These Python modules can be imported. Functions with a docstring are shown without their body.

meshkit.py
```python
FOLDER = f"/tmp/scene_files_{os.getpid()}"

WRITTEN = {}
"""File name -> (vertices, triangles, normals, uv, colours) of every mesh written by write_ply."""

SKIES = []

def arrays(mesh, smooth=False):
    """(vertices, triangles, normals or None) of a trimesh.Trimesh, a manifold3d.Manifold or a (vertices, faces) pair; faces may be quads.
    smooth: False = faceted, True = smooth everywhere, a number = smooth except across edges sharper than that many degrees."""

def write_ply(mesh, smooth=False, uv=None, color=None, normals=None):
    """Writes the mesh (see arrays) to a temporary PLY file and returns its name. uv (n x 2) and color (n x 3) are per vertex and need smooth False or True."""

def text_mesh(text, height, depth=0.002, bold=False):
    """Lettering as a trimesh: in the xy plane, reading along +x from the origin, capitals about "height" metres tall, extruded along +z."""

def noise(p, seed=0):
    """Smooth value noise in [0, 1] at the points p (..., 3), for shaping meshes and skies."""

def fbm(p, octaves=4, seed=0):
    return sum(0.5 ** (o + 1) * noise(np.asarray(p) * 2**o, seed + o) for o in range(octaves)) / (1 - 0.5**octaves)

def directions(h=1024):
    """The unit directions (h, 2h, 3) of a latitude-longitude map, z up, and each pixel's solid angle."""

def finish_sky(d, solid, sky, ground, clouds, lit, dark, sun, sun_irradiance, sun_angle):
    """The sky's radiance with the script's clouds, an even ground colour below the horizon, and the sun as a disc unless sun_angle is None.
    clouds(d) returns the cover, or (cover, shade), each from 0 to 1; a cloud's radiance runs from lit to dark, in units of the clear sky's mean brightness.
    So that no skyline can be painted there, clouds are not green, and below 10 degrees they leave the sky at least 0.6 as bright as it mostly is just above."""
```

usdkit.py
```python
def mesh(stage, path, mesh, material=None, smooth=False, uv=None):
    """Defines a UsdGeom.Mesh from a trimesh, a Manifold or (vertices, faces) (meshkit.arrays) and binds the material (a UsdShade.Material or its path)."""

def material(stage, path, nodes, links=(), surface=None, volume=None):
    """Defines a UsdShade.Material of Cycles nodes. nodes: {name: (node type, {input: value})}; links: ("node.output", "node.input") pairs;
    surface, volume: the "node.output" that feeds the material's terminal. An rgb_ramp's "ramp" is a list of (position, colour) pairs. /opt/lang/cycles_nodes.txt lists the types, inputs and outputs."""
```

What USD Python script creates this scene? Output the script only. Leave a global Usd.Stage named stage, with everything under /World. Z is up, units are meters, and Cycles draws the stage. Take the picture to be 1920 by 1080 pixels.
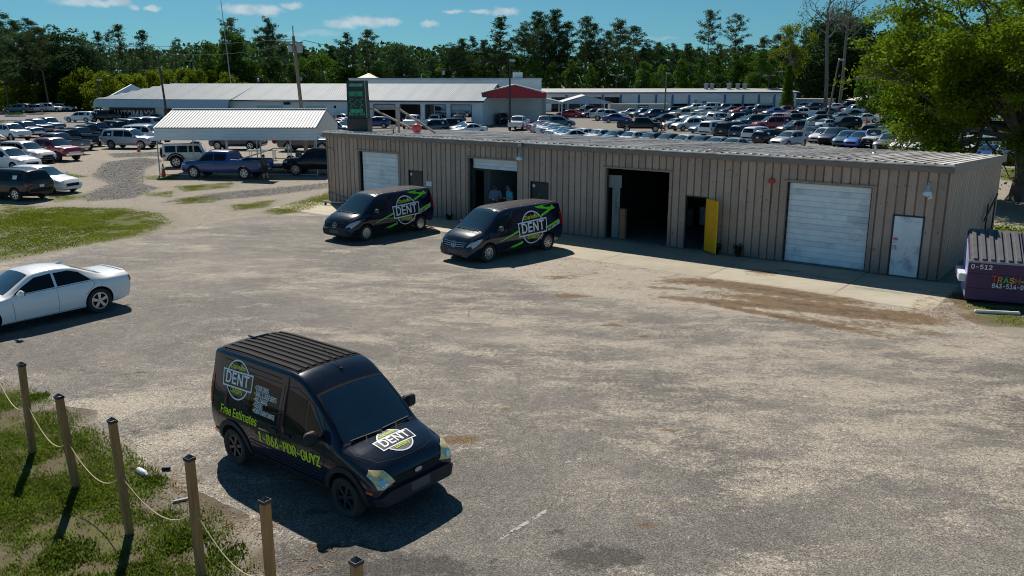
import math, random
import numpy as np
import trimesh, usdkit, meshkit
import manifold3d as m3
from shapely.geometry import Polygon, Point, LineString, box as sbox
from shapely.ops import unary_union
from shapely import affinity, contains_xy
from scipy.interpolate import PchipInterpolator
from scipy.spatial import Delaunay
from pxr import Usd, UsdGeom, UsdLux, UsdShade, Sdf, Gf, Vt

stage = Usd.Stage.CreateInMemory()
UsdGeom.SetStageUpAxis(stage, 'Z')
UsdGeom.SetStageMetersPerUnit(stage, 1.0)
stage.DefinePrim('/World', 'Xform')
stage.DefinePrim('/World/Looks', 'Scope')
RNG = np.random.default_rng(11)
random.seed(11)

# ------------------------------------------------------------------ camera, sky, sun
FPX, PITCH, CAMH = 1585.9, 0.2403, 6.445
cam = UsdGeom.Camera.Define(stage, '/World/camera')
cam.AddTranslateOp().Set(Gf.Vec3d(0, 0, CAMH))
cam.AddRotateXOp().Set(90 - math.degrees(PITCH))
cam.CreateHorizontalApertureAttr(36.0)
cam.CreateVerticalApertureAttr(20.25)
cam.CreateFocalLengthAttr(36.0 * FPX / 1920)
cam.CreateClippingRangeAttr(Gf.Vec2f(0.1, 5000))
cam.CreateExposureAttr(EXPOSURE := 0.26)

SUN_AZ, SUN_EL = math.atan2(-0.344, 0.939), math.radians(46.0)
SUN = np.array([math.sin(SUN_AZ) * math.cos(SUN_EL), math.cos(SUN_AZ) * math.cos(SUN_EL), math.sin(SUN_EL)])
sun = UsdLux.DistantLight.Define(stage, '/World/sun')
sun.CreateIntensityAttr(1.25)
sun.CreateAngleAttr(0.5)
sun.CreateNormalizeAttr(True)
sun.CreateColorAttr(Gf.Vec3f(1.0, 0.93, 0.84))
q = Gf.Rotation(Gf.Vec3d(0, 0, 1), Gf.Vec3d(*SUN)).GetQuat()
sun.AddOrientOp(UsdGeom.XformOp.PrecisionDouble).Set(Gf.Quatd(q))


def pixdir(px, py):
 x, y = (px - 960) / FPX, (py - 540) / FPX
 d = np.array([x, math.cos(PITCH) - y * math.sin(PITCH), -math.sin(PITCH) - y * math.cos(PITCH)])
 return d


def at(px, py, z=0.0):
 """The place on level z that a spot of the photograph (1920 x 1080) looks at."""
 d = pixdir(px, py)
 t = (z - CAMH) / d[2]
 return np.array([d[0] * t, d[1] * t, z])


def sky():
 # clouds: centre (azimuth, elevation), half sizes, in degrees
 clouds = []
 for px, py, rx, ry in ((160, 4, 52, 8), (215, 4, 30, 7), (251, 13, 12, 5), (285, 15, 13, 6), (455, 18, 42, 11), (500, 20, 30, 11), (548, 11, 22, 6),
                           (690, 40, 52, 11), (640, 46, 34, 9), (735, 42, 24, 8), (805, 45, 20, 7), (850, 22, 22, 5), (900, 23, 22, 5), (945, 22, 30, 8), (585, 62, 70, 6), (1235, 72, 40, 3), (350, 28, 0.1, 0.1)):
  d = pixdir(px, py)
  clouds.append((math.degrees(math.atan2(d[0], d[1])), math.degrees(math.atan2(d[2], math.hypot(d[0], d[1]))), math.degrees(rx / FPX), math.degrees(ry / FPX)))
 n = {
  'tc': ('texture_coordinate', {}),
  'lift': ('vector_math', {'math_type': 'add', 'vector2': (0, 0, 0.04)}),
  'nrm': ('vector_math', {'math_type': 'normalize'}),
  'sky': ('sky_texture', {'sky_type': 'single_scattering', 'sun_disc': False, 'sun_elevation': SUN_EL, 'sun_rotation': SUN_AZ, 'air_density': 1.0, 'aerosol_density': 0.25, 'ozone_density': 1.6}),
  'tint': ('mix', {'mix_type': 'multiply', 'fac': 1.0, 'color2': (0.40, 0.82, 0.95)}),
  'xyz': ('separate_xyz', {}),
  'az': ('math', {'math_type': 'arctan2'}),
  'el': ('math', {'math_type': 'arcsine'}),
  'pos': ('combine_xyz', {}),
  'nz': ('noise_texture', {'scale': 70.0, 'detail': 5.0, 'roughness': 0.6}),
  'nzm': ('vector_math', {'math_type': 'multiply_add', 'vector2': (0.016, 0.011, 0), 'vector3': (-0.008, -0.0055, 0)}),
  'warp': ('vector_math', {'math_type': 'add'}),
  'cov': ('math', {'math_type': 'multiply', 'value2': 0.72, 'use_clamp': True}),
  'shade': ('noise_texture', {'scale': 60.0, 'detail': 3.0}),
  'ccol': ('rgb_ramp', {'ramp': [(0.3, (7.0, 8.4, 9.6)), (0.7, (10.4, 11.4, 12.0))]}),
  'out': ('mix', {}),
  'bg': ('background_shader', {'strength': 0.053}),
 }
 l = [('tc.generated', 'lift.vector1'), ('lift.vector', 'nrm.vector1'), ('nrm.vector', 'sky.vector'), ('sky.color', 'tint.color1'), ('tc.generated', 'xyz.vector'),
         ('xyz.x', 'az.value1'), ('xyz.y', 'az.value2'), ('xyz.z', 'el.value1'), ('az.value', 'pos.x'), ('el.value', 'pos.y'), ('pos.vector', 'nz.vector'), ('nz.color', 'nzm.vector1'),
         ('nzm.vector', 'warp.vector1'), ('pos.vector', 'warp.vector2'), ('pos.vector', 'shade.vector'), ('shade.fac', 'ccol.fac')]
 last = None
 for i, (a, e, ra, re) in enumerate(clouds):
  n[f's{i}'] = ('vector_math', {'math_type': 'subtract', 'vector2': (math.radians(a), math.radians(e), 0)})
  n[f'm{i}'] = ('vector_math', {'math_type': 'multiply', 'vector2': (1 / math.radians(ra), 1 / math.radians(re), 0)})
  n[f'l{i}'] = ('vector_math', {'math_type': 'length'})
  n[f'r{i}'] = ('map_range', {'range_type': 'smoothstep', 'from_min': 1.15, 'from_max': 0.35, 'to_min': 0.0, 'to_max': 0.35 if i >= 14 else 1.0, 'clamp': True})
  l += [('warp.vector', f's{i}.vector1'), (f's{i}.vector', f'm{i}.vector1'), (f'm{i}.vector', f'l{i}.vector1'), (f'l{i}.value', f'r{i}.value')]
  if last:
   n[f'x{i}'] = ('math', {'math_type': 'maximum'})
   l += [(last, f'x{i}.value1'), (f'r{i}.result', f'x{i}.value2')]
   last = f'x{i}.value'
  else:
   last = f'r{i}.result'
 l += [(last, 'cov.value1'), ('cov.value', 'out.fac'), ('tint.color', 'out.color1'), ('ccol.color', 'out.color2'), ('out.color', 'bg.color')]
 m = usdkit.material(stage, '/World/Looks/sky', n, l, surface='bg.background')
 dome = UsdLux.DomeLight.Define(stage, '/World/sky')
 UsdShade.MaterialBindingAPI.Apply(dome.GetPrim()).Bind(m)
 dome.GetPrim().SetCustomDataByKey('kind', 'structure')


sky()

# ------------------------------------------------------------------ helpers
USED = {}


def newpath(parent, name):
 key = (parent, name)
 k = USED.get(key, 0)
 USED[key] = k + 1
 return f'{parent}/{name}' + (f'_{k:03d}' if k else '')


def keys(p, label=None, cat=None, group=None, kind=None):
 for k, v in (('label', label), ('category', cat), ('group', group), ('kind', kind)):
  if v:
   p.SetCustomDataByKey(k, v)
 return p


def thing(name, label=None, cat=None, group=None, loc=(0, 0, 0), rz=0.0, kind=None):
 x = UsdGeom.Xform.Define(stage, newpath('/World', name))
 x.AddTranslateOp().Set(Gf.Vec3d(*map(float, loc)))
 if rz:
  x.AddRotateZOp().Set(math.degrees(rz))
 keys(x.GetPrim(), label, cat, group, kind)
 return str(x.GetPath())


def proto(name):
 path = newpath('/World', 'kind_of_' + name)
 stage.CreateClassPrim(path)
 UsdGeom.Xform(stage.GetPrimAtPath(path))
 return path


def copy_of(path, name, label, cat, group=None, loc=(0, 0, 0), rz=0.0, scale=None):
 x = UsdGeom.Xform.Define(stage, newpath('/World', name))
 x.AddTranslateOp().Set(Gf.Vec3d(*map(float, loc)))
 x.AddRotateZOp().Set(math.degrees(rz))
 if scale is not None:
  x.AddScaleOp().Set(Gf.Vec3f(*map(float, scale)))
 x.GetPrim().GetReferences().AddInternalReference(path)
 x.GetPrim().SetInstanceable(True)
 keys(x.GetPrim(), label, cat, group)
 return str(x.GetPath())


class MB:
 """Collects shapes into one mesh."""

 def __init__(self):
  self.V, self.F, self.n = [], [], 0

 def add(self, v, f, T=None):
  v = np.asarray(v, float)
  f = np.asarray(f, int)
  if f.shape[1] == 4:
   f = np.vstack([f[:, [0, 1, 2]], f[:, [0, 2, 3]]])
  if T is not None:
   v = v @ T[:3, :3].T + T[:3, 3]
  self.V.append(v)
  self.F.append(f + self.n)
  self.n += len(v)
  return self

 def tm(self, m, T=None):
  return self.add(m.vertices, m.faces, T)

 def man(self, m, T=None):
  k = m.to_mesh()
  return self.add(k.vert_properties[:, :3], k.tri_verts, T)

 def box(self, a, b, T=None):
  (x0, y0, z0), (x1, y1, z1) = a, b
  v = [(x0, y0, z0), (x1, y0, z0), (x1, y1, z0), (x0, y1, z0), (x0, y0, z1), (x1, y0, z1), (x1, y1, z1), (x0, y1, z1)]
  f = [(0, 3, 2, 1), (4, 5, 6, 7), (0, 1, 5, 4), (1, 2, 6, 5), (2, 3, 7, 6), (3, 0, 4, 7)]
  return self.add(v, f, T)

 def rbox(self, a, b, r=0.02, T=None):
  a, b = np.minimum(a, b), np.maximum(a, b)
  r = min(r, 0.45 * float(np.min(np.asarray(b) - a)))
  pts = []
  for s in np.ndindex(2, 2, 2):
   c = [(a[i] + r, b[i] - r)[s[i]] for i in range(3)]
   for i in range(3):
    p = list(c)
    p[i] = (a[i], b[i])[s[i]]
    pts.append(p)
  return self.man(m3.Manifold.hull_points(np.array(pts)), T)

 def bar(self, p, q, w, h=None, up=(0, 0, 1)):
  p, q = np.asarray(p, float), np.asarray(q, float)
  h = h or w
  d = (q - p) / np.linalg.norm(q - p)
  if abs(d @ np.asarray(up)) > 0.95:
   up = (0, 1, 0)
  s = np.cross(d, up)
  s /= np.linalg.norm(s)
  u = np.cross(s, d)
  c = [s * w / 2 + u * h / 2, -s * w / 2 + u * h / 2, -s * w / 2 - u * h / 2, s * w / 2 - u * h / 2]
  v = [p + k for k in c] + [q + k for k in c]
  return self.add(v, [(0, 1, 2, 3), (7, 6, 5, 4), (0, 4, 5, 1), (1, 5, 6, 2), (2, 6, 7, 3), (3, 7, 4, 0)])

 def tube(self, pts, r, n=8, cap=True):
  pts = np.asarray(pts, float)
  r = np.broadcast_to(r, len(pts)).astype(float)
  tan = np.gradient(pts, axis=0)
  tan /= np.maximum(np.linalg.norm(tan, axis=1, keepdims=True), 1e-9)
  up = np.array([0, 0, 1.0]) if abs(tan[0, 2]) < 0.9 else np.array([1.0, 0, 0])
  a = np.cross(tan[0], up)
  a /= np.linalg.norm(a)
  rings = []
  for i in range(len(pts)):
   a = a - tan[i] * (a @ tan[i])
   a /= np.linalg.norm(a)
   b = np.cross(tan[i], a)
   t = np.linspace(0, 2 * np.pi, n, endpoint=False)
   rings.append(pts[i] + r[i] * (np.cos(t)[:, None] * a + np.sin(t)[:, None] * b))
  v = np.vstack(rings)
  f = []
  for i in range(len(pts) - 1):
   for k in range(n):
    f.append((i * n + k, i * n + (k + 1) % n, (i + 1) * n + (k + 1) % n, (i + 1) * n + k))
  f = np.array(f)
  self.add(v, f)
  if cap:
   for e, s in ((0, -1), (len(pts) - 1, 1)):
    c = [pts[e]] + list(rings[e])
    self.add(c, [(0, 1 + k, 1 + (k + 1) % n)[::s] for k in range(n)])
  return self

 def rev(self, prof, n=24, T=None):
  """prof: (radius, height) pairs, turned about z."""
  prof = np.asarray(prof, float)
  t = np.linspace(0, 2 * np.pi, n, endpoint=False)
  v = np.vstack([np.c_[r * np.cos(t), r * np.sin(t), np.full(n, h)] for r, h in prof])
  f = []
  for i in range(len(prof) - 1):
   for k in range(n):
    f.append((i * n + k, i * n + (k + 1) % n, (i + 1) * n + (k + 1) % n, (i + 1) * n + k))
  return self.add(v, f, T)

 def prism(self, poly, a, b, T=None):
  """A flat outline (shapely, in xy) between z = a and z = b."""
  for g in getattr(poly, 'geoms', [poly]):
   if g.area > 1e-9:
    m = trimesh.creation.extrude_polygon(g, b - a, engine='earcut')
    m.apply_translation((0, 0, a))
    self.tm(m, T)
  return self

 def got(self):
  return np.vstack(self.V), np.vstack(self.F)


def obj(parent, name, mesh, mat, smooth=False, label=None):
 path = newpath(parent, name)
 if isinstance(mesh, MB):
  mesh = mesh.got()
 m = usdkit.mesh(stage, path, mesh, mat, smooth=smooth)
 if label:
  m.GetPrim().SetCustomDataByKey('label', label)
 return path


def top(name, mesh, mat, label=None, cat=None, group=None, kind=None, smooth=False):
 p = obj('/World', name, mesh, mat, smooth)
 keys(stage.GetPrimAtPath(p), label, cat, group, kind)
 return p


def fl(path, name, values):
 UsdGeom.PrimvarsAPI(stage.GetPrimAtPath(path)).CreatePrimvar(name, Sdf.ValueTypeNames.FloatArray, 'vertex').Set(Vt.FloatArray.FromNumpy(np.asarray(values, np.float32)))


def rotm(axis, ang, t=(0, 0, 0)):
 T = trimesh.transformations.rotation_matrix(ang, axis)
 T[:3, 3] = t
 return T


LOOKS = {}


def M(name, col, rough=0.6, metallic=0.0, coat=0.0, var=0.12, scale=2.0, bump=0.0, bscale=40.0, spec=0.5, stretch=(1, 1, 1), second=None, hi=None, lo=0.4, hi_at=0.62, local=False, **extra):
 """A plain surface whose colour wanders a little; second = (colour, amount) is laid on in blotches."""
 if name in LOOKS:
  return LOOKS[name]
 col = np.array(col, float)
 n = {'g': ('texture_coordinate' if local else 'geometry', {}), 'map': ('mapping', {'scale': stretch}), 'n': ('noise_texture', {'scale': scale, 'detail': 5.0, 'roughness': 0.62}),
         'r': ('rgb_ramp', {'ramp': [(0.3, tuple(np.clip(col * (1 - var), 0, 1))), (0.7, tuple(np.clip(col * (1 + var), 0, 1)))]}),
         'p': ('principled_bsdf', {'roughness': rough, 'metallic': metallic, 'coat_weight': coat, 'coat_roughness': 0.04, 'specular_ior_level': spec, **extra})}
 l = [(('g.object' if local else 'g.position'), 'map.vector'), ('map.vector', 'n.vector'), ('n.fac', 'r.fac')]
 src = 'r.color'
 if second is not None:
  n['n2'] = ('noise_texture', {'scale': scale * 0.45, 'detail': 6.0, 'roughness': 0.7})
  n['k2'] = ('map_range', {'from_min': lo + 0.08, 'from_max': hi_at, 'to_min': 0.0, 'to_max': second[1], 'clamp': True})
  n['x2'] = ('mix', {'color2': second[0]})
  l += [('map.vector', 'n2.vector'), ('n2.fac', 'k2.value'), ('k2.result', 'x2.fac'), (src, 'x2.color1')]
  src = 'x2.color'
 l.append((src, 'p.base_color'))
 if bump:
  n['bn'] = ('noise_texture', {'scale': bscale, 'detail': 4.0})
  n['b'] = ('bump', {'strength': bump, 'distance': 0.02})
  l += [('map.vector', 'bn.vector'), ('bn.fac', 'b.height'), ('b.normal', 'p.normal')]
 LOOKS[name] = usdkit.material(stage, f'/World/Looks/{name}', n, l, surface='p.BSDF')
 return LOOKS[name]


def pane(name, tint=(0.35, 0.42, 0.42), rough=0.02, ior=1.52):
 if name not in LOOKS:
  LOOKS[name] = usdkit.material(stage, f'/World/Looks/{name}', {'t': ('transparent_bsdf', {'color': tint}), 'g': ('glossy_bsdf', {'color': (1, 1, 1), 'roughness': rough}), 'f': ('fresnel', {'IOR': ior}), 'm': ('mix_closure', {})},
             [('f.fac', 'm.fac'), ('t.BSDF', 'm.closure1'), ('g.BSDF', 'm.closure2')], surface='m.closure')
 return LOOKS[name]


def leaf(name, a, b, trans=0.35, dark=0.6, scale=0.6):
 """Foliage: two greens that wander from clump to clump and from leaf to leaf, with light coming through."""
 if name not in LOOKS:
  n = {'g': ('geometry', {}), 'n': ('noise_texture', {'scale': scale, 'detail': 2.0}), 'mx': ('math', {'math_type': 'multiply_add', 'value2': 0.45, 'value3': 0.0}), 'ad': ('math', {'math_type': 'multiply_add', 'value2': 0.6}),
             'r': ('rgb_ramp', {'ramp': [(0.25, tuple(np.array(a) * dark)), (0.5, a), (0.8, b)]}), 'd': ('diffuse_bsdf', {}), 't': ('translucent_bsdf', {}), 'm': ('mix_closure', {'fac': trans})}
  l = [('g.position', 'n.vector'), ('g.random_per_island', 'mx.value1'), ('n.fac', 'ad.value1'), ('mx.value', 'ad.value3'), ('ad.value', 'r.fac'), ('r.color', 'd.color'), ('r.color', 't.color'), ('d.BSDF', 'm.closure1'), ('t.BSDF', 'm.closure2')]
  LOOKS[name] = usdkit.material(stage, f'/World/Looks/{name}', n, l, surface='m.closure')
 return LOOKS[name]


def text(s, height, bold=False, shear=0.0, width=None):
 """Lettering as flat triangles ((x, y), faces): capitals of the height, starting at x = 0; shear slants it, width squeezes it."""
 m = meshkit.text_mesh(s, height, 0.002, bold=bold)
 v, f = np.array(m.vertices), np.array(m.faces)
 keep = (v[f][:, :, 2] > 0.001).all(1)
 f = f[keep]
 u, inv = np.unique(f.ravel(), return_inverse=True)
 v2 = v[u][:, :2]
 f = inv.reshape(-1, 3)
 v2[:, 0] -= v2[:, 0].min()
 v2[:, 0] += shear * v2[:, 1]
 if width:
  v2[:, 0] *= width / np.ptp(v2[:, 0])
 v3, f = trimesh.remesh.subdivide_to_size(np.c_[v2, 0 * v2[:, 0]], f, max(height * 0.4, 0.03), max_iter=12)[:2]
 return v3[:, :2], f


def fill(poly, res):
 """Triangles over an outline with points no farther apart than about res."""
 V, F, n = [], [], 0
 for g in getattr(poly, 'geoms', [poly]):
  if g.area < 1e-8:
   continue
  pts = []
  for ring in (g.exterior, *g.interiors):
   c = np.array(ring.segmentize(res).coords)[:-1]
   pts.append(c)
  x0, y0, x1, y1 = g.bounds
  gx, gy = np.meshgrid(np.arange(x0 + res / 2, x1, res), np.arange(y0 + res / 2, y1, res))
  gp = np.c_[gx.ravel(), gy.ravel()]
  if len(gp):
   gp = gp[contains_xy(g.buffer(-res * 0.3), gp[:, 0], gp[:, 1])]
   pts.append(gp)
  pts = np.unique(np.round(np.vstack(pts), 6), axis=0)
  t = Delaunay(pts).simplices
  c = pts[t].mean(1)
  t = t[contains_xy(g, c[:, 0], c[:, 1])]
  a = pts[t]
  area = (a[:, 1, 0] - a[:, 0, 0]) * (a[:, 2, 1] - a[:, 0, 1]) - (a[:, 1, 1] - a[:, 0, 1]) * (a[:, 2, 0] - a[:, 0, 0])
  t = np.where((area > 0)[:, None], t, t[:, ::-1])
  V.append(pts)
  F.append(t + n)
  n += len(pts)
 return np.vstack(V), np.vstack(F)

# ------------------------------------------------------------------ ground
def px_poly(*pp):
 return Polygon([tuple(at(x, y)[:2]) for x, y in pp]).buffer(0)


def inside(poly, P, soft):
 """How deep the points lie in the outline: 0.5 on the edge, 1 a distance soft inside, 0 that far outside."""
 import shapely
 out = np.zeros(len(P))
 x0, y0, x1, y1 = poly.bounds
 k = (P[:, 0] > x0 - soft) & (P[:, 0] < x1 + soft) & (P[:, 1] > y0 - soft) & (P[:, 1] < y1 + soft)
 if k.any():
  p = shapely.points(P[k][:, :2])
  d = shapely.distance(p, poly.boundary)
  s = np.where(contains_xy(poly, P[k][:, 0], P[k][:, 1]), 1, -1)
  out[k] = np.clip(0.5 + 0.5 * s * d / soft, 0, 1)
 return out


def blobs(P, spots):
 """Soft round or long spots: (px, py, half length m, half width m, angle deg, strength)."""
 out = np.zeros(len(P))
 for px, py, a, b, ang, s in spots:
  c = at(px, py)
  t = math.radians(ang)
  d = P[:, :2] - c[:2]
  u, v = d[:, 0] * math.cos(t) + d[:, 1] * math.sin(t), -d[:, 0] * math.sin(t) + d[:, 1] * math.cos(t)
  out = np.maximum(out, s * np.exp(-((u / a) ** 2 + (v / b) ** 2) ** 1.4))
 return out


# the brown building stands in the middle: its own frame
B_L, B_W, B_HF, B_HB, B_YAW = 30.2, 10.38, 3.85, 3.44, -0.656
B_U = np.array([math.cos(B_YAW), math.sin(B_YAW), 0])
B_V = np.array([-math.sin(B_YAW), math.cos(B_YAW), 0])
B_O = np.array([14.045, 27.158, 0]) - B_U * B_L


def bl(x, y, z=0.0):
 return B_O + B_U * x + B_V * y + np.array([0, 0, z])


GRASS = [px_poly((-60, 398), (60, 392), (120, 388), (235, 391), (300, 400), (322, 418), (290, 438), (150, 462), (-60, 502)),
         px_poly((62, 322), (110, 323), (165, 331), (120, 338), (70, 333)), px_poly((90, 368), (160, 364), (165, 372), (100, 380)),
         px_poly((268, 330), (345, 327), (330, 338), (275, 337)), px_poly((325, 350), (440, 342), (435, 352), (345, 360)), px_poly((270, 362), (325, 358), (322, 370), (275, 368)),
         px_poly((430, 385), (520, 374), (500, 390), (440, 396)), px_poly((488, 398), (530, 386), (622, 358), (640, 372), (617, 384), (560, 399), (520, 404)),
         px_poly((0, 382), (90, 386), (60, 392), (0, 396)), px_poly((330, 372), (420, 366), (400, 380), (330, 384)),
         px_poly((-500, 640), (0, 704), (60, 728), (200, 808), (330, 908), (420, 962), (465, 1022), (505, 1090), (505, 1300), (-500, 1300)),
         px_poly((1795, 572), (1840, 568), (1960, 578), (1960, 615), (1880, 612), (1835, 598)), px_poly((1868, 312), (1925, 318), (1925, 345), (1872, 336)), px_poly((1560, 241), (1640, 239), (1640, 243), (1560, 246)),
         px_poly((1830, 440), (1920, 436), (1960, 450), (1860, 462))]
DARKGRAVEL = [px_poly((195, 305), (262, 295), (310, 300), (272, 318), (268, 345), (300, 352), (250, 372), (165, 378), (150, 368), (205, 345), (170, 330)),
              px_poly((300, 380), (400, 362), (480, 355), (590, 345), (620, 342), (620, 352), (500, 368), (380, 378)), px_poly((200, 288), (310, 284), (320, 292), (215, 296))]
YARD = px_poly((-900, 300), (0, 262), (190, 262), (330, 262), (640, 268), (900, 282), (1300, 300), (1940, 312), (2300, 318), (2600, 172), (-1500, 172))
LOT = px_poly((-400, 545), (-150, 512), (0, 494), (150, 466), (290, 442), (400, 417), (490, 404), (560, 400), (590, 394), (617, 384), (1000, 410), (1757, 520), (1790, 555), (1800, 585), (1850, 618), (2100, 660), (2600, 760), (2600, 1500),
              (520, 1500), (508, 1092), (468, 1024), (420, 964), (330, 909), (200, 809), (60, 729), (-40, 692), (-400, 650))
SOIL = [(300, 880, 0.9, 0.5, 30, 0.9), (400, 935, 1.2, 0.5, -60, 0.9), (560, 1030, 1.0, 0.5, 40, 0.9), (150, 770, 1.0, 0.4, -50, 0.7), (480, 960, 0.7, 0.4, 20, 0.8), (620, 1015, 0.6, 0.3, 40, 0.9),
  (1790, 560, 1.6, 0.9, 10, 0.9), (1850, 600, 2.0, 0.8, -20, 0.7), (1720, 590, 1.4, 0.7, -30, 0.8), (60, 700, 1.0, 0.5, 0, 0.5), (130, 900, 0.8, 0.6, 0, 0.5), (250, 1010, 0.8, 0.5, 20, 0.6), (350, 1000, 0.7, 0.4, 0, 0.6)]

BROWN_TRACKS = [(1440, 545, 3.0, 0.5, -35, 1.0), (1390, 570, 2.6, 0.3, -20, 0.95), (1540, 575, 3.2, 0.45, -30, 1.0), (1330, 530, 0.9, 0.45, -20, 1.0), (1290, 530, 1.2, 0.3, -15, 0.8), (1430, 511, 0.55, 0.16, -25, 1.0), (1480, 508, 0.4, 0.1, -20, 0.9), (1600, 590, 2.5, 0.35, -25, 0.9), (1500, 600, 2.6, 0.22, -38, 0.85),
                (1440, 590, 3.4, 0.18, -42, 0.9), (1680, 590, 1.3, 0.4, -25, 0.9), (1050, 520, 0.8, 0.3, 0, 0.7), (1180, 540, 0.9, 0.25, -20, 0.5), (1060, 555, 0.5, 0.2, 0, 0.8), (1250, 540, 0.7, 0.25, -10, 0.7), (1380, 500, 0.3, 0.12, 0, 0.8)]
WIDE_TRACKS = [(a, b, c * 1.25, d * 1.55, e, f) for a, b, c, d, e, f in BROWN_TRACKS]


def ground_material(name, nodes, links, out):
 LOOKS[name] = usdkit.material(stage, f'/World/Looks/{name}', nodes, links, surface=out)
 return LOOKS[name]


def mask(n, l, tag, attr, noise, lo, hi, amount=1.0, spread=1.0):
 """attr wandered by a noise node, cut to a soft-edged mask; returns its output."""
 n[f'{tag}a'] = ('attribute', {'attribute': attr})
 n[f'{tag}s'] = ('math', {'math_type': 'multiply_add', 'value2': spread, 'value3': -spread / 2})
 n[f'{tag}p'] = ('math', {'math_type': 'add'})
 n[f'{tag}k'] = ('map_range', {'from_min': lo, 'from_max': hi, 'to_min': 0.0, 'to_max': amount, 'clamp': True})
 l += [(noise, f'{tag}s.value1'), (f'{tag}a.fac', f'{tag}p.value1'), (f'{tag}s.value', f'{tag}p.value2'), (f'{tag}p.value', f'{tag}k.value')]
 return f'{tag}k.result'


def lay(n, l, tag, src, colour, fac):
 n[tag] = ('mix', {} if isinstance(colour, str) else {'color2': colour})
 l += [(src, f'{tag}.color1'), (fac, f'{tag}.fac')]
 if isinstance(colour, str):
  l.append((colour, f'{tag}.color2'))
 return f'{tag}.color'


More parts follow.
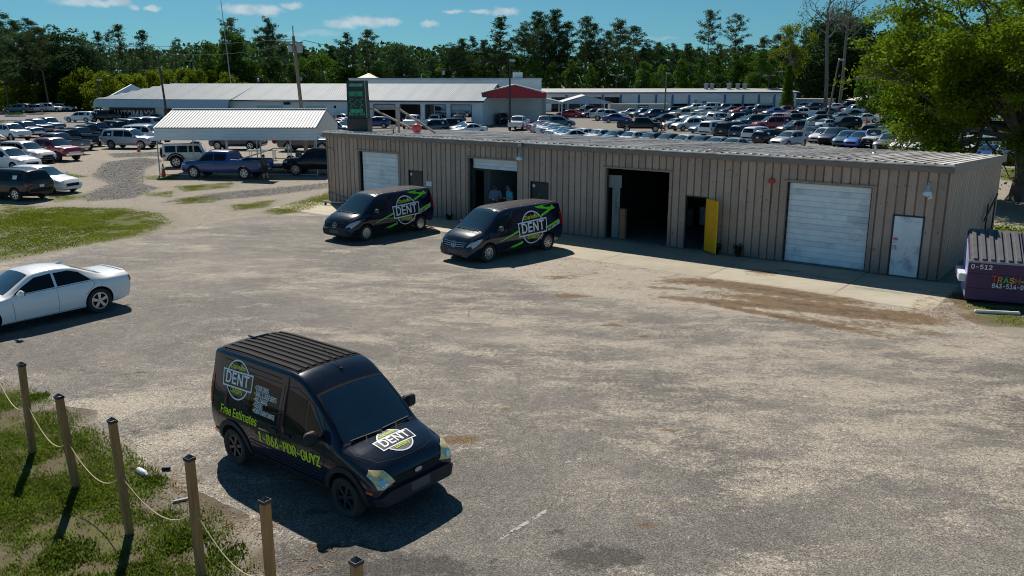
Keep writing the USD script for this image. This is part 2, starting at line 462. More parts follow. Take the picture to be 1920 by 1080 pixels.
def ground_looks():
 n = {'g': ('geometry', {}),
         'big': ('noise_texture', {'scale': 0.35, 'detail': 6.0, 'roughness': 0.65}), 'mid': ('noise_texture', {'scale': 2.2, 'detail': 6.0, 'roughness': 0.7}), 'fine': ('noise_texture', {'scale': 30.0, 'detail': 3.0, 'roughness': 0.8}),
         'sand': ('rgb_ramp', {'ramp': [(0.3, (0.185, 0.16, 0.125)), (0.5, (0.29, 0.258, 0.208)), (0.75, (0.40, 0.365, 0.305))]}),
         'yardc': ('rgb_ramp', {'ramp': [(0.3, (0.15, 0.14, 0.125)), (0.7, (0.25, 0.232, 0.205))]}),
         'grassc': ('rgb_ramp', {'ramp': [(0.25, (0.05, 0.058, 0.018)), (0.5, (0.095, 0.108, 0.028)), (0.78, (0.18, 0.175, 0.065))]}),
         'soilc': ('rgb_ramp', {'ramp': [(0.3, (0.065, 0.047, 0.03)), (0.7, (0.16, 0.122, 0.08))]}),
         'gravc': ('rgb_ramp', {'ramp': [(0.35, (0.055, 0.055, 0.055)), (0.65, (0.20, 0.195, 0.185))]}),
         'bump': ('bump', {'strength': 0.6, 'distance': 0.03}), 'p': ('principled_bsdf', {'roughness': 0.95, 'specular_ior_level': 0.15})}
 l = [('g.position', f'{x}.vector') for x in ('big', 'mid', 'fine')]
 n['mf'] = ('math', {'math_type': 'multiply_add', 'value2': 0.45, 'value3': 0.0})
 n['mm'] = ('math', {'math_type': 'multiply_add', 'value2': 0.55})
 l += [('fine.fac', 'mf.value1'), ('mid.fac', 'mm.value1'), ('mf.value', 'mm.value3')]
 for x in ('sand', 'yardc', 'grassc', 'soilc', 'gravc'):
  l.append(('mm.value', f'{x}.fac'))
 s = lay(n, l, 'c1', 'sand.color', 'yardc.color', mask(n, l, 'y', 'yard', 'mid.fac', 0.35, 0.65, 1, 0.8))
 s = lay(n, l, 'c2', s, 'gravc.color', mask(n, l, 'd', 'gravel', 'mid.fac', 0.40, 0.70, 0.9, 1.3))
 s = lay(n, l, 'c4', s, 'soilc.color', mask(n, l, 'o', 'soil', 'mid.fac', 0.35, 0.7, 0.9, 1.0))
 s = lay(n, l, 'c3', s, 'grassc.color', mask(n, l, 'r', 'grass', 'mm.value', 0.40, 0.72, 0.95, 2.6))
 l += [(s, 'p.base_color'), ('fine.fac', 'bump.height'), ('bump.normal', 'p.normal')]
 ground_material('ground', n, l, 'p.BSDF')

 # old asphalt: bleached aggregate, sand drifted over it in long streaks, sandy cracks, oil and mud
 n = {'g': ('geometry', {}), 'warp': ('noise_texture', {'scale': 0.6, 'detail': 7.0, 'roughness': 0.6}), 'wm': ('vector_math', {'math_type': 'multiply_add', 'vector2': (1.1, 1.1, 0), 'vector3': (-0.55, -0.55, 0)}), 'wv': ('vector_math', {'math_type': 'add'}),
         'rot': ('mapping', {'rotation': (0, 0, 0.62), 'scale': (0.6, 1.3, 1)}),
         'big': ('noise_texture', {'scale': 0.22, 'detail': 5.0, 'roughness': 0.6}), 'mid': ('noise_texture', {'scale': 3.0, 'detail': 7.0, 'roughness': 0.75}), 'streak': ('noise_texture', {'scale': 0.7, 'detail': 12.0, 'roughness': 0.78}),
         'grain': ('noise_texture', {'scale': 38.0, 'detail': 3.0, 'roughness': 0.85}), 'stone': ('voronoi_texture', {'scale': 42.0}), 'chips': ('noise_texture', {'scale': 11.0, 'detail': 6.0, 'roughness': 0.95}),
         'crack': ('voronoi_texture', {'feature': 'distance_to_edge', 'scale': 0.42}), 'crack2': ('voronoi_texture', {'feature': 'distance_to_edge', 'scale': 1.1}),
         'base': ('rgb_ramp', {'ramp': [(0.35, (0.095, 0.089, 0.082)), (0.5, (0.158, 0.147, 0.132)), (0.63, (0.24, 0.219, 0.188))]}),
         'sandc': ('rgb_ramp', {'ramp': [(0.3, (0.27, 0.24, 0.195)), (0.7, (0.44, 0.392, 0.318))]}),
         'grn': ('map_range', {'from_min': 0.34, 'from_max': 0.66, 'to_min': 0.25, 'to_max': 1.75}), 'mul': ('mix', {'mix_type': 'multiply', 'fac': 1.0}), 'stn': ('rgb_ramp', {'ramp': [(0.0, (0.55, 0.55, 0.57)), (0.55, (1.0, 0.99, 0.97)), (1.0, (1.6, 1.55, 1.42))]}), 'mul2': ('mix', {'mix_type': 'multiply', 'fac': 0.8}),
         'bump': ('bump', {'strength': 0.5, 'distance': 0.012}), 'p': ('principled_bsdf', {'roughness': 0.88, 'specular_ior_level': 0.25})}
 l = [('g.position', 'warp.vector'), ('warp.color', 'wm.vector1'), ('wm.vector', 'wv.vector1'), ('g.position', 'wv.vector2'), ('wv.vector', 'rot.vector'), ('rot.vector', 'streak.vector'), ('wv.vector', 'crack.vector'), ('wv.vector', 'crack2.vector')]
 l += [('g.position', f'{x}.vector') for x in ('big', 'mid', 'grain', 'stone', 'chips')]
 n['bm'] = ('mix_float', {'fac': 0.45})
 l += [('big.fac', 'bm.a'), ('mid.fac', 'bm.b'), ('bm.result', 'base.fac'), ('chips.fac', 'sandc.fac')]
 # sand where the streak noise and the drift attribute agree, broken up by the aggregate
 n['sn'] = ('math', {'math_type': 'multiply_add', 'value2': 1.5, 'value3': 0.0})
 n['sg'] = ('math', {'math_type': 'multiply_add', 'value2': 1.25})
 l += [('streak.fac', 'sn.value1'), ('chips.fac', 'sg.value1'), ('sn.value', 'sg.value3')]
 s = lay(n, l, 's1', 'base.color', 'sandc.color', mask(n, l, 'sa', 'sand', 'sg.value', 1.30, 1.50, 0.9, 1.3))
 n['ck'] = ('map_range', {'from_min': 0.0, 'from_max': 0.012, 'to_min': 1.0, 'to_max': 0.0, 'clamp': True})
 n['ckn'] = ('map_range', {'from_min': 0.50, 'from_max': 0.62, 'to_min': 0.0, 'to_max': 0.45, 'clamp': True})
 n['ckm'] = ('math', {'math_type': 'multiply'})
 l += [('crack.distance', 'ck.value'), ('big.fac', 'ckn.value'), ('ck.result', 'ckm.value1'), ('ckn.result', 'ckm.value2')]
 s = lay(n, l, 's2', s, (0.36, 0.32, 0.26), 'ckm.value')
 n['cj'] = ('map_range', {'from_min': 0.0, 'from_max': 0.026, 'to_min': 0.7, 'to_max': 0.0, 'clamp': True})
 n['cjn'] = ('map_range', {'from_min': 0.49, 'from_max': 0.58, 'to_min': 0.0, 'to_max': 1.0, 'clamp': True})
 n['cjm'] = ('math', {'math_type': 'multiply'})
 l += [('crack2.distance', 'cj.value'), ('mid.fac', 'cjn.value'), ('cj.result', 'cjm.value1'), ('cjn.result', 'cjm.value2')]
 s = lay(n, l, 's3', s, (0.055, 0.053, 0.05), 'cjm.value')
 n['spv'] = ('voronoi_texture', {'scale': 0.9, 'randomness': 1.0})
 n['spk'] = ('map_range', {'from_min': 0.05, 'from_max': 0.16, 'to_min': 0.55, 'to_max': 0.0, 'clamp': True})
 n['spm'] = ('math', {'math_type': 'multiply'})
 n['spn'] = ('map_range', {'from_min': 0.5, 'from_max': 0.62, 'to_min': 0.0, 'to_max': 1.0, 'clamp': True})
 l += [('wv.vector', 'spv.vector'), ('spv.distance', 'spk.value'), ('mid.fac', 'spn.value'), ('spk.result', 'spm.value1'), ('spn.result', 'spm.value2')]
 s = lay(n, l, 's6', s, (0.085, 0.075, 0.062), 'spm.value')
 s = lay(n, l, 's4', s, (0.14, 0.088, 0.042), mask(n, l, 'br', 'brown', 'mid.fac', 0.42, 0.68, 0.92, 1.7))
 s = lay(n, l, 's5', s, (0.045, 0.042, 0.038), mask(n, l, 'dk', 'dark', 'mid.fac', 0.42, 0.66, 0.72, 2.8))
 l += [(s, 'mul.color1'), ('grain.fac', 'grn.value'), ('grn.result', 'mul.color2'), ('mul.color', 'mul2.color1'), ('stone.color', 'stb.color'), ('stb.val', 'stn.fac'), ('stn.color', 'mul2.color2'), ('mul2.color', 'p.base_color'), ('grain.fac', 'bump.height'), ('bump.normal', 'p.normal')]
 n['stb'] = ('rgb_to_bw', {})
 ground_material('asphalt', n, l, 'p.BSDF')

 # pale concrete with brown tracks
 n = {'g': ('geometry', {}), 'mp': ('mapping', {'rotation': (0, 0, 0.656), 'scale': (0.5, 1.3, 1)}), 'big': ('noise_texture', {'scale': 0.7, 'detail': 6.0, 'roughness': 0.65}), 'mid': ('noise_texture', {'scale': 3.0, 'detail': 7.0, 'roughness': 0.72}), 'grain': ('noise_texture', {'scale': 45.0, 'detail': 3.0, 'roughness': 0.8}),
         'base': ('rgb_ramp', {'ramp': [(0.25, (0.27, 0.24, 0.185)), (0.5, (0.42, 0.375, 0.285)), (0.75, (0.53, 0.48, 0.375))]}), 'grn': ('map_range', {'from_min': 0.3, 'from_max': 0.7, 'to_min': 0.75, 'to_max': 1.2}), 'mul': ('mix', {'mix_type': 'multiply', 'fac': 1.0}),
         'mf': ('mix_float', {'fac': 0.5}), 'p': ('principled_bsdf', {'roughness': 0.85, 'specular_ior_level': 0.25}), 'o': ('object_info', {}), 'ov': ('map_range', {'to_min': 0.88, 'to_max': 1.08}), 'mo': ('mix', {'mix_type': 'multiply', 'fac': 1.0})}
 l = [('g.position', 'mp.vector'), ('mp.vector', 'big.vector'), ('mp.vector', 'mid.vector'), ('g.position', 'grain.vector'), ('big.fac', 'mf.a'), ('mid.fac', 'mf.b'), ('mf.result', 'base.fac')]
 s = lay(n, l, 'k1', 'base.color', (0.15, 0.10, 0.052), mask(n, l, 'br', 'brown', 'mid.fac', 0.40, 0.70, 0.92, 1.7))
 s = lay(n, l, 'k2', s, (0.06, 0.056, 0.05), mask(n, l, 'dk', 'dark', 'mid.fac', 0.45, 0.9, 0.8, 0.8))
 s = lay(n, l, 'k3', s, (0.10, 0.19, 0.155), mask(n, l, 'gr', 'green', 'mid.fac', 0.5, 0.9, 0.55, 0.8))
 l += [(s, 'mul.color1'), ('grain.fac', 'grn.value'), ('grn.result', 'mul.color2'), ('mul.color', 'mo.color1'), ('o.random', 'ov.value'), ('ov.result', 'mo.color2'), ('mo.color', 'p.base_color')]
 ground_material('concrete', n, l, 'p.BSDF')


ground_looks()


def make_ground():
 def lines(dense0, dense1, step, far0, far1):
  mid = np.arange(dense0, dense1 + step / 2, step)
  up = dense1 + np.cumsum(step * 1.22 ** np.arange(1, 60))
  dn = dense0 - np.cumsum(step * 1.22 ** np.arange(1, 60))
  return np.r_[far0, dn[dn > far0][::-1], mid, up[up < far1], far1]
 x = lines(-42, 34, 0.25, -1500, 1500)
 y = lines(4, 78, 0.25, -60, 2500)
 X, Y = np.meshgrid(x, y, indexing='ij')
 P = np.c_[X.ravel(), Y.ravel(), np.zeros(X.size)]
 P[:, 2] = 0
 nx, ny = len(x), len(y)
 i, j = np.meshgrid(np.arange(nx - 1), np.arange(ny - 1), indexing='ij')
 a = (i * ny + j).ravel()
 f = np.c_[a, a + ny, a + ny + 1, a + 1]
 g = np.zeros(len(P))
 for poly in GRASS:
  w = 1.3 if poly is GRASS[10] else 2.6 if poly.area > 40 else 1.3
  g = np.maximum(g, inside(poly, P, w) * (0.55 if poly is GRASS[10] else 1.0))
 d = np.zeros(len(P))
 for poly in DARKGRAVEL:
  d = np.maximum(d, inside(poly, P, 1.2))
 far = (P[:, 1] > 215).astype(float) * 0.9
 path = top('ground', (P, f), LOOKS['ground'], kind='structure', smooth=True)
 fl(path, 'grass', np.maximum(g, far))
 fl(path, 'gravel', d)
 fl(path, 'yard', inside(YARD, P, 3.0))
 fl(path, 'soil', np.maximum(blobs(P, SOIL), 0.75 * inside(GRASS[10], P, 0.8)))


make_ground()


def make_lot():
 ring = np.array(LOT.exterior.segmentize(0.3).coords)[:-1]
 nrm = np.roll(ring, -1, 0) - np.roll(ring, 1, 0)
 nrm = np.c_[-nrm[:, 1], nrm[:, 0]] / np.linalg.norm(nrm, axis=1, keepdims=True)
 off = (meshkit.fbm(np.c_[ring * 0.7, 0 * ring[:, :1]], 4, 5) - 0.5) * 0.9
 poly = Polygon(ring + nrm * off[:, None]).buffer(0)
 poly = poly.difference(Polygon([bl(-0.2, -0.05)[:2], bl(B_L + 0.3, -0.05)[:2], bl(B_L + 0.3, 15)[:2], bl(-0.2, 15)[:2]]))
 if hasattr(poly, 'geoms'):
  poly = max(poly.geoms, key=lambda g: g.area)
 keep = poly.intersection(sbox(-22, 5.5, 24, 52))
 V2, F = fill(keep if not hasattr(keep, 'geoms') else max(keep.geoms, key=lambda g: g.area), 0.2)
 P = np.c_[V2, np.full(len(V2), 0.004)]
 path = top('asphalt_lot', (P, F), LOOKS['asphalt'], kind='structure')
 import shapely
 edge = shapely.distance(shapely.points(V2), poly.boundary)
 sand = 0.11 + 0.12 * np.clip(1 - edge / 1.2, 0, 1) + 0.10 * (meshkit.fbm(np.c_[V2 * 0.12, 0 * V2[:, :1]], 3, 9) - 0.5)
 sand += blobs(P, [(1050, 610, 9, 1.0, -28, 0.16), (620, 520, 7, 1.2, -10, 0.12), (1500, 720, 9, 3.0, -38, 0.13), (1350, 830, 5, 1.5, -35, 0.12), (1650, 680, 7, 2.0, -35, 0.10), (250, 760, 1.6, 0.8, 20, 0.25), (900, 560, 6, 0.5, -25, 0.15), (1760, 640, 3, 2, 0, 0.2),
                      (750, 640, 5, 0.5, -20, 0.15), (480, 470, 6, 0.7, -12, 0.15), (1900, 900, 5, 2, -30, 0.1), (310, 830, 1.2, 0.5, 35, 0.25)])
 sand -= blobs(P, [(480, 470, 3, 1.0, -10, 0.10), (130, 660, 3, 1.5, 0, 0.14), (300, 590, 3, 2, 0, 0.1), (800, 980, 2.5, 1.5, 0, 0.16), (1000, 900, 3, 2, 0, 0.1), (700, 480, 4, 1.0, -10, 0.12), (640, 440, 3, 1.2, 0, 0.14), (1180, 1000, 3, 1.5, 0, 0.06)])
 worn = Polygon([bl(14.5, -2)[:2], bl(31.5, -3.5)[:2], bl(31.8, -5.5)[:2], bl(27, -8.8)[:2], bl(20, -8.6)[:2], bl(14.6, -7.6)[:2]])
 sand = np.maximum(sand, 0.45 * inside(worn, P, 0.9))
 fl(path, 'sand', sand)
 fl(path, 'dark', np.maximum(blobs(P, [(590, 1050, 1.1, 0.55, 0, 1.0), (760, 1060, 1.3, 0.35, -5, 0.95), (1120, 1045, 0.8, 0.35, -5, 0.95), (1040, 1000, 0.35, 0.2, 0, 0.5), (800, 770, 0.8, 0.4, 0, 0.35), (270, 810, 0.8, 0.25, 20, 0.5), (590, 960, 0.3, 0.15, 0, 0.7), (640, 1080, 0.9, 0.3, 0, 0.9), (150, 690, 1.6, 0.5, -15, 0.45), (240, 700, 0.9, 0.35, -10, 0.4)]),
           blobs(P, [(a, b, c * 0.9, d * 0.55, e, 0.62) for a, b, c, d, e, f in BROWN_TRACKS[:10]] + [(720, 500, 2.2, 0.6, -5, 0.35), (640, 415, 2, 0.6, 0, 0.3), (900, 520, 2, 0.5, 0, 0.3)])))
 fl(path, 'brown', np.maximum(np.maximum(blobs(P, WIDE_TRACKS), 0.33 * inside(worn, P, 1.2)), blobs(P, [(865, 825, 0.42, 0.26, 0, 1.0), (950, 770, 0.3, 0.16, 0, 0.7), (1245, 805, 0.35, 0.18, -30, 0.7), (1220, 985, 0.3, 0.16, 0, 0.75), (1260, 945, 0.3, 0.16, 0, 0.6), (1145, 610, 0.5, 0.22, -10, 0.85), (1200, 632, 0.5, 0.16, -10, 0.75), (1070, 555, 0.7, 0.3, -5, 0.9), (1520, 665, 1.8, 0.18, -38, 0.5),
            (1800, 650, 0.6, 0.25, 0, 0.6), (1190, 895, 0.35, 0.12, 0, 0.4), (1530, 600, 3, 0.5, -30, 0.55), (1650, 610, 2.2, 0.5, -25, 0.6), (1740, 625, 1.2, 0.35, -20, 0.6), (1010, 950, 0.12, 0.1, 0, 0.9), (1770, 710, 0.7, 0.2, 0, 0.5)])))
 # three faded paint strokes left on the asphalt
 for k, (x0, y0, x1, y1, w) in enumerate(((1025, 958, 935, 1012, 0.07), (330, 806, 378, 832, 0.05), (1060, 868, 1090, 860, 0.05))):
  a, b = at(x0, y0), at(x1, y1)
  line = LineString([a[:2], b[:2]]).buffer(w / 2, cap_style=2)
  v, f = fill(line, 0.03)
  k2 = meshkit.noise(np.c_[v * 22, 0 * v[:, :1]], 2)[f].mean(1) > 0.47
  top('paint_stroke', (np.c_[v, np.full(len(v), 0.008)], f[k2]), M('old_paint', (0.36, 0.35, 0.32), 0.9), kind='structure')


make_lot()


def make_apron():
 def slab(x0, x1, y0, y1, parent, z=0.008):
  P2 = [bl(x0 + 0.02, y0 + 0.02)[:2], bl(x1 - 0.02, y0 + 0.02)[:2], bl(x1 - 0.02, y1 - 0.02)[:2], bl(x0 + 0.02, y1 - 0.02)[:2]]
  v, f = fill(Polygon(P2), 0.22)
  P = np.c_[v, np.full(len(v), z)]
  p = obj(parent, 'concrete_slab', (P, f), LOOKS['concrete'])
  fl(p, 'brown', np.maximum(blobs(P, WIDE_TRACKS), 0.42 if y1 < -3.9 else 0.16))
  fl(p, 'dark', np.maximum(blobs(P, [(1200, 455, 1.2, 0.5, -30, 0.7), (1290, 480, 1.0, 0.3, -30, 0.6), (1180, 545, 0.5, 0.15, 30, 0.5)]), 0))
  fl(p, 'green', blobs(P, [(1540, 520, 1.3, 0.22, -37, 1.0), (1650, 545, 1.5, 0.25, -37, 1.0), (1590, 555, 0.8, 0.2, -37, 0.6)]))
 a = thing('concrete_apron', kind='structure')
 xs = [-1.2, 3.0, 7.2, 11.3, 15.4, 19.6, 23.8, 28.0, 30.9]
 for x0, x1 in zip(xs[:-1], xs[1:]):
  slab(x0, x1, -2.9 if x0 < 14 else -4.1, -0.06, a)


make_apron()

# ------------------------------------------------------------------ the brown metal building
WALLC = (0.405, 0.28, 0.218)


def wall_material(name, k):
 """Sheet metal whose tan paint has chalked: rain streaks, rust specks and a dirty foot."""
 c = np.array(WALLC) * k
 n = {'g': ('geometry', {}), 'st': ('mapping', {'scale': (3.0, 3.0, 0.22)}), 'streak': ('noise_texture', {'scale': 1.6, 'detail': 6.0, 'roughness': 0.7}), 'mid': ('noise_texture', {'scale': 1.3, 'detail': 5.0, 'roughness': 0.65}), 'spot': ('noise_texture', {'scale': 9.0, 'detail': 3.0}),
         'r': ('rgb_ramp', {'ramp': [(0.30, tuple(c * 0.76)), (0.5, tuple(c)), (0.72, tuple(c * 1.16))]}), 'mx': ('mix_float', {'fac': 0.55}), 'xyz': ('separate_xyz', {}),
         'foot': ('map_range', {'from_min': 0.0, 'from_max': 1.15, 'to_min': 1.6, 'to_max': 0.0, 'clamp': True}), 'fm': ('math', {'math_type': 'multiply'}), 'fx': ('mix', {'color2': (0.16, 0.13, 0.12)}),
         'rk': ('map_range', {'from_min': 0.65, 'from_max': 0.70, 'to_min': 0.0, 'to_max': 0.8, 'clamp': True}), 'rx': ('mix', {'color2': (0.13, 0.055, 0.025)}),
         'pk': ('map_range', {'from_min': 0.62, 'from_max': 0.70, 'to_min': 0.0, 'to_max': 0.35, 'clamp': True}), 'px': ('mix', {'color2': (0.36, 0.31, 0.33)}), 'p': ('principled_bsdf', {'roughness': 0.55, 'specular_ior_level': 0.4})}
 l = [('g.position', 'st.vector'), ('st.vector', 'streak.vector'), ('g.position', 'mid.vector'), ('g.position', 'spot.vector'), ('streak.fac', 'mx.a'), ('mid.fac', 'mx.b'), ('mx.result', 'r.fac'), ('g.position', 'xyz.vector'), ('xyz.z', 'foot.value'),
         ('foot.result', 'fm.value1'), ('mid.fac', 'fm.value2'), ('r.color', 'fx.color1'), ('fm.value', 'fx.fac'), ('mid.fac', 'pk.value'), ('fx.color', 'px.color1'), ('pk.result', 'px.fac'), ('spot.fac', 'rk.value'), ('px.color', 'rx.color1'), ('rk.result', 'rx.fac'), ('rx.color', 'p.base_color')]
 return ground_material(name, n, l, 'p.BSDF')


WALLS = [wall_material(f'wall_tan_{w}', k) for w, k in (('pale', 1.1), ('mid', 1.0), ('dull', 0.93), ('brown', 0.86))]
M('door_white', (0.56, 0.60, 0.63), 0.5, var=0.1, scale=1.6, second=((0.30, 0.33, 0.36), 0.7), lo=0.45, hi_at=0.7)
M('trim_brown', (0.20, 0.155, 0.135), 0.5, var=0.15)
M('trim_pale', (0.52, 0.48, 0.43), 0.5, var=0.2, second=((0.25, 0.2, 0.17), 0.7))
M('lip_pale', (0.68, 0.65, 0.60), 0.5, var=0.2, second=((0.3, 0.25, 0.2), 0.6))
M('black_steel', (0.018, 0.018, 0.019), 0.5)
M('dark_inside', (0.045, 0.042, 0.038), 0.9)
M('galvanised', (0.38, 0.39, 0.40), 0.4, metallic=0.6, var=0.2, scale=4)
M('rust', (0.17, 0.075, 0.035), 0.9, var=0.4, scale=8)
M('white_paint', (0.74, 0.75, 0.76), 0.5, var=0.05)
M('black_plastic', (0.022, 0.022, 0.023), 0.55, var=0.2)
M('lumber', (0.30, 0.235, 0.17), 0.8, var=0.3, scale=3, stretch=(1, 1, 1))
M('red_paint', (0.42, 0.03, 0.025), 0.5)
M('paper_white', (0.72, 0.74, 0.76), 0.8)
M('roof_old', (0.56, 0.52, 0.47), 0.75, spec=0.15, var=0.22, scale=1.4, stretch=(1, 1, 1), second=((0.20, 0.165, 0.14), 0.75), lo=0.42, hi_at=0.62, metallic=0.0)
M('roof_old_pale', (0.66, 0.63, 0.58), 0.7, spec=0.15, var=0.22, scale=1.6, second=((0.24, 0.20, 0.17), 0.7), lo=0.42, hi_at=0.62, metallic=0.0)
M('roof_old_brown', (0.48, 0.43, 0.37), 0.8, spec=0.15, var=0.25, scale=1.5, second=((0.16, 0.125, 0.10), 0.75), lo=0.42, hi_at=0.6, metallic=0.0)

OPEN = [(2.36, 5.36, 2.98), (6.02, 6.98, 2.18), (9.82, 12.82, 3.02), (13.5, 14.48, 2.16), (17.29, 20.32, 3.01), (20.99, 21.9, 2.13), (24.87, 27.92, 2.98), (28.6, 29.6, 2.11)]


def make_building():
 b = thing('workshop_building', 'long low tan ribbed metal workshop with roll-up doors behind two black vans', 'building', loc=tuple(B_O), rz=B_YAW)
 # front wall sheets, 0.305 m apart: a flat pan and a deep narrow groove
 pitch = 0.305

 def depth_points(x0, x1):
  k = math.floor(x0 / pitch + 1e-6) * pitch
  pts = [(x0, 0.0)]
  for a, d in ((0.245, 0.0), (0.258, 0.065), (0.290, 0.065), (0.305, 0.0)):
   x = k + a
   if x0 < x < x1:
    pts.append((x, d))
  e = (x1 - k)
  pts.append((x1, float(np.interp(e, [0, 0.245, 0.258, 0.290, 0.305], [0, 0, 0.065, 0.065, 0]))))
  s = x0 - k
  pts[0] = (x0, float(np.interp(s, [0, 0.245, 0.258, 0.290, 0.305], [0, 0, 0.065, 0.065, 0])))
  return pts

 def sheet(pts, z0, z1, T=None):
  poly = Polygon(pts + [(pts[-1][0], 0.10), (pts[0][0], 0.10)])
  return MB().prism(poly, z0, z1, T)

 cuts = sorted(set([round(i * pitch, 4) for i in range(int(B_L / pitch) + 1)] + [o for a in OPEN for o in a[:2]] + [B_L]))
 top_z = B_HF - 0.1
 for x0, x1 in zip(cuts[:-1], cuts[1:]):
  if x1 - x0 < 0.012:
   continue
  xm = (x0 + x1) / 2
  z0 = 0.03
  for a, c, h in OPEN:
   if a < xm < c:
    z0 = h
  obj(b, 'wall_panel', sheet(depth_points(x0, x1), z0, top_z), WALLS[int(RNG.choice(4, p=[0.2, 0.4, 0.25, 0.15]))])
 # right and left ends, back
 nside = int(B_W / pitch)
 for k in range(nside + 1):
  y0, y1 = k * pitch + 0.092, min((k + 1) * pitch + 0.092, B_W - 0.05)
  if y1 - y0 < 0.05:
   continue
  zt = B_HF - 0.12 - (B_HF - B_HB) * (y1 / B_W)
  mbx = MB()
  w = y1 - y0
  mbx.prism(Polygon([(0, 0.0), (0.24 * w / pitch, 0.0), (0.255 * w / pitch, 0.035), (0.29 * w / pitch, 0.035), (w, 0.0), (w, 0.08), (0, 0.08)]), 0.03, zt, rotm((0, 0, 1), math.pi / 2, (B_L, y0, 0)))
  obj(b, 'wall_panel', mbx, WALLS[int(RNG.integers(1, 4))])
  obj(b, 'wall_panel', MB().box((0, y0, 0.03), (0.06, y1 - 0.006, zt)), WALLS[int(RNG.integers(0, 4))])
 obj(b, 'back_wall', MB().box((0.0, B_W - 0.045, 0.03), (B_L, B_W, B_HB - 0.12)), WALLS[2])
 # inside: floor, lining, two partitions
 obj(b, 'floor_slab', MB().box((0.1, 0.03, 0.012), (B_L - 0.1, B_W - 0.06, 0.03)), M('inside_floor', (0.17, 0.16, 0.145), 0.7, var=0.3))
 for x in (8.2, 15.4, 23.2):
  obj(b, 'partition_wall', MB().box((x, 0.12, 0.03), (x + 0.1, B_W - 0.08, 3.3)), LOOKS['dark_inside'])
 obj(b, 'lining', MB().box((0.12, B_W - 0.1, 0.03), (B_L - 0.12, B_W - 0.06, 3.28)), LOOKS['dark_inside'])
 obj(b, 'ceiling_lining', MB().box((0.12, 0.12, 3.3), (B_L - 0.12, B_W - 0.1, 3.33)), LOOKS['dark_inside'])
 # roof: ribbed sheets from front to back
 rf = obj(b, 'roof', MB().add([(-0.1, -0.12, B_HF - 0.05), (B_L + 0.1, -0.12, B_HF - 0.05), (B_L + 0.1, B_W + 0.1, B_HB - 0.06), (-0.1, B_W + 0.1, B_HB - 0.06)], [(0, 1, 2, 3)]), LOOKS['roof_old_brown'])
 slope = math.atan2(B_HB - B_HF, B_W)
 npan = 50
 pw = (B_L + 0.2) / npan
 for k in range(npan):
  x0 = -0.1 + k * pw
  mb = MB()
  z = lambda y: B_HF + 0.0 + (B_HB - B_HF) * y / B_W
  prof = [(0, 0), (0.02, 0.032), (0.07, 0.032), (0.09, 0.0), (0.30, 0.0), (0.32, 0.026), (0.36, 0.026), (0.38, 0), (pw - 0.004, 0)]
  lift = float(RNG.normal(0, 0.003))
  ys = [-0.15, B_W * 0.52, B_W + 0.12]
  v, f = [], []
  for y in ys:
   for (px, pz) in prof:
    v.append((x0 + px, y, z(y) + pz + lift))
  m = len(prof)
  for i in range(2):
   for q_ in range(m - 1):
    f.append((i * m + q_, i * m + q_ + 1, (i + 1) * m + q_ + 1, (i + 1) * m + q_))
  v2 = [(p[0], p[1], p[2] - 0.02) for p in v]
  mb.add(v, f)
  mb.add(v2, [t[::-1] for t in f])
  mb.add([v[i] for i in range(m)] + [v2[i] for i in range(m)], [(i, i + m, i + 1 + m, i + 1) for i in range(m - 1)])
  mats = ('roof_old', 'roof_old', 'roof_old_pale', 'roof_old_brown')
  obj(rf, 'roof_sheet', mb, LOOKS[mats[int(RNG.integers(0, 4))]])
 # eave trim: a pale lip above a brown band; rake trim along the right end
 obj(b, 'eave_trim', MB().rbox((-0.12, -0.16, B_HF - 0.27), (B_L + 0.12, -0.002, B_HF - 0.075), 0.012), LOOKS['trim_brown'])
 obj(b, 'gutter_lip', MB().rbox((-0.13, -0.2, B_HF - 0.072), (B_L + 0.13, -0.10, B_HF - 0.018), 0.012), LOOKS['lip_pale'])
 obj(b, 'rake_trim', MB().add([(B_L + 0.09, -0.16, B_HF - 0.27), (B_L + 0.13, -0.16, B_HF - 0.27), (B_L + 0.13, B_W + 0.12, B_HB - 0.26), (B_L + 0.09, B_W + 0.12, B_HB - 0.26),
            (B_L + 0.09, -0.16, B_HF + 0.03), (B_L + 0.13, -0.16, B_HF + 0.03), (B_L + 0.13, B_W + 0.12, B_HB + 0.03), (B_L + 0.09, B_W + 0.12, B_HB + 0.03)],
            [(0, 3, 2, 1), (4, 5, 6, 7), (0, 1, 5, 4), (1, 2, 6, 5), (2, 3, 7, 6), (3, 0, 4, 7)]), LOOKS['trim_brown'])
 obj(b, 'rake_trim', MB().box((-0.13, -0.16, B_HF - 0.3), (-0.09, 0.2, B_HF + 0.02)), LOOKS['trim_brown'])
 # frames of the openings
 for i, (x0, x1, h) in enumerate(OPEN):
  t = 0.05
  mb = MB()
  steel = i in (1, 3, 5, 7)
  mb.box((x0 - 0.0, -0.012, 0.03), (x0 + t, 0.14, h))
  mb.box((x1 - t, -0.012, 0.03), (x1, 0.14, h))
  mb.box((x0 + t, -0.012, h - t), (x1 - t, 0.14, h))
  obj(b, 'door_frame' if steel else 'opening_frame', mb, LOOKS['black_steel'] if steel else WALLS[2])
  if not steel:
   obj(b, 'drip_cap', MB().box((x0 - 0.06, -0.05, h + 0.003), (x1 + 0.06, -0.003, h + 0.03)), LOOKS['trim_brown'])

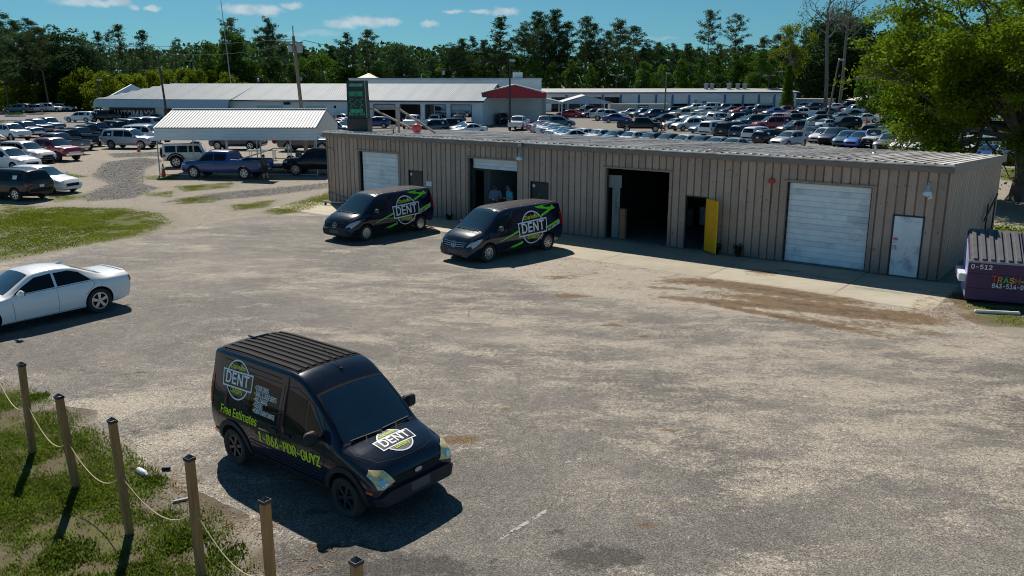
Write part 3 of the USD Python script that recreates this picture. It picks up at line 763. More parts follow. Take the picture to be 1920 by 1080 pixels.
 def roller(name, x0, x1, z0, z1, n, label, y=0.17, handles=True):
  d = obj(b, name, MB().box((x0 + 0.05, y + 0.03, z0), (x1 - 0.05, y + 0.05, z1)), LOOKS['door_white'], label=label)
  h = (z1 - z0) / n
  for k in range(n):
   za = z0 + k * h
   poly = Polygon([(0, 0.004), (0.016, 0.012), (0.02, h * 0.3), (0.016, h * 0.5), (0.02, h * 0.72), (0.014, h - 0.014), (0, h - 0.004)])
   mb = MB().prism(poly, x0 + 0.052, x1 - 0.052, np.array([[0, 0, 1, 0], [-1, 0, 0, y + 0.03], [0, 1, 0, za], [0, 0, 0, 1.0]]))
   obj(d, 'slat', mb, M('slat_grey_pale', (0.72, 0.76, 0.79), 0.5, var=0.10, scale=1.8, second=((0.33, 0.37, 0.42), 0.65), lo=0.46, hi_at=0.7) if k % 3 else M('slat_grey', (0.66, 0.70, 0.74), 0.5, var=0.12, scale=2.1, second=((0.30, 0.34, 0.40), 0.65), lo=0.46, hi_at=0.7))
  return d

 def track(x0, x1, h):
  obj(b, 'door_track', MB().box((x0 + 0.052, 0.142, 0.035), (x0 + 0.12, 0.165, h - 0.06)), LOOKS['black_steel'])
  obj(b, 'door_track', MB().box((x1 - 0.12, 0.142, 0.035), (x1 - 0.052, 0.165, h - 0.06)), LOOKS['black_steel'])

 roller('roll_up_door', 2.52, 5.36, 0.04, 2.9, 13, 'closed white roll-up door behind the first van')
 roller('roll_up_door', 10.0, 12.82, 2.5, 2.96, 3, 'white roll-up door raised above two people', y=0.2)
 roller('roll_up_door', 24.87, 27.92, 0.04, 2.9, 14, 'closed blue-grey stained roll-up door')
 for x0, x1, h in (OPEN[0], OPEN[2], OPEN[4], OPEN[6]):
  track(x0, x1, h)
 # two dark doors with small green lettering and a round sticker
 for (x0, x1, h) in (OPEN[1], OPEN[3]):
  d = obj(b, 'dark_door', MB().rbox((x0 + 0.055, 0.03, 0.04), (x1 - 0.055, 0.075, h - 0.055), 0.01), M('door_black', (0.016, 0.022, 0.024), 0.35), label='dark door with faint green lettering')
  obj(d, 'sticker', MB().rev([(0, 0.004), (0.075, 0.004), (0.075, 0.0)], 20, np.array([[1, 0, 0, x0 + 0.17], [0, 0, -1, 0.029], [0, 1, 0, h - 0.2], [0, 0, 0, 1.0]])), M('sticker_lilac', (0.55, 0.50, 0.62), 0.5))
  mb = MB()
  for k, (z, w) in enumerate(((1.62, 0.12), (1.56, 0.16), (1.5, 0.12), (1.36, 0.34), (1.28, 0.22), (1.2, 0.3), (1.12, 0.26))):
   for q_ in range(max(2, int(w / 0.045))):
    xx = (x0 + x1) / 2 - w / 2 + q_ * 0.045
    mb.box((xx, 0.024, z), (xx + 0.034, 0.029, z + 0.035))
  obj(d, 'lettering', mb, M('green_print', (0.03, 0.13, 0.09), 0.5))
 # plain white door
 x0, x1, h = OPEN[7]
 d = obj(b, 'white_door', MB().rbox((x0 + 0.055, 0.0, 0.04), (x1 - 0.055, 0.05, h - 0.055), 0.012), M('door_chalky', (0.68, 0.71, 0.74), 0.5, var=0.1, scale=2, second=((0.30, 0.33, 0.38), 0.8), lo=0.45, hi_at=0.62), label='scuffed pale grey steel door with a pink sticker')
 obj(d, 'sticker', MB().prism(affinity.scale(Point(0, 0).buffer(0.07), 1.2, 0.8), 0, 0.004, np.array([[1, 0, 0, x0 + 0.16], [0, 0, -1, -0.001], [0, 1, 0, 1.28], [0, 0, 0, 1.0]])), M('sticker_pink', (0.55, 0.12, 0.32), 0.5))
 obj(d, 'handle', MB().rbox((x0 + 0.1, -0.05, 0.92), (x0 + 0.2, -0.002, 1.06), 0.01).rev([(0, -0.09), (0.03, -0.085), (0.03, -0.05)], 12, np.array([[1, 0, 0, x0 + 0.15], [0, 0, 1, 0.0], [0, 1, 0, 1.16], [0, 0, 0, 1.0]])), LOOKS['galvanised'])
 # yellow door swung open, hinged on its right
 x0, x1, h = OPEN[5]
 ang = math.radians(145)
 T = np.eye(4)
 T[:3, :3] = [[math.cos(ang), -math.sin(ang), 0], [math.sin(ang), math.cos(ang), 0], [0, 0, 1]]
 T[:3, 3] = (x1 - 0.03, -0.02, 0)
 d = obj(b, 'yellow_door', MB().rbox((-0.84, -0.045, 0.06), (0, 0.0, h - 0.06), 0.008, T), M('door_yellow', (0.88, 0.46, 0.004), 0.45, var=0.08, scale=2.0, second=((0.5, 0.27, 0.01), 0.5), lo=0.5, hi_at=0.75), label='yellow steel door standing open')
 obj(d, 'kick_plate', MB().box((-0.82, -0.05, 0.08), (-0.02, -0.0455, 0.42), T), LOOKS['door_yellow'])
 mb = MB().box((-0.42, -0.075, 1.42), (-0.20, -0.046, 1.66), T).box((-0.58, -0.06, 1.48), (-0.425, -0.046, 1.58), T)
 for k in range(9):
  a0, a1 = math.radians(200 - k * 26), math.radians(200 - (k + 1) * 26)
  mb.bar((T @ [-0.42 + 0.07 * math.cos(a0), -0.052, 1.78 + 0.07 * math.sin(a0), 1])[:3], (T @ [-0.42 + 0.07 * math.cos(a1), -0.052, 1.78 + 0.07 * math.sin(a1), 1])[:3], 0.015)
 obj(d, 'notice', mb, LOOKS['black_plastic'])
 obj(d, 'handle', MB().box((-0.76, -0.10, 1.0), (-0.66, -0.046, 1.03), T).box((-0.76, 0.001, 1.0), (-0.72, 0.07, 1.03), T), LOOKS['galvanised'])
 # small things fixed on the front
 obj(b, 'wall_notice', MB().box((7.21, -0.012, 1.47), (7.57, -0.001, 1.7)), LOOKS['paper_white'])
 obj(b, 'alarm_box', MB().rbox((24.27, -0.1, 2.84), (24.48, -0.001, 3.0), 0.015), LOOKS['red_paint'])
 obj(b, 'rust_streak', MB().box((24.36, -0.0045, 1.7), (24.39, -0.002, 2.84)).box((24.375, -0.0075, 2.1), (24.41, -0.005, 2.835)), LOOKS['rust'])
 for (x, z) in ((13.1, 3.28), (29.63, 3.05)):
  Tz = np.eye(4)
  Tz[:3, 3] = (x, -0.28, z - 0.2)
  lamp = obj(b, 'wall_lamp', MB().rev([(0.0, 0.34), (0.05, 0.33), (0.06, 0.22), (0.075, 0.2), (0.08, 0.14)], 16, Tz).tube([(x, -0.28, z + 0.12), (x, -0.28, z + 0.2), (x, -0.14, z + 0.22), (x, 0.0, z + 0.18)], 0.016, 6), LOOKS['galvanised'])
  obj(lamp, 'lamp_shade', MB().rev([(0.08, 0.145), (0.12, 0.12), (0.15, 0.04), (0.155, 0.0), (0.148, 0.0), (0.115, 0.1), (0.07, 0.13)], 20, Tz), M('lamp_white', (0.7, 0.75, 0.8), 0.3))
  obj(lamp, 'bulb', MB().rev([(0.0, -0.06), (0.04, -0.045), (0.055, 0.0), (0.04, 0.06), (0.0, 0.08)], 12, Tz), M('bulb_glass', (0.6, 0.62, 0.62), 0.1))
  if x > 20:
   obj(lamp, 'camera_head', MB().rbox((x + 0.06, -0.34, z - 0.3), (x + 0.16, -0.2, z - 0.2), 0.02).tube([(x + 0.02, -0.27, z - 0.2), (x + 0.06, -0.27, z - 0.34)], 0.012, 6), LOOKS['white_paint'])
 fl_ = obj(b, 'flood_light', MB().rbox((13.0, -0.3, B_HF - 0.22), (13.24, -0.18, B_HF - 0.02), 0.02).bar((13.12, -0.18, B_HF - 0.1), (13.12, -0.02, B_HF - 0.1), 0.03), M('flood_grey', (0.12, 0.13, 0.13), 0.5))
 obj(fl_, 'pane', MB().box((13.02, -0.306, B_HF - 0.2), (13.22, -0.301, B_HF - 0.06)), M('flood_pane', (0.3, 0.32, 0.33), 0.15))
 mb = MB().tube([(0.03, -0.03, 2.95), (0.2, -0.25, 3.05), (0.55, -0.1, 3.0), (0.62, -0.03, 2.8), (0.6, -0.03, 2.6)], 0.014, 6)
 obj(b, 'drooping_cable', mb, LOOKS['black_plastic'])
 obj(b, 'wall_socket', MB().rbox((10.0, -0.05, 3.35), (10.12, -0.001, 3.42), 0.01).bar((10.0, -0.05, 3.38), (9.9, -0.12, 3.36), 0.03), LOOKS['galvanised'])
 obj(b, 'downpipe', MB().box((0.05, -0.06, 0.1), (0.09, -0.005, 3.5)), WALLS[3])
 # roof vents
 for x, y in ((12.5, 3.0), (15.5, 1.6), (21.4, 1.2), (26.2, 6.2)):
  zz = B_HF + (B_HB - B_HF) * y / B_W
  Tz = np.eye(4)
  Tz[:3, 3] = (x, y, zz)
  obj(b, 'vent_pipe', MB().rev([(0.09, 0.0), (0.05, 0.03), (0.045, 0.3), (0.0, 0.3)], 10, Tz), LOOKS['galvanised'])
 # ladder of old steel leaning on the right end
 mb = MB()
 for y in (7.4, 9.0):
  mb.bar((B_L + 0.12, y, 0.02), (B_L + 0.12, y, 1.75), 0.05)
 mb.bar((B_L + 0.12, 6.9, 1.15), (B_L + 0.12, 9.4, 1.95), 0.05)
 mb.bar((B_L + 0.12, 7.4, 0.6), (B_L + 0.12, 9.0, 0.6), 0.05)
 obj(b, 'side_rail', mb, LOOKS['black_steel'])
 return b


make_building()

# ------------------------------------------------------------------ vehicles
class Body:
 """A car's shell: cross-sections along x. Rows: x, bottom, widest, shoulder, roof edge, roof middle heights; half widths at bottom, widest, shoulder, roof edge."""

 def __init__(self, rows, nx=44, rounds=2):
  r = np.array(sorted(rows), float)
  self.r, self.rounds = r, rounds
  self.c = [PchipInterpolator(r[:, 0], r[:, k]) for k in range(1, 10)]
  self.x0, self.x1 = r[0, 0], r[-1, 0]
  self.nx = nx

 def rings(self, x):
  x = np.clip(np.atleast_1d(np.asarray(x, float)), self.x0, self.x1)
  zb, zm, zh, zt, zc, wb, wm, wh, wt = (c(x) for c in self.c)
  o = np.zeros_like(x)
  p = [(o, zb), (wb - 0.10, zb), (wb, zb + 0.07), (wm, zm), (wh, zh), (wt + (wh - wt) * 0.14, zt - (zt - zh) * 0.14), (wt, zt), (wt * 0.86, zt + (zc - zt) * 0.5), (wt * 0.45, zc - (zc - zt) * 0.1), (o, zc)]
  P = np.stack([np.stack(a, -1) for a in p], 1)
  for _ in range(self.rounds):
   a, b = P[:, :-1], P[:, 1:]
   q1, q2 = 0.75 * a + 0.25 * b, 0.25 * a + 0.75 * b
   mid = np.stack([q1, q2], 2).reshape(len(P), -1, 2)
   P = np.concatenate([P[:, :1], mid[:, 1:-1], P[:, -1:]], 1)
  return P

 def side_y(self, x, z):
  P = self.rings(x)
  z = np.atleast_1d(z)
  y = np.zeros(len(z))
  for j in range(P.shape[1] - 1):
   (y0, z0), (y1, z1) = P[:, j].T, P[:, j + 1].T
   k = (z >= z0) & (z <= z1) & (z1 > z0 + 1e-6)
   t = (z - z0) / np.maximum(z1 - z0, 1e-6)
   y = np.where(k, y0 + t * (y1 - y0), y)
  return y

 def top_z(self, x, y):
  P = self.rings(x)
  y = np.abs(np.atleast_1d(y))
  z = P[:, -1, 1].copy()
  done = np.zeros(len(z), bool)
  for j in range(P.shape[1] - 2, -1, -1):
   (y1, z1), (y0, z0) = P[:, j].T, P[:, j + 1].T
   k = ~done & (y >= y0) & (y <= y1 + 1e-9)
   t = (y - y0) / np.maximum(y1 - y0, 1e-6)
   z = np.where(k, z0 + t * (z1 - z0), z)
   done |= k
  return z

 def solid(self, inset=0.0, x0=None, x1=None, floor=None):
  lo, hi = (self.x0 if x0 is None else x0), (self.x1 if x1 is None else x1)
  xs = np.unique(np.round(np.r_[np.linspace(lo, hi, self.nx), [v for v in self.r[:, 0] if lo <= v <= hi]], 4))
  keep = [0]
  for i in range(1, len(xs)):
   if xs[i] - xs[keep[-1]] > 0.02:
    keep.append(i)
  if keep[-1] != len(xs) - 1:
   keep[-1] = len(xs) - 1
  xs = xs[keep]
  P = self.rings(xs)
  if inset:
   P = P.copy()
   P[..., 0] = np.maximum(P[..., 0] - inset, 0) * (P[..., 0] > 1e-6)
   P[..., 1] = P[..., 1] - inset
  if floor is not None:
   P = P.copy()
   P[..., 1] = np.maximum(P[..., 1], floor)
  n, m = P.shape[:2]
  loop = np.concatenate([np.c_[P[i, :, 0], P[i, :, 1]][None] for i in range(n)])
  left = np.dstack([np.broadcast_to(xs[:, None], (n, m)), loop[..., 0], loop[..., 1]])
  right = np.dstack([np.broadcast_to(xs[:, None], (n, m)), -loop[..., 0], loop[..., 1]])[:, 1:-1][:, ::-1]
  ring = np.concatenate([left, right], 1)
  k = ring.shape[1]
  v = ring.reshape(-1, 3)
  f = []
  for i in range(n - 1):
   a = i * k + np.arange(k)
   b = i * k + (np.arange(k) + 1) % k
   f += [np.c_[a, b, b + k], np.c_[a, b + k, a + k]]
  c0, c1 = len(v), len(v) + 1
  v = np.vstack([v, ring[0].mean(0), ring[-1].mean(0)])
  a, b = np.arange(k), (np.arange(k) + 1) % k
  f += [np.c_[b, a, np.full(k, c0)], np.c_[(n - 1) * k + a, (n - 1) * k + b, np.full(k, c1)]]
  f = np.vstack(f)
  t = trimesh.Trimesh(v, f, process=False)
  if t.volume < 0:
   f = f[:, ::-1]
  return m3.Manifold(m3.Mesh(np.asarray(v, np.float32), np.asarray(f, np.uint32)))

 # coverings laid on the shell: points (u, w) go to the surface plus an offset along its normal
 def on_side(self, xz, side, off):
  x, z = xz[:, 0], xz[:, 1]
  e = 0.01
  y = self.side_y(x, z)
  yx = (self.side_y(x + e, z) - self.side_y(x - e, z)) / (2 * e)
  yz = (self.side_y(x, z + e) - self.side_y(x, z - e)) / (2 * e)
  yx, yz = np.clip(yx, -1, 1), np.clip(yz, -2.5, 2.5)
  n = np.c_[-yx, np.ones_like(y), -yz]
  n /= np.linalg.norm(n, axis=1, keepdims=True)
  p = np.c_[x, y, z] + n * off
  p[:, 1] *= side
  return p

 def on_top(self, xy, off):
  x, y = xy[:, 0], xy[:, 1]
  e = 0.01
  z = self.top_z(x, y)
  zx = np.clip((self.top_z(x + e, y) - self.top_z(x - e, y)) / (2 * e), -2, 2)
  zy = np.clip((self.top_z(x, y + e) - self.top_z(x, y - e)) / (2 * e), -2, 2)
  n = np.c_[-zx, -zy, np.ones_like(z)]
  n /= np.linalg.norm(n, axis=1, keepdims=True)
  return np.c_[x, y, z] + n * off

 def on_end(self, yz, end, off):
  y, z = yz[:, 0], yz[:, 1]
  xs = np.linspace(self.x1, self.x1 - 1.0, 151) if end > 0 else np.linspace(self.x0, self.x0 + 1.6, 161)
  x = np.full(len(y), np.nan)
  for xi in xs:
   X = np.full(len(y), xi)
   ok = np.isnan(x) & (np.abs(y) <= self.side_y(X, z)) & (z <= self.top_z(X, y)) & (z >= self.c[0](xi))
   x[ok] = xi
  x = np.where(np.isnan(x), xs[-1], x)
  return np.c_[x + end * off, y, z]

 def side_patch(self, poly, side, off, res=0.08):
  v, f = fill(poly, res)
  return self.on_side(v, side, off), (f if side < 0 else f[:, ::-1])

 def side_tris(self, v, f, side, off):
  return self.on_side(v, side, off), (f if side < 0 else f[:, ::-1])

 def top_patch(self, poly, off, res=0.08):
  v, f = fill(poly, res)
  return self.on_top(v, off), f

 def end_patch(self, poly, end, off, res=0.06, thick=0.0):
  v, f = fill(poly, res)
  p = self.on_end(v, end, off)
  return p, (f if end > 0 else f[:, ::-1])


def paint(name, col, metallic=0.0, rough=0.32):
 key = 'paint_' + name
 if key not in LOOKS:
  c = np.array(col, float)
  n = {'g': ('geometry', {}), 'n': ('noise_texture', {'scale': 1.4, 'detail': 5.0, 'roughness': 0.7}), 'k': ('map_range', {'from_min': 0.35, 'from_max': 0.8, 'to_min': 0.0, 'to_max': 0.012 if c.mean() < 0.02 else 0.05 if c.mean() < 0.2 else 0.10, 'clamp': True}), 'x': ('mix', {'color1': tuple(c), 'color2': (0.26, 0.23, 0.19)}),
             'rr': ('map_range', {'from_min': 0.3, 'from_max': 0.8, 'to_min': rough * 0.8, 'to_max': rough * 1.5}), 'p': ('principled_bsdf', {'metallic': metallic, 'coat_weight': 0.9, 'coat_ior': 1.6 if c.mean() < 0.02 else 1.5, 'coat_roughness': 0.03, 'specular_ior_level': 0.04 if c.mean() < 0.02 else 0.5})}
  l = [('g.position', 'n.vector'), ('n.fac', 'k.value'), ('k.result', 'x.fac'), ('x.color', 'p.base_color'), ('n.fac', 'rr.value'), ('rr.result', 'p.roughness')]
  LOOKS[key] = usdkit.material(stage, f'/World/Looks/{key}', n, l, surface='p.BSDF')
 return LOOKS[key]


M('tyre', (0.022, 0.022, 0.022), 0.85, var=0.25, scale=12)
M('rim_silver', (0.55, 0.56, 0.58), 0.25, metallic=0.8)
M('rim_black', (0.02, 0.02, 0.021), 0.35)
M('arch_dark', (0.012, 0.012, 0.012), 0.9)
M('glass_dark', (0.006, 0.008, 0.009), 0.05, spec=0.3)
M('glass_screen', (0.016, 0.03, 0.038), 0.04, spec=1.0, coat=1.0, coat_ior=1.8)
M('lamp_clear', (0.42, 0.45, 0.47), 0.08, spec=0.8, coat=0.6, var=0.35, scale=18)
M('lamp_yellowed', (0.62, 0.54, 0.27), 0.14, spec=0.7, coat=0.5, var=0.3, scale=14)
M('lamp_red', (0.30, 0.012, 0.012), 0.12, spec=0.7, coat=0.6)
M('lamp_amber', (0.55, 0.10, 0.02), 0.2, coat=0.5)
M('chrome', (0.72, 0.73, 0.75), 0.10, metallic=1.0)
M('trim_black', (0.014, 0.014, 0.015), 0.6, spec=0.15)
M('matte_cladding', (0.026, 0.026, 0.028), 0.65, spec=0.25, var=0.2, scale=5)
M('white_vinyl', (0.85, 0.86, 0.88), 0.4, var=0.04)
M('lime_vinyl', (0.58, 0.78, 0.02), 0.4, var=0.05)
M('green_vinyl', (0.16, 0.74, 0.015), 0.35, var=0.12, coat=0.5)
M('black_vinyl', (0.010, 0.011, 0.014), 0.35, coat=0.3)
M('grey_vinyl', (0.13, 0.135, 0.14), 0.45)
M('seat_cloth', (0.42, 0.45, 0.46), 0.9)
M('dash_plastic', (0.22, 0.25, 0.26), 0.7)
M('plate_dark', (0.05, 0.055, 0.06), 0.5)
pane('windscreen', (0.66, 0.78, 0.80), ior=2.5)


def wheel(parent, x, y, side, r, w, style='five', rim='rim_silver', n=28, rr=0.64):
 T = np.array([[1, 0, 0, x], [0, 0, side, y], [0, 1, 0, r], [0, 0, 0, 1.0]])
 mir = side > 0

 def add(mb):
  v, f = mb.got()
  return (v, f[:, ::-1]) if mir else (v, f)
 h = w / 2
 prof = [(r * rr, -h * 0.8), (r * 0.80, -h), (r * 0.95, -h * 0.92), (r, -h * 0.62), (r, h * 0.62), (r * 0.95, h * 0.92), (r * 0.80, h), (r * rr, h * 0.8)]
 t = obj(parent, 'wheel', add(MB().rev(prof[::-1], n, T)), LOOKS['tyre'], smooth=40)
 R = r * rr
 ring = Point(0, 0).buffer(R, 10).difference(Point(0, 0).buffer(R * 0.86, 10))
 hub = Point(0, 0).buffer(R * 0.22, 6)
 sp = []
 if style in ('five', 'ten', 'six'):
  k = {'five': 5, 'ten': 10, 'six': 6}[style]
  for i in range(k):
   a = 2 * math.pi * i / k + 0.3
   wd = {'five': 0.15, 'ten': 0.075, 'six': 0.12}[style] * R * 2
   sp.append(affinity.rotate(Polygon([(0, -wd * 0.42), (R * 0.9, -wd * 0.62), (R * 0.9, wd * 0.62), (0, wd * 0.42)]), a, origin=(0, 0), use_radians=True))
  face = unary_union([ring, hub] + sp)
 else:   # a pressed steel disc with holes
  holes = unary_union([affinity.translate(Point(0, 0).buffer(R * 0.10, 4), R * 0.62 * math.cos(a), R * 0.62 * math.sin(a)) for a in np.linspace(0, 2 * math.pi, 11)[:-1]])
  face = Point(0, 0).buffer(R, 10).difference(holes)
 obj(t, 'rim', add(MB().prism(face.simplify(0.002), h * 0.45, h * 0.72, T).rev([(R * 0.2, h * 0.8), (R * 0.16, h * 0.84), (0, h * 0.84)][::-1], 10, T)), LOOKS[rim])
 obj(t, 'hub', add(MB().rev([(R * 1.01, h * 0.1), (0, h * 0.1)][::-1], n, T)), LOOKS['arch_dark'])
 return t


def shell(parent, body, mat, axles, r, arch=0.07, cut=None, hollow=None, open_top=None, depth=0.34, inside='dash_plastic'):
 """The painted body with wheel arches cut out of it; the arch linings and the underside are a dark part of their own."""
 s = body.solid()
 wells = []
 for x in axles:
  w = float(body.c[6](x)) + 0.2
  for side in (-1, 1):
   c = m3.Manifold.cylinder(w - (w - 0.2 - depth), r + arch, r + arch, 28, True).rotate((90, 0, 0)).translate((x, side * (w + (w - 0.2 - depth)) / 2, r + 0.01))
   wells.append(c)
 for c in wells:
  s = s - c
 if hollow is not None:
  s = s - hollow
 if open_top is not None:
  s = s - open_top
 if cut is not None:
  s = s - cut
 k = s.to_mesh()
 v, f = np.array(k.vert_properties[:, :3], float), np.array(k.tri_verts, int)
 c = v[f].mean(1)
 nrm = np.cross(v[f[:, 1]] - v[f[:, 0]], v[f[:, 2]] - v[f[:, 0]])
 nrm /= np.maximum(np.linalg.norm(nrm, axis=1, keepdims=True), 1e-12)
 dark = nrm[:, 2] < -0.75
 for x in axles:
  d = np.hypot(c[:, 0] - x, c[:, 2] - (r + 0.01))
  wl = float(body.c[6](x))
  dark |= (d < (r + arch) * 1.0005) & (np.abs(c[:, 1]) > wl - 0.2 - depth - 0.06) & ((d < (r + arch) * 0.97) | True) & (np.abs(np.linalg.norm(c[:, [0, 2]] - [x, r + 0.01], axis=1)) <= r + arch + 1e-4) & (c[:, 2] < 2 * r + 0.4)
 inner = np.zeros(len(f), bool)
 if hollow is not None:
  q_ = body.side_y(c[:, 0], c[:, 2])
  inner = ~dark & (np.abs(c[:, 1]) < np.maximum(q_, 0) - 0.03) & (c[:, 2] < body.top_z(c[:, 0], c[:, 1]) - 0.03) & (c[:, 0] > body.x0 + 0.05) & (c[:, 0] < body.x1 - 0.3)
 if cut is not None:
  pass

 def sub(mask):
  u, inv = np.unique(f[mask].ravel(), return_inverse=True)
  return v[u], inv.reshape(-1, 3)
 b = obj(parent, 'body', sub(~dark & ~inner), mat, smooth=38)
 if dark.any():
  obj(parent, 'underbody', sub(dark), LOOKS['arch_dark'])
 if inner.any():
  obj(parent, 'cabin_lining', sub(inner), LOOKS[inside])
 return b


def seam(body, parent, pts, side, w=0.009, name='seam', mat='trim_black', off=0.0025, res=0.1):
 v, f = body.side_patch(LineString(pts).buffer(w / 2, cap_style=2, join_style=2), side, off, res)
 return obj(parent, name, (v, f), LOOKS[mat])


def mirror(parent, x, y, z, side, mat, s=1.0, glass=True):
 p = obj(parent, 'mirror', MB().rbox((x - 0.07 * s, side * (y + 0.05), z), (x + 0.08 * s, side * (y + 0.05 + 0.22 * s), z + 0.2 * s), 0.05).rbox((x - 0.02, side * (y - 0.06), z + 0.02), (x + 0.05, side * (y + 0.1), z + 0.08), 0.02), mat, smooth=40)
 if glass:
  obj(p, 'mirror_glass', MB().box((x - 0.073 * s, min(side * (y + 0.08), side * (y + 0.05 + 0.19 * s)), z + 0.03), (x - 0.071 * s, max(side * (y + 0.08), side * (y + 0.05 + 0.19 * s)), z + 0.17 * s)), LOOKS['glass_dark'])


def badge(put, parent, cx, cy, R, flip=1, filled=None, bridge=True):
 """The round trade mark: a ring, a tilted banner with DENT, two lines of script and a bridge. put(v, f, off) lays it on the vehicle."""
 def P(poly, off, mat, name, res=0.06):
  v, f = fill(poly, res)
  v = v * R
  v[:, 0] = cx + flip * v[:, 0]
  v[:, 1] += cy
  obj(parent, name, put(v, f if flip > 0 else f[:, ::-1], off), LOOKS[mat])

 def Tx(s, h, x, y, off, mat, width, bold=False, shear=0.0, tilt=0.0):
  v, f = text(s, h, bold=bold, shear=shear, width=width)
  v = v + [0, 0]
  v[:, 0] += x
  v[:, 1] += y + tilt * (v[:, 0] - x)
  v = v * R
  v[:, 0] = cx + flip * v[:, 0]
  v[:, 1] += cy
  obj(parent, 'lettering', put(v, f if flip > 0 else f[:, ::-1], off), LOOKS[mat])
 disc = Point(0, 0).buffer(1.0, 24)
 P(disc.difference(Point(0, 0).buffer(0.93, 24)), 0.006, 'white_vinyl', 'badge_ring', 0.1)
 if filled:
  P(Point(0, 0).buffer(0.92, 24), 0.005, filled, 'badge_field', 0.12)
 out = Polygon([(-1.30, -0.40), (1.30, -0.40), (1.20, 0.0), (1.30, 0.40), (-1.30, 0.40), (-1.20, 0.0)])
 out = Polygon([(-1.22, -0.46), (1.22, -0.38), (1.28, 0.46), (-1.28, 0.36)])
 P(out.buffer(0.02), 0.008, 'white_vinyl', 'banner_edge', 0.12)
 P(out.buffer(-0.055), 0.010, 'black_vinyl', 'banner', 0.12)
 Tx('DENT', 0.56, -1.0, -0.27, 0.013, 'white_vinyl', 2.0, bold=True, tilt=0.03)
 Tx('Charleston', 0.22, -0.70, 0.50, 0.012, 'lime_vinyl', 1.32, bold=True, shear=0.25, tilt=0.05)
 Tx('Company', 0.23, -0.52, -0.68, 0.012, 'lime_vinyl', 1.05, bold=True, shear=0.25, tilt=0.05)
 if bridge:
  for a, b_ in ((-0.62, 0.30), (0.38, 0.42)):
   for s in (-1, 1):
    P(LineString([(a * 0.8 + s * 0.07, 0.72), (a * 0.8, 0.72 if s == 0 else 0.82)]).buffer(0.012), 0.007, 'grey_vinyl', 'bridge_mark', 0.1)
  P(LineString([(0.22, 0.62), (0.32, 0.90), (0.40, 0.62)]).buffer(0.014), 0.0075, 'white_vinyl', 'bridge_mark', 0.1)


def put_side(body, side):
 def put(v, f, off):
  return body.side_tris(v, f, side, off)
 return put


def cabin(parent, body, x_seat, z_floor, w, x_dash, z_dash, steer):
 for s in (-1, 1):
  y = s * w * 0.52
  mb = MB().rbox((x_seat - 0.25, y - 0.24, z_floor), (x_seat + 0.28, y + 0.24, z_floor + 0.18), 0.05)
  T = rotm((0, 1, 0), -0.22, (x_seat - 0.22, y, z_floor + 0.12))
  mb.rbox((-0.07, -0.23, 0), (0.07, 0.23, 0.56), 0.05, T).rbox((-0.05, -0.13, 0.58), (0.05, 0.13, 0.76), 0.04, T)
  obj(parent, 'seat', mb, LOOKS['seat_cloth'], smooth=40)
 obj(parent, 'dashboard', MB().rbox((x_dash - 0.25, -w + 0.02, z_dash - 0.3), (x_dash + 0.22, w - 0.02, z_dash), 0.08), LOOKS['dash_plastic'], smooth=40)
 t = np.linspace(0, 2 * math.pi, 19)
 c = np.array([x_dash - 0.36, steer * w * 0.5, z_dash - 0.02])
 pts = [c + 0.18 * (math.cos(a) * np.array([0, 1, 0]) + math.sin(a) * np.array([-0.45, 0, 0.89])) for a in t]
 obj(parent, 'steering_wheel', MB().tube(pts, 0.014, 6, cap=False).bar(c, c + [0.2, 0, -0.12], 0.05), LOOKS['trim_black'])


def prism_over(poly, z0, z1):
 m = trimesh.creation.extrude_polygon(poly, z1 - z0, engine='earcut')
 m.apply_translation((0, 0, z0))
 return m3.Manifold(m3.Mesh(np.asarray(m.vertices, np.float32), np.asarray(m.faces, np.uint32)))


def wipers(parent, body, spots):
 for (x0, y0, x1, y1) in spots:
  a, b = body.on_top(np.array([[x0, y0], [x1, y1]]), 0.025)
  c = (a + b) / 2
  obj(parent, 'wiper', MB().bar(a, b, 0.022, 0.014).bar(c, c + np.array([0.25, 0.18 * np.sign(y0 - y1), -0.14]), 0.016), LOOKS['trim_black'])


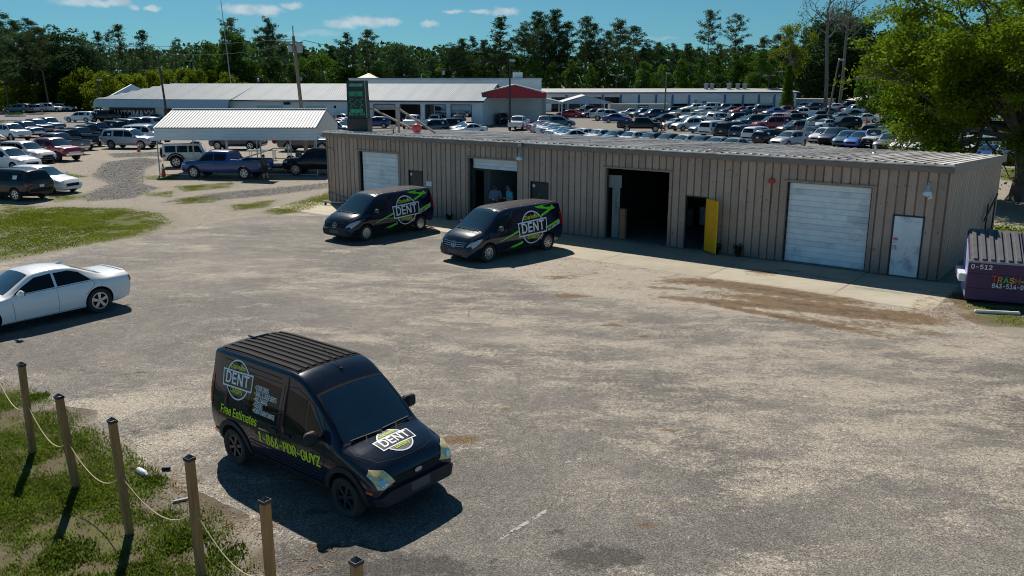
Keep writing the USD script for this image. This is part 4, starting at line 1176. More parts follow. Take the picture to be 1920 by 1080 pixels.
def make_connect():
 """The tall black courier van in front."""
 yaw = -0.6844
 K = lambda x: x if x < 2.6 else 2.6 + (x - 2.6) * 0.84
 t = thing('courier_van', 'small tall-roofed black courier van with lime lettering, nearest the wooden posts', 'van', loc=(-4.226, 14.176, 0), rz=yaw)
 B = Body([(K(a[0]), *a[1:]) for a in ((-0.70, .42, .8, 1.1, 1.84, 1.90, .72, .82, .81, .64), (-0.64, .34, .75, 1.1, 1.90, 1.96, .80, .87, .86, .68), (-0.2, .28, .75, 1.1, 1.93, 1.99, .83, .89, .88, .70), (0.2, .27, .75, 1.1, 1.94, 2.0, .84, .895, .88, .705), (1.45, .27, .75, 1.08, 1.94, 2.0, .84, .895, .88, .705),
              (1.72, .27, .75, 1.07, 1.90, 1.965, .84, .895, .88, .70), (2.12, .27, .74, 1.05, 1.66, 1.735, .84, .895, .88, .72), (2.5, .27, .73, 1.02, 1.33, 1.42, .84, .89, .87, .765), (2.84, .27, .72, .97, 1.03, 1.10, .84, .885, .86, .80), (3.2, .26, .68, .90, .96, 1.035, .83, .88, .845, .74),
              (3.52, .24, .62, .82, .885, .95, .80, .87, .83, .66), (3.69, .25, .58, .74, .81, .86, .78, .84, .78, .60), (3.77, .30, .52, .66, .71, .74, .70, .76, .70, .52))], 52)
 r = 0.325
 hollow = B.solid(0.055, 0.9, 2.88, floor=0.45)
 ws = Polygon([(2.10, -0.66), (2.10, 0.66), (2.77, 0.735), (2.82, 0.4), (2.83, 0.0), (2.82, -0.4), (2.77, -0.735)])
 shell(t, B, paint('black_navy', (0.005, 0.009, 0.020), rough=0.28), (0, 2.912), r, 0.075, hollow=hollow, open_top=prism_over(ws.buffer(-0.03), 0.99, 2.4))
 obj(t, 'windscreen', B.top_patch(ws, 0.003, 0.06), LOOKS['windscreen'], smooth=True)
 v, f = B.top_patch(ws.buffer(0.012).difference(ws.buffer(-0.022)), 0.006, 0.08)
 obj(t, 'windscreen_seal', (v, f), LOOKS['trim_black'])
 cabin(t, B, 1.65, 0.62, 0.78, 2.62, 1.02, 1)
 obj(t, 'bulkhead', MB().box((1.05, -0.68, 0.5), (1.09, 0.68, 1.62)), LOOKS['trim_black'])
 # roof: nine ribs on a dull black panel, a plate near the back, the aerial
 rp = obj(t, 'roof_panel', B.top_patch(sbox(-0.55, -0.64, 1.62, 0.64), 0.004, 0.12), M('roof_matt', (0.016, 0.0155, 0.016), 0.8, spec=0.03, var=0.2, scale=3), smooth=True)
 for y in np.linspace(-0.56, 0.56, 9):
  v, f = fill(sbox(-0.5, y - 0.035, 1.58 - 0.03 * abs(y), y + 0.035), 0.25)
  a, b = B.on_top(v, 0.006), B.on_top(v, 0.020)
  mb = MB().add(b, f)
  rim = [i for i in range(len(v)) if abs(abs(v[i, 1] - y) - 0.035) < 1e-6]
  for s in (-1, 1):
   ix = sorted([i for i in rim if (v[i, 1] - y) * s > 0], key=lambda i: v[i, 0])
   q_ = len(ix)
   mb.add(np.vstack([a[ix], b[ix]]), [(i, i + 1, q_ + i + 1, q_ + i)[::-s] for i in range(q_ - 1)])
  obj(rp, 'roof_rib', mb, M('roof_rib', (0.026, 0.025, 0.025), 0.7, spec=0.06, var=0.2, scale=3))
 obj(t, 'roof_plate', MB().rbox((-0.60, -0.06, 1.99), (-0.40, 0.24, 2.03), 0.01), M('plate_grey', (0.07, 0.075, 0.075), 0.6, spec=0.2))
 a = B.on_top(np.array([[1.86, 0.02]]), 0.0)[0]
 obj(t, 'aerial', MB().tube([a, a + [-0.04, 0, 0.05], a + [-0.48, 0.0, 0.28]], 0.006, 6).rev([(0.035, 0), (0.02, 0.025), (0, 0.03)], 10, rotm((0, 1, 0), 0.45, a)), LOOKS['trim_black'])
 wipers(t, B, ((2.76, -0.60, 2.81, -0.02), (2.79, 0.02, 2.74, 0.62)))
 for side in (-1, 1):
  # front door glass in two pieces, dark cargo panel, seams
  obj(t, 'door_window', B.side_patch(Polygon([(1.42, 1.10), (1.95, 1.075), (1.95, 1.60), (1.49, 1.68)]).buffer(0.02), side, 0.004), LOOKS['glass_dark'], smooth=True)
  obj(t, 'quarter_window', B.side_patch(Polygon([(2.0, 1.075), (2.44, 1.06), (2.40, 1.16), (2.06, 1.52), (2.0, 1.58)]), side, 0.004), LOOKS['glass_dark'], smooth=True)
  obj(t, 'cargo_window', B.side_patch(Polygon([(0.50, 1.08), (1.24, 1.06), (1.30, 1.64), (0.56, 1.68)]).buffer(0.02), side, 0.004), LOOKS['glass_dark'], smooth=True)
  seam(B, t, [(1.36, 0.36), (1.34, 1.1), (1.42, 1.72), (1.72, 1.76), (2.12, 1.58), (2.46, 1.15), (2.48, 0.95), (2.42, 0.5), (2.36, 0.36)], side)
  seam(B, t, [(0.42, 1.0), (0.45, 1.74), (1.36, 1.74)], side)
  seam(B, t, [(0.42, 1.0), (0.40, 0.92)], side)
  seam(B, t, [(-0.3, 1.83), (1.3, 1.82)], side, 0.014, 'rain_gutter')
  for z in (0.44, 0.50, 0.56, 0.62):
   seam(B, t, [(0.50, z), (2.40, z)], side, 0.014, 'side_groove', 'matte_cladding', 0.006)
  seam(B, t, [(0.46, 0.34), (2.46, 0.34)], side, 0.08, 'sill', 'matte_cladding', 0.010)
  for x in (0, 2.912):
   ring = Point(x, r + 0.01).buffer(r + 0.155, 16).difference(Point(x, r + 0.01).buffer(r + 0.07, 16)).intersection(sbox(x - 1, 0.28, x + 1, 2))
   v, f = fill(ring, 0.06)
   a, b = B.on_side(v, side, 0.0), B.on_side(v, side, 0.022)
   m_ = trimesh.Trimesh(b, f if side < 0 else f[:, ::-1], process=False)
   mb = MB().add(b, f if side < 0 else f[:, ::-1])
   e = m_.edges[trimesh.grouping.group_rows(m_.edges_sorted, require_count=1)]
   mb.add(np.vstack([a, b]), np.array([(p, q_, q_ + len(a), p + len(a))[::-1] for p, q_ in e]))
   obj(t, 'arch_flare', mb, LOOKS['matte_cladding'])
  mirror(t, 2.36, 0.87, 1.08, side, LOOKS['matte_cladding'], 1.05)
  obj(t, 'door_handle', B.side_patch(sbox(1.46, 0.93, 1.62, 0.97).buffer(0.012), side, 0.018), LOOKS['matte_cladding'])
  obj(t, 'door_handle', B.side_patch(sbox(1.12, 0.94, 1.28, 0.98).buffer(0.012), side, 0.018), LOOKS['matte_cladding'])
  obj(t, 'marker_lamp', B.side_patch(sbox(3.38, 0.54, 3.50, 0.585), side, 0.012), LOOKS['lamp_amber'])
  obj(t, 'tail_light', B.side_patch(Polygon([(-0.66, 1.0), (-0.56, 1.0), (-0.56, 1.5), (-0.64, 1.5)]), side, 0.008), LOOKS['lamp_red'])
  obj(t, 'reflector', B.side_patch(sbox(-0.66, 0.46, -0.52, 0.53), side, 0.03), LOOKS['lamp_red'])
  for x in (0, 2.912):
   wheel(t, x, side * (0.895 - 0.105), side, r, 0.20, 'steel' if False else 'six', 'rim_black')
  if side < 0:
   badge(put_side(B, side), t, 0.135, 1.545, 0.335, 1)
   put = put_side(B, side)
   v, f = text('Free Estimates', 0.15, bold=True, shear=0.28, width=1.06)
   v += [-0.31, 0.90]
   obj(t, 'lettering', put(v, f, 0.008), LOOKS['lime_vinyl'])
   v, f = text('1-866-PDR-GUYZ', 0.17, bold=True, width=1.60)
   v += [0.77, 0.665]
   v, f = np.vstack([v, v + [0.012, 0.004]]), np.vstack([f, f + len(v)])
   obj(t, 'lettering', put(v, f, 0.008), LOOKS['lime_vinyl'])
   for k, (s, w) in enumerate((('DOOR DINGS', 0.33), ('SMALL & LARGE DENTS', 0.56), ('HAIL DAMAGE', 0.34), ('CREASES', 0.22), ('MINOR CRASH DAMAGE', 0.56))):
    v, f = text(s, 0.08, bold=True, width=w)
    v += [0.68 - 0.005 * k, 1.50 - 0.094 * k]
    obj(t, 'lettering', put(v, f, 0.009), LOOKS['white_vinyl'])
    v, f = fill(Point(0.655 - 0.005 * k, 1.535 - 0.094 * k).buffer(0.016, 6), 0.02)
    obj(t, 'bullet_mark', put(v, f, 0.009), LOOKS['lime_vinyl'])
 # bonnet mark, reads from the front
 def put(v, f, off):
  p = B.on_top(np.c_[3.10 - v[:, 1], v[:, 0]], off)
  return p, f
 badge(put, t, 0.0, 0.0, 0.285, 1, filled='grey_vinyl')
 seam_b = LineString([(K(x), y) for x, y in ((2.9, -0.70), (3.10, -0.73), (3.50, -0.58), (3.60, -0.30), (3.62, 0), (3.60, 0.30), (3.50, 0.58), (3.10, 0.73), (2.9, 0.70))]).buffer(0.005)
 obj(t, 'seam', B.top_patch(seam_b, 0.003, 0.08), LOOKS['trim_black'])
 # front: lamps, grille, bumper, plate, badge
 for s_ in (-1, 1):
  obj(t, 'headlight', B.end_patch(Polygon([(s_ * 0.47, 0.66), (s_ * 0.70, 0.60), (s_ * 0.785, 0.62), (s_ * 0.825, 0.80), (s_ * 0.76, 0.87), (s_ * 0.60, 0.85)]), 1, 0.014, 0.03), LOOKS['lamp_yellowed'], smooth=True)
  obj(t, 'headlight_bulb', B.end_patch(affinity.scale(Point(s_ * 0.69, 0.70).buffer(0.06), 1.2, 1.0), 1, 0.024, 0.03), LOOKS['chrome'])
 obj(t, 'grille', B.end_patch(Polygon([(-0.5, 0.60), (0.5, 0.60), (0.54, 0.74), (-0.54, 0.74)]), 1, 0.008), LOOKS['trim_black'])
 for z in (0.64, 0.69):
  obj(t, 'grille_bar', B.end_patch(sbox(-0.48, z - 0.008, 0.48, z + 0.008), 1, 0.02), LOOKS['matte_cladding'])
 v, f = fill(Polygon([(-0.84, 0.34), (0.84, 0.34), (0.84, 0.46), (0.62, 0.56), (-0.62, 0.56), (-0.84, 0.46)]), 0.06)
 ob = bumper(B, v, f, 1)
 obj(t, 'front_bumper', ob, LOOKS['matte_cladding'], smooth=40)
 obj(t, 'number_plate', B.end_patch(sbox(-0.20, 0.40, 0.20, 0.55), 1, 0.075), LOOKS['plate_dark'])
 v, f = fill(affinity.scale(Point(0, 0.69).buffer(0.06, 12), 1.3, 0.6), 0.03)
 obj(t, 'badge_oval', (B.on_end(v, 1, 0.03), f), LOOKS['galvanised'])
 v, f = fill(Polygon([(-0.80, 0.34), (0.80, 0.34), (0.80, 0.52), (-0.80, 0.52)]), 0.08)
 obj(t, 'rear_bumper', bumper(B, v, f, -1), LOOKS['matte_cladding'], smooth=40)
 obj(t, 'rear_window', B.end_patch(Polygon([(-0.6, 1.15), (0.6, 1.15), (0.55, 1.7), (-0.55, 1.7)]), -1, 0.005), LOOKS['glass_dark'])
 return t


def bumper(B, v, f, end, out=0.07):
 a, b = B.on_end(v, end, 0.0), B.on_end(v, end, out)
 w = np.abs(v[:, 0]).max()
 b[:, 0] -= end * np.clip((np.abs(v[:, 0]) - w * 0.82) / (w * 0.18), 0, 1) * out * 0.7
 g = f if end > 0 else f[:, ::-1]
 m_ = trimesh.Trimesh(b, g, process=False)
 mb = MB().add(b, g)
 e = m_.edges[trimesh.grouping.group_rows(m_.edges_sorted, require_count=1)]
 mb.add(np.vstack([a, b]), np.array([(p, q_, q_ + len(a), p + len(a))[::-1] for p, q_ in e]))
 return mb


def make_metris(loc, yaw, label, chrome, wheels):
 t = thing('cargo_van', label, 'van', 'black cargo vans with green stripes parked before the workshop', loc=loc, rz=yaw)
 B = Body([(-0.92, .46, .85, 1.1, 1.68, 1.72, .78, .88, .86, .64), (-0.84, .36, .8, 1.1, 1.76, 1.82, .86, .93, .92, .70), (-0.2, .28, .76, 1.09, 1.79, 1.87, .9, .955, .94, .735), (0.3, .25, .75, 1.08, 1.80, 1.885, .9, .96, .945, .74), (1.8, .25, .75, 1.08, 1.79, 1.88, .9, .96, .945, .74),
              (2.15, .25, .75, 1.07, 1.77, 1.86, .9, .96, .945, .735), (2.42, .25, .74, 1.06, 1.69, 1.78, .9, .96, .94, .735), (2.75, .25, .73, 1.05, 1.47, 1.57, .9, .96, .94, .76), (3.1, .25, .72, 1.03, 1.23, 1.33, .9, .955, .935, .79), (3.42, .25, .70, 1.0, 1.06, 1.14, .89, .95, .92, .80), (3.68, .24, .66, .92, .98, 1.055, .88, .94, .89, .74),
              (3.92, .22, .58, .79, .86, .92, .84, .89, .82, .62), (4.04, .22, .5, .66, .72, .76, .76, .81, .73, .52), (4.09, .3, .45, .55, .58, .60, .66, .70, .62, .42)], 48)
 r = 0.335
 hollow = B.solid(0.055, 1.5, 3.5, floor=0.5)
 ws = Polygon([(2.40, -0.68), (2.37, 0), (2.40, 0.68), (3.34, 0.735), (3.42, 0.4), (3.44, 0), (3.42, -0.4), (3.34, -0.735)])
 shell(t, B, paint('black_blue', (0.005, 0.0085, 0.020), rough=0.26), (0, 3.2), r, 0.07, hollow=hollow, open_top=prism_over(ws.buffer(-0.03), 1.03, 2.4))
 obj(t, 'windscreen', B.top_patch(ws, 0.003, 0.07), LOOKS['windscreen'], smooth=True)
 cabin(t, B, 2.1, 0.72, 0.84, 3.12, 1.10, 1)
 obj(t, 'bulkhead', MB().box((1.6, -0.72, 0.55), (1.64, 0.72, 1.55)), LOOKS['trim_black'])
 obj(t, 'roof_panel', B.top_patch(sbox(-0.8, -0.66, 2.30, 0.66), 0.004, 0.15), M('roof_wrap', (0.022, 0.020, 0.023), 0.6, spec=0.08, var=0.15, scale=3), smooth=True)
 for y in (-0.4, 0, 0.4):
  obj(t, 'roof_crease', B.top_patch(sbox(-0.7, y - 0.02, 2.1, y + 0.02), 0.010, 0.3), LOOKS['matte_cladding'])
 for x in (-0.5, 0.4, 1.2, 2.0):
  obj(t, 'roof_cap', B.top_patch(sbox(x, 0.60, x + 0.05, 0.64), 0.014, 0.1), LOOKS['galvanised'])
 wipers(t, B, ((3.38, 0.62, 3.43, 0.05), (3.42, -0.05, 3.36, -0.6)))
 if chrome:
  p = MB().box((3.1, -0.30, 1.105), (3.26, -0.12, 1.112))
  obj(t, 'paper', p, M('paper_lime', (0.35, 0.5, 0.25), 0.8))
 for side in (-1, 1):
  obj(t, 'door_window', B.side_patch(Polygon([(1.98, 1.13), (2.62, 1.12), (3.14, 1.12), (2.98, 1.24), (2.66, 1.47), (2.42, 1.58), (2.02, 1.62)]), side, 0.004), LOOKS['glass_dark'], smooth=True)
  seam(B, t, [(1.88, 0.32), (1.88, 1.1), (1.94, 1.72), (2.4, 1.64), (2.75, 1.44), (3.12, 1.2), (3.22, 1.02), (3.24, 0.85)], side)
  seam(B, t, [(0.62, 0.95), (0.62, 1.72)], side)
  seam(B, t, [(-0.4, 1.0), (1.9, 1.02)], side)
  obj(t, 'door_handle', B.side_patch(sbox(1.96, 0.97, 2.12, 1.01).buffer(0.012), side, 0.016), LOOKS['matte_cladding'])
  obj(t, 'sill', B.side_patch(sbox(0.5, 0.30, 2.75, 0.38), side, 0.008), LOOKS['matte_cladding'])
  mirror(t, 2.72, 0.93, 1.10, side, M('mirror_grey', (0.10, 0.10, 0.105), 0.35) if side > 0 else LOOKS['trim_black'], 0.95)
  obj(t, 'headlight', B.side_patch(Polygon([(3.50, 0.90), (3.72, 0.88), (3.99, 0.69), (3.97, 0.60), (3.84, 0.66), (3.62, 0.80)]), side, 0.010, 0.05), LOOKS['lamp_clear'], smooth=True)
  obj(t, 'tail_light', B.side_patch(Polygon([(-0.88, 0.95), (-0.74, 0.95), (-0.70, 1.45), (-0.84, 1.45)]), side, 0.008), LOOKS['lamp_red'])
  for x in (0, 3.2):
   wheel(t, x, side * (0.96 - 0.115), side, r, 0.215, *wheels)
  put = put_side(B, side)
  fl_ = -1 if side > 0 else 1

  def band(pts, off, name='green_stripe'):
   v, f = fill(Polygon(pts), 0.12)
   obj(t, name, put(v, f, off), LOOKS['green_vinyl'])
  band([(2.74, 0.665), (2.60, 0.725), (1.55, 1.05), (1.55, 0.955)], 0.004)
  band([(2.86, 0.20), (2.74, 0.19 + 0.10), (2.25, 0.33), (1.62, 0.325), (1.95, 0.42), (1.42, 0.56), (1.42, 0.47), (1.95, 0.345)][:1] + [(2.3, 0.36), (1.42, 0.57), (1.42, 0.47), (1.90, 0.36), (1.62, 0.30)], 0.0045)
  band([(0.34, 1.35), (-0.28, 1.56), (-0.55, 1.60), (-0.30, 1.80), (0.62, 1.76), (0.46, 1.69), (-0.02, 1.62), (-0.1, 1.58), (0.34, 1.44)], 0.004)
  band([(0.22, 0.86), (-0.66, 1.11), (-0.66, 1.18), (0.22, 0.93)], 0.004)
  badge(put, t, 0.88, 1.02, 0.62, fl_)
  v, f = text('843.628.6028', 0.105, bold=True, shear=0.15, width=0.72)
  v = v @ np.array([[1, 0.33], [0, 1]])
  if side > 0:
   v = np.c_[0.06 - v[:, 0], 0.77 + v[:, 1]]
   f = f[:, ::-1]
  else:
   v = np.c_[-0.62 + v[:, 0], 0.77 + v[:, 1]]
  obj(t, 'lettering', put(v, f, 0.008), LOOKS['white_vinyl'])
 # face: lamps, grille with a star in a ring
 for s_ in (-1, 1):
  obj(t, 'headlight', B.end_patch(Polygon([(s_ * 0.62, 0.62), (s_ * 0.84, 0.68), (s_ * 0.88, 0.86), (s_ * 0.76, 0.80)]), 1, 0.012, 0.05), LOOKS['lamp_clear'], smooth=True)
 obj(t, 'grille', B.end_patch(Polygon([(-0.56, 0.58), (0.56, 0.58), (0.64, 0.80), (-0.64, 0.80)]), 1, 0.008), LOOKS['trim_black'])
 for z, w in ((0.62, 0.52), (0.69, 0.56), (0.76, 0.60)):
  obj(t, 'grille_bar', B.end_patch(Polygon([(-w, z + 0.012), (0, z - 0.012), (w, z + 0.012), (w, z + 0.03), (0, z + 0.008), (-w, z + 0.03)]), 1, 0.022, 0.08), LOOKS['chrome' if chrome else 'matte_cladding'])
 star = Point(0, 0.69).buffer(0.115, 14).difference(Point(0, 0.69).buffer(0.096, 14))
 star = unary_union([star] + [affinity.rotate(Polygon([(-0.02, 0.69), (0, 0.80), (0.02, 0.69)]), a, origin=(0, 0.69)) for a in (0, 120, 240)])
 v, f = fill(star, 0.04)
 obj(t, 'star_badge', (B.on_end(v, 1, 0.045), f), LOOKS['chrome'])
 v, f = fill(Polygon([(-0.88, 0.28), (0.88, 0.28), (0.88, 0.44), (0.68, 0.54), (-0.68, 0.54), (-0.88, 0.44)]), 0.07)
 obj(t, 'front_bumper', bumper(B, v, f, 1, 0.05), paint('black_blue', None) if chrome else LOOKS['matte_cladding'], smooth=40)
 obj(t, 'number_plate', B.end_patch(sbox(-0.26, 0.36, 0.26, 0.50), 1, 0.056), LOOKS['plate_dark'])
 obj(t, 'air_intake', B.end_patch(sbox(-0.5, 0.29, 0.5, 0.34), 1, 0.054), LOOKS['arch_dark'])
 return t


def make_charger():
 yaw = math.atan2(-1.9, -1.34)
 l = np.array([-math.sin(yaw), math.cos(yaw)])
 o = np.array([-11.76, 23.35]) - l * 0.88
 t = thing('white_sedan', 'white fastback sedan with dark tinted windows, cut by the picture edge', 'car', loc=(o[0], o[1], 0), rz=yaw)
 B = Body([(-1.06, .42, .7, .86, .92, .94, .66, .78, .76, .58), (-0.97, .30, .66, .92, 1.03, 1.055, .80, .89, .87, .68), (-0.35, .21, .63, .93, 1.03, 1.075, .88, .95, .925, .72), (0.12, .20, .62, .93, 1.19, 1.245, .88, .95, .925, .66), (0.6, .20, .62, .93, 1.37, 1.43, .88, .945, .92, .60), (1.1, .20, .62, .92, 1.415, 1.48, .88, .945, .92, .60),
              (1.6, .20, .62, .91, 1.38, 1.45, .88, .945, .92, .61), (2.05, .20, .62, .90, 1.16, 1.24, .88, .945, .92, .67), (2.5, .20, .62, .88, .94, 1.01, .88, .945, .91, .75), (3.2, .20, .60, .81, .87, .94, .87, .94, .89, .70), (3.75, .19, .52, .69, .76, .81, .82, .88, .82, .60), (3.95, .22, .45, .55, .6, .62, .7, .78, .72, .46)], 44)
 r = 0.36
 shell(t, B, paint('white_pearl', (0.80, 0.80, 0.80), rough=0.3), (0, 3.05), r, 0.05)
 obj(t, 'rear_window', B.top_patch(Polygon([(-0.28, -0.56), (-0.28, 0.56), (0.5, 0.52), (0.5, -0.52)]), 0.003), LOOKS['glass_screen'], smooth=True)
 obj(t, 'windscreen', B.top_patch(Polygon([(1.72, -0.54), (1.72, 0.54), (2.45, 0.66), (2.52, 0), (2.45, -0.66)]), 0.003), LOOKS['glass_screen'], smooth=True)
 obj(t, 'roof_fin', MB().add(*trimesh_wedge(0.62)), paint('white_pearl', None))
 for side in (-1, 1):
  glass = LOOKS['glass_dark']
  obj(t, 'rear_side_window', B.side_patch(Polygon([(0.16, 1.0), (1.12, 0.985), (1.10, 1.33), (0.70, 1.33), (0.42, 1.24)]), side, 0.004), glass, smooth=True)
  obj(t, 'front_side_window', B.side_patch(Polygon([(1.19, 0.985), (2.26, 0.965), (1.98, 1.12), (1.62, 1.30), (1.17, 1.335)]), side, 0.004), glass, smooth=True)
  seam(B, t, [(0.1, 0.97), (2.3, 0.945)], side, 0.014, 'window_trim', 'chrome', 0.006)
  seam(B, t, [(1.16, 0.30), (1.15, 0.95)], side)
  seam(B, t, [(2.30, 0.30), (2.36, 0.92)], side)
  seam(B, t, [(0.40, 0.60), (0.12, 0.85), (0.08, 0.95)], side)
  seam(B, t, [(0.45, 0.28), (2.6, 0.26)], side, 0.012)
  for x in (0.42, 1.5):
   obj(t, 'door_handle', B.side_patch(sbox(x, 0.82, x + 0.2, 0.85).buffer(0.01), side, 0.022), paint('white_pearl', None))
  mirror(t, 2.16, 0.92, 0.93, side, paint('white_pearl', None), 0.9)
  obj(t, 'tail_light', B.side_patch(Polygon([(-1.03, 0.78), (-0.95, 0.78), (-0.93, 0.94), (-1.02, 0.92)]), side, 0.006), LOOKS['lamp_red'])
  obj(t, 'headlight', B.side_patch(Polygon([(3.45, 0.62), (3.86, 0.56), (3.84, 0.64), (3.5, 0.72)]), side, 0.008), LOOKS['lamp_clear'])
  for x in (0, 3.05):
   wheel(t, x, side * (0.945 - 0.125), side, r, 0.235, 'five', 'rim_silver', rr=0.68)
 obj(t, 'lamp_bar', B.end_patch(sbox(-0.74, 0.78, 0.74, 0.90), -1, 0.006), LOOKS['lamp_red'])
 obj(t, 'spoiler', B.top_patch(sbox(-1.0, -0.62, -0.90, 0.62), 0.02, 0.05), paint('white_pearl', None))
 obj(t, 'exhaust', MB().tube([(-0.9, 0.5, 0.28), (-1.08, 0.5, 0.28)], 0.04, 8).tube([(-0.9, -0.5, 0.28), (-1.08, -0.5, 0.28)], 0.04, 8), LOOKS['chrome'])


def trimesh_wedge(x):
 v = np.array([(x - 0.12, -0.02, 1.43), (x + 0.1, -0.03, 1.44), (x + 0.1, 0.03, 1.44), (x - 0.12, 0.02, 1.43), (x - 0.1, 0, 1.53)])
 return v, np.array([(0, 1, 4), (1, 2, 4), (2, 3, 4), (3, 0, 4), (0, 2, 1), (0, 3, 2)])


make_connect()
make_metris((-4.76, 37.569, 0), -2.2349, 'black cargo van with plain steel wheels, further from the open yellow door', False, ('steel', 'rim_silver'))
make_metris((0.747, 33.16, 0), -2.3457, 'black cargo van with chrome grille bars, nearer the open yellow door', True, ('ten', 'rim_silver'))
make_charger()

# ------------------------------------------------------------------ parked cars, one class prim per kind and colour
COLS = {'white': ((0.72, 0.73, 0.74), 0.0), 'silver': ((0.42, 0.44, 0.46), 0.35), 'grey': ((0.12, 0.13, 0.14), 0.3), 'dark grey': ((0.045, 0.05, 0.055), 0.2), 'black': ((0.008, 0.009, 0.011), 0.0), 'navy': ((0.010, 0.022, 0.055), 0.1),
  'blue': ((0.006, 0.042, 0.16), 0.0), 'bright blue': ((0.02, 0.13, 0.42), 0.1), 'steel blue': ((0.06, 0.13, 0.20), 0.3), 'red': ((0.34, 0.012, 0.025), 0.0), 'maroon': ((0.22, 0.010, 0.03), 0.1), 'green': ((0.012, 0.045, 0.045), 0.1), 'tan': ((0.42, 0.37, 0.28), 0.2), 'orange': ((0.60, 0.17, 0.015), 0.0), 'teal': ((0.02, 0.12, 0.17), 0.2)}


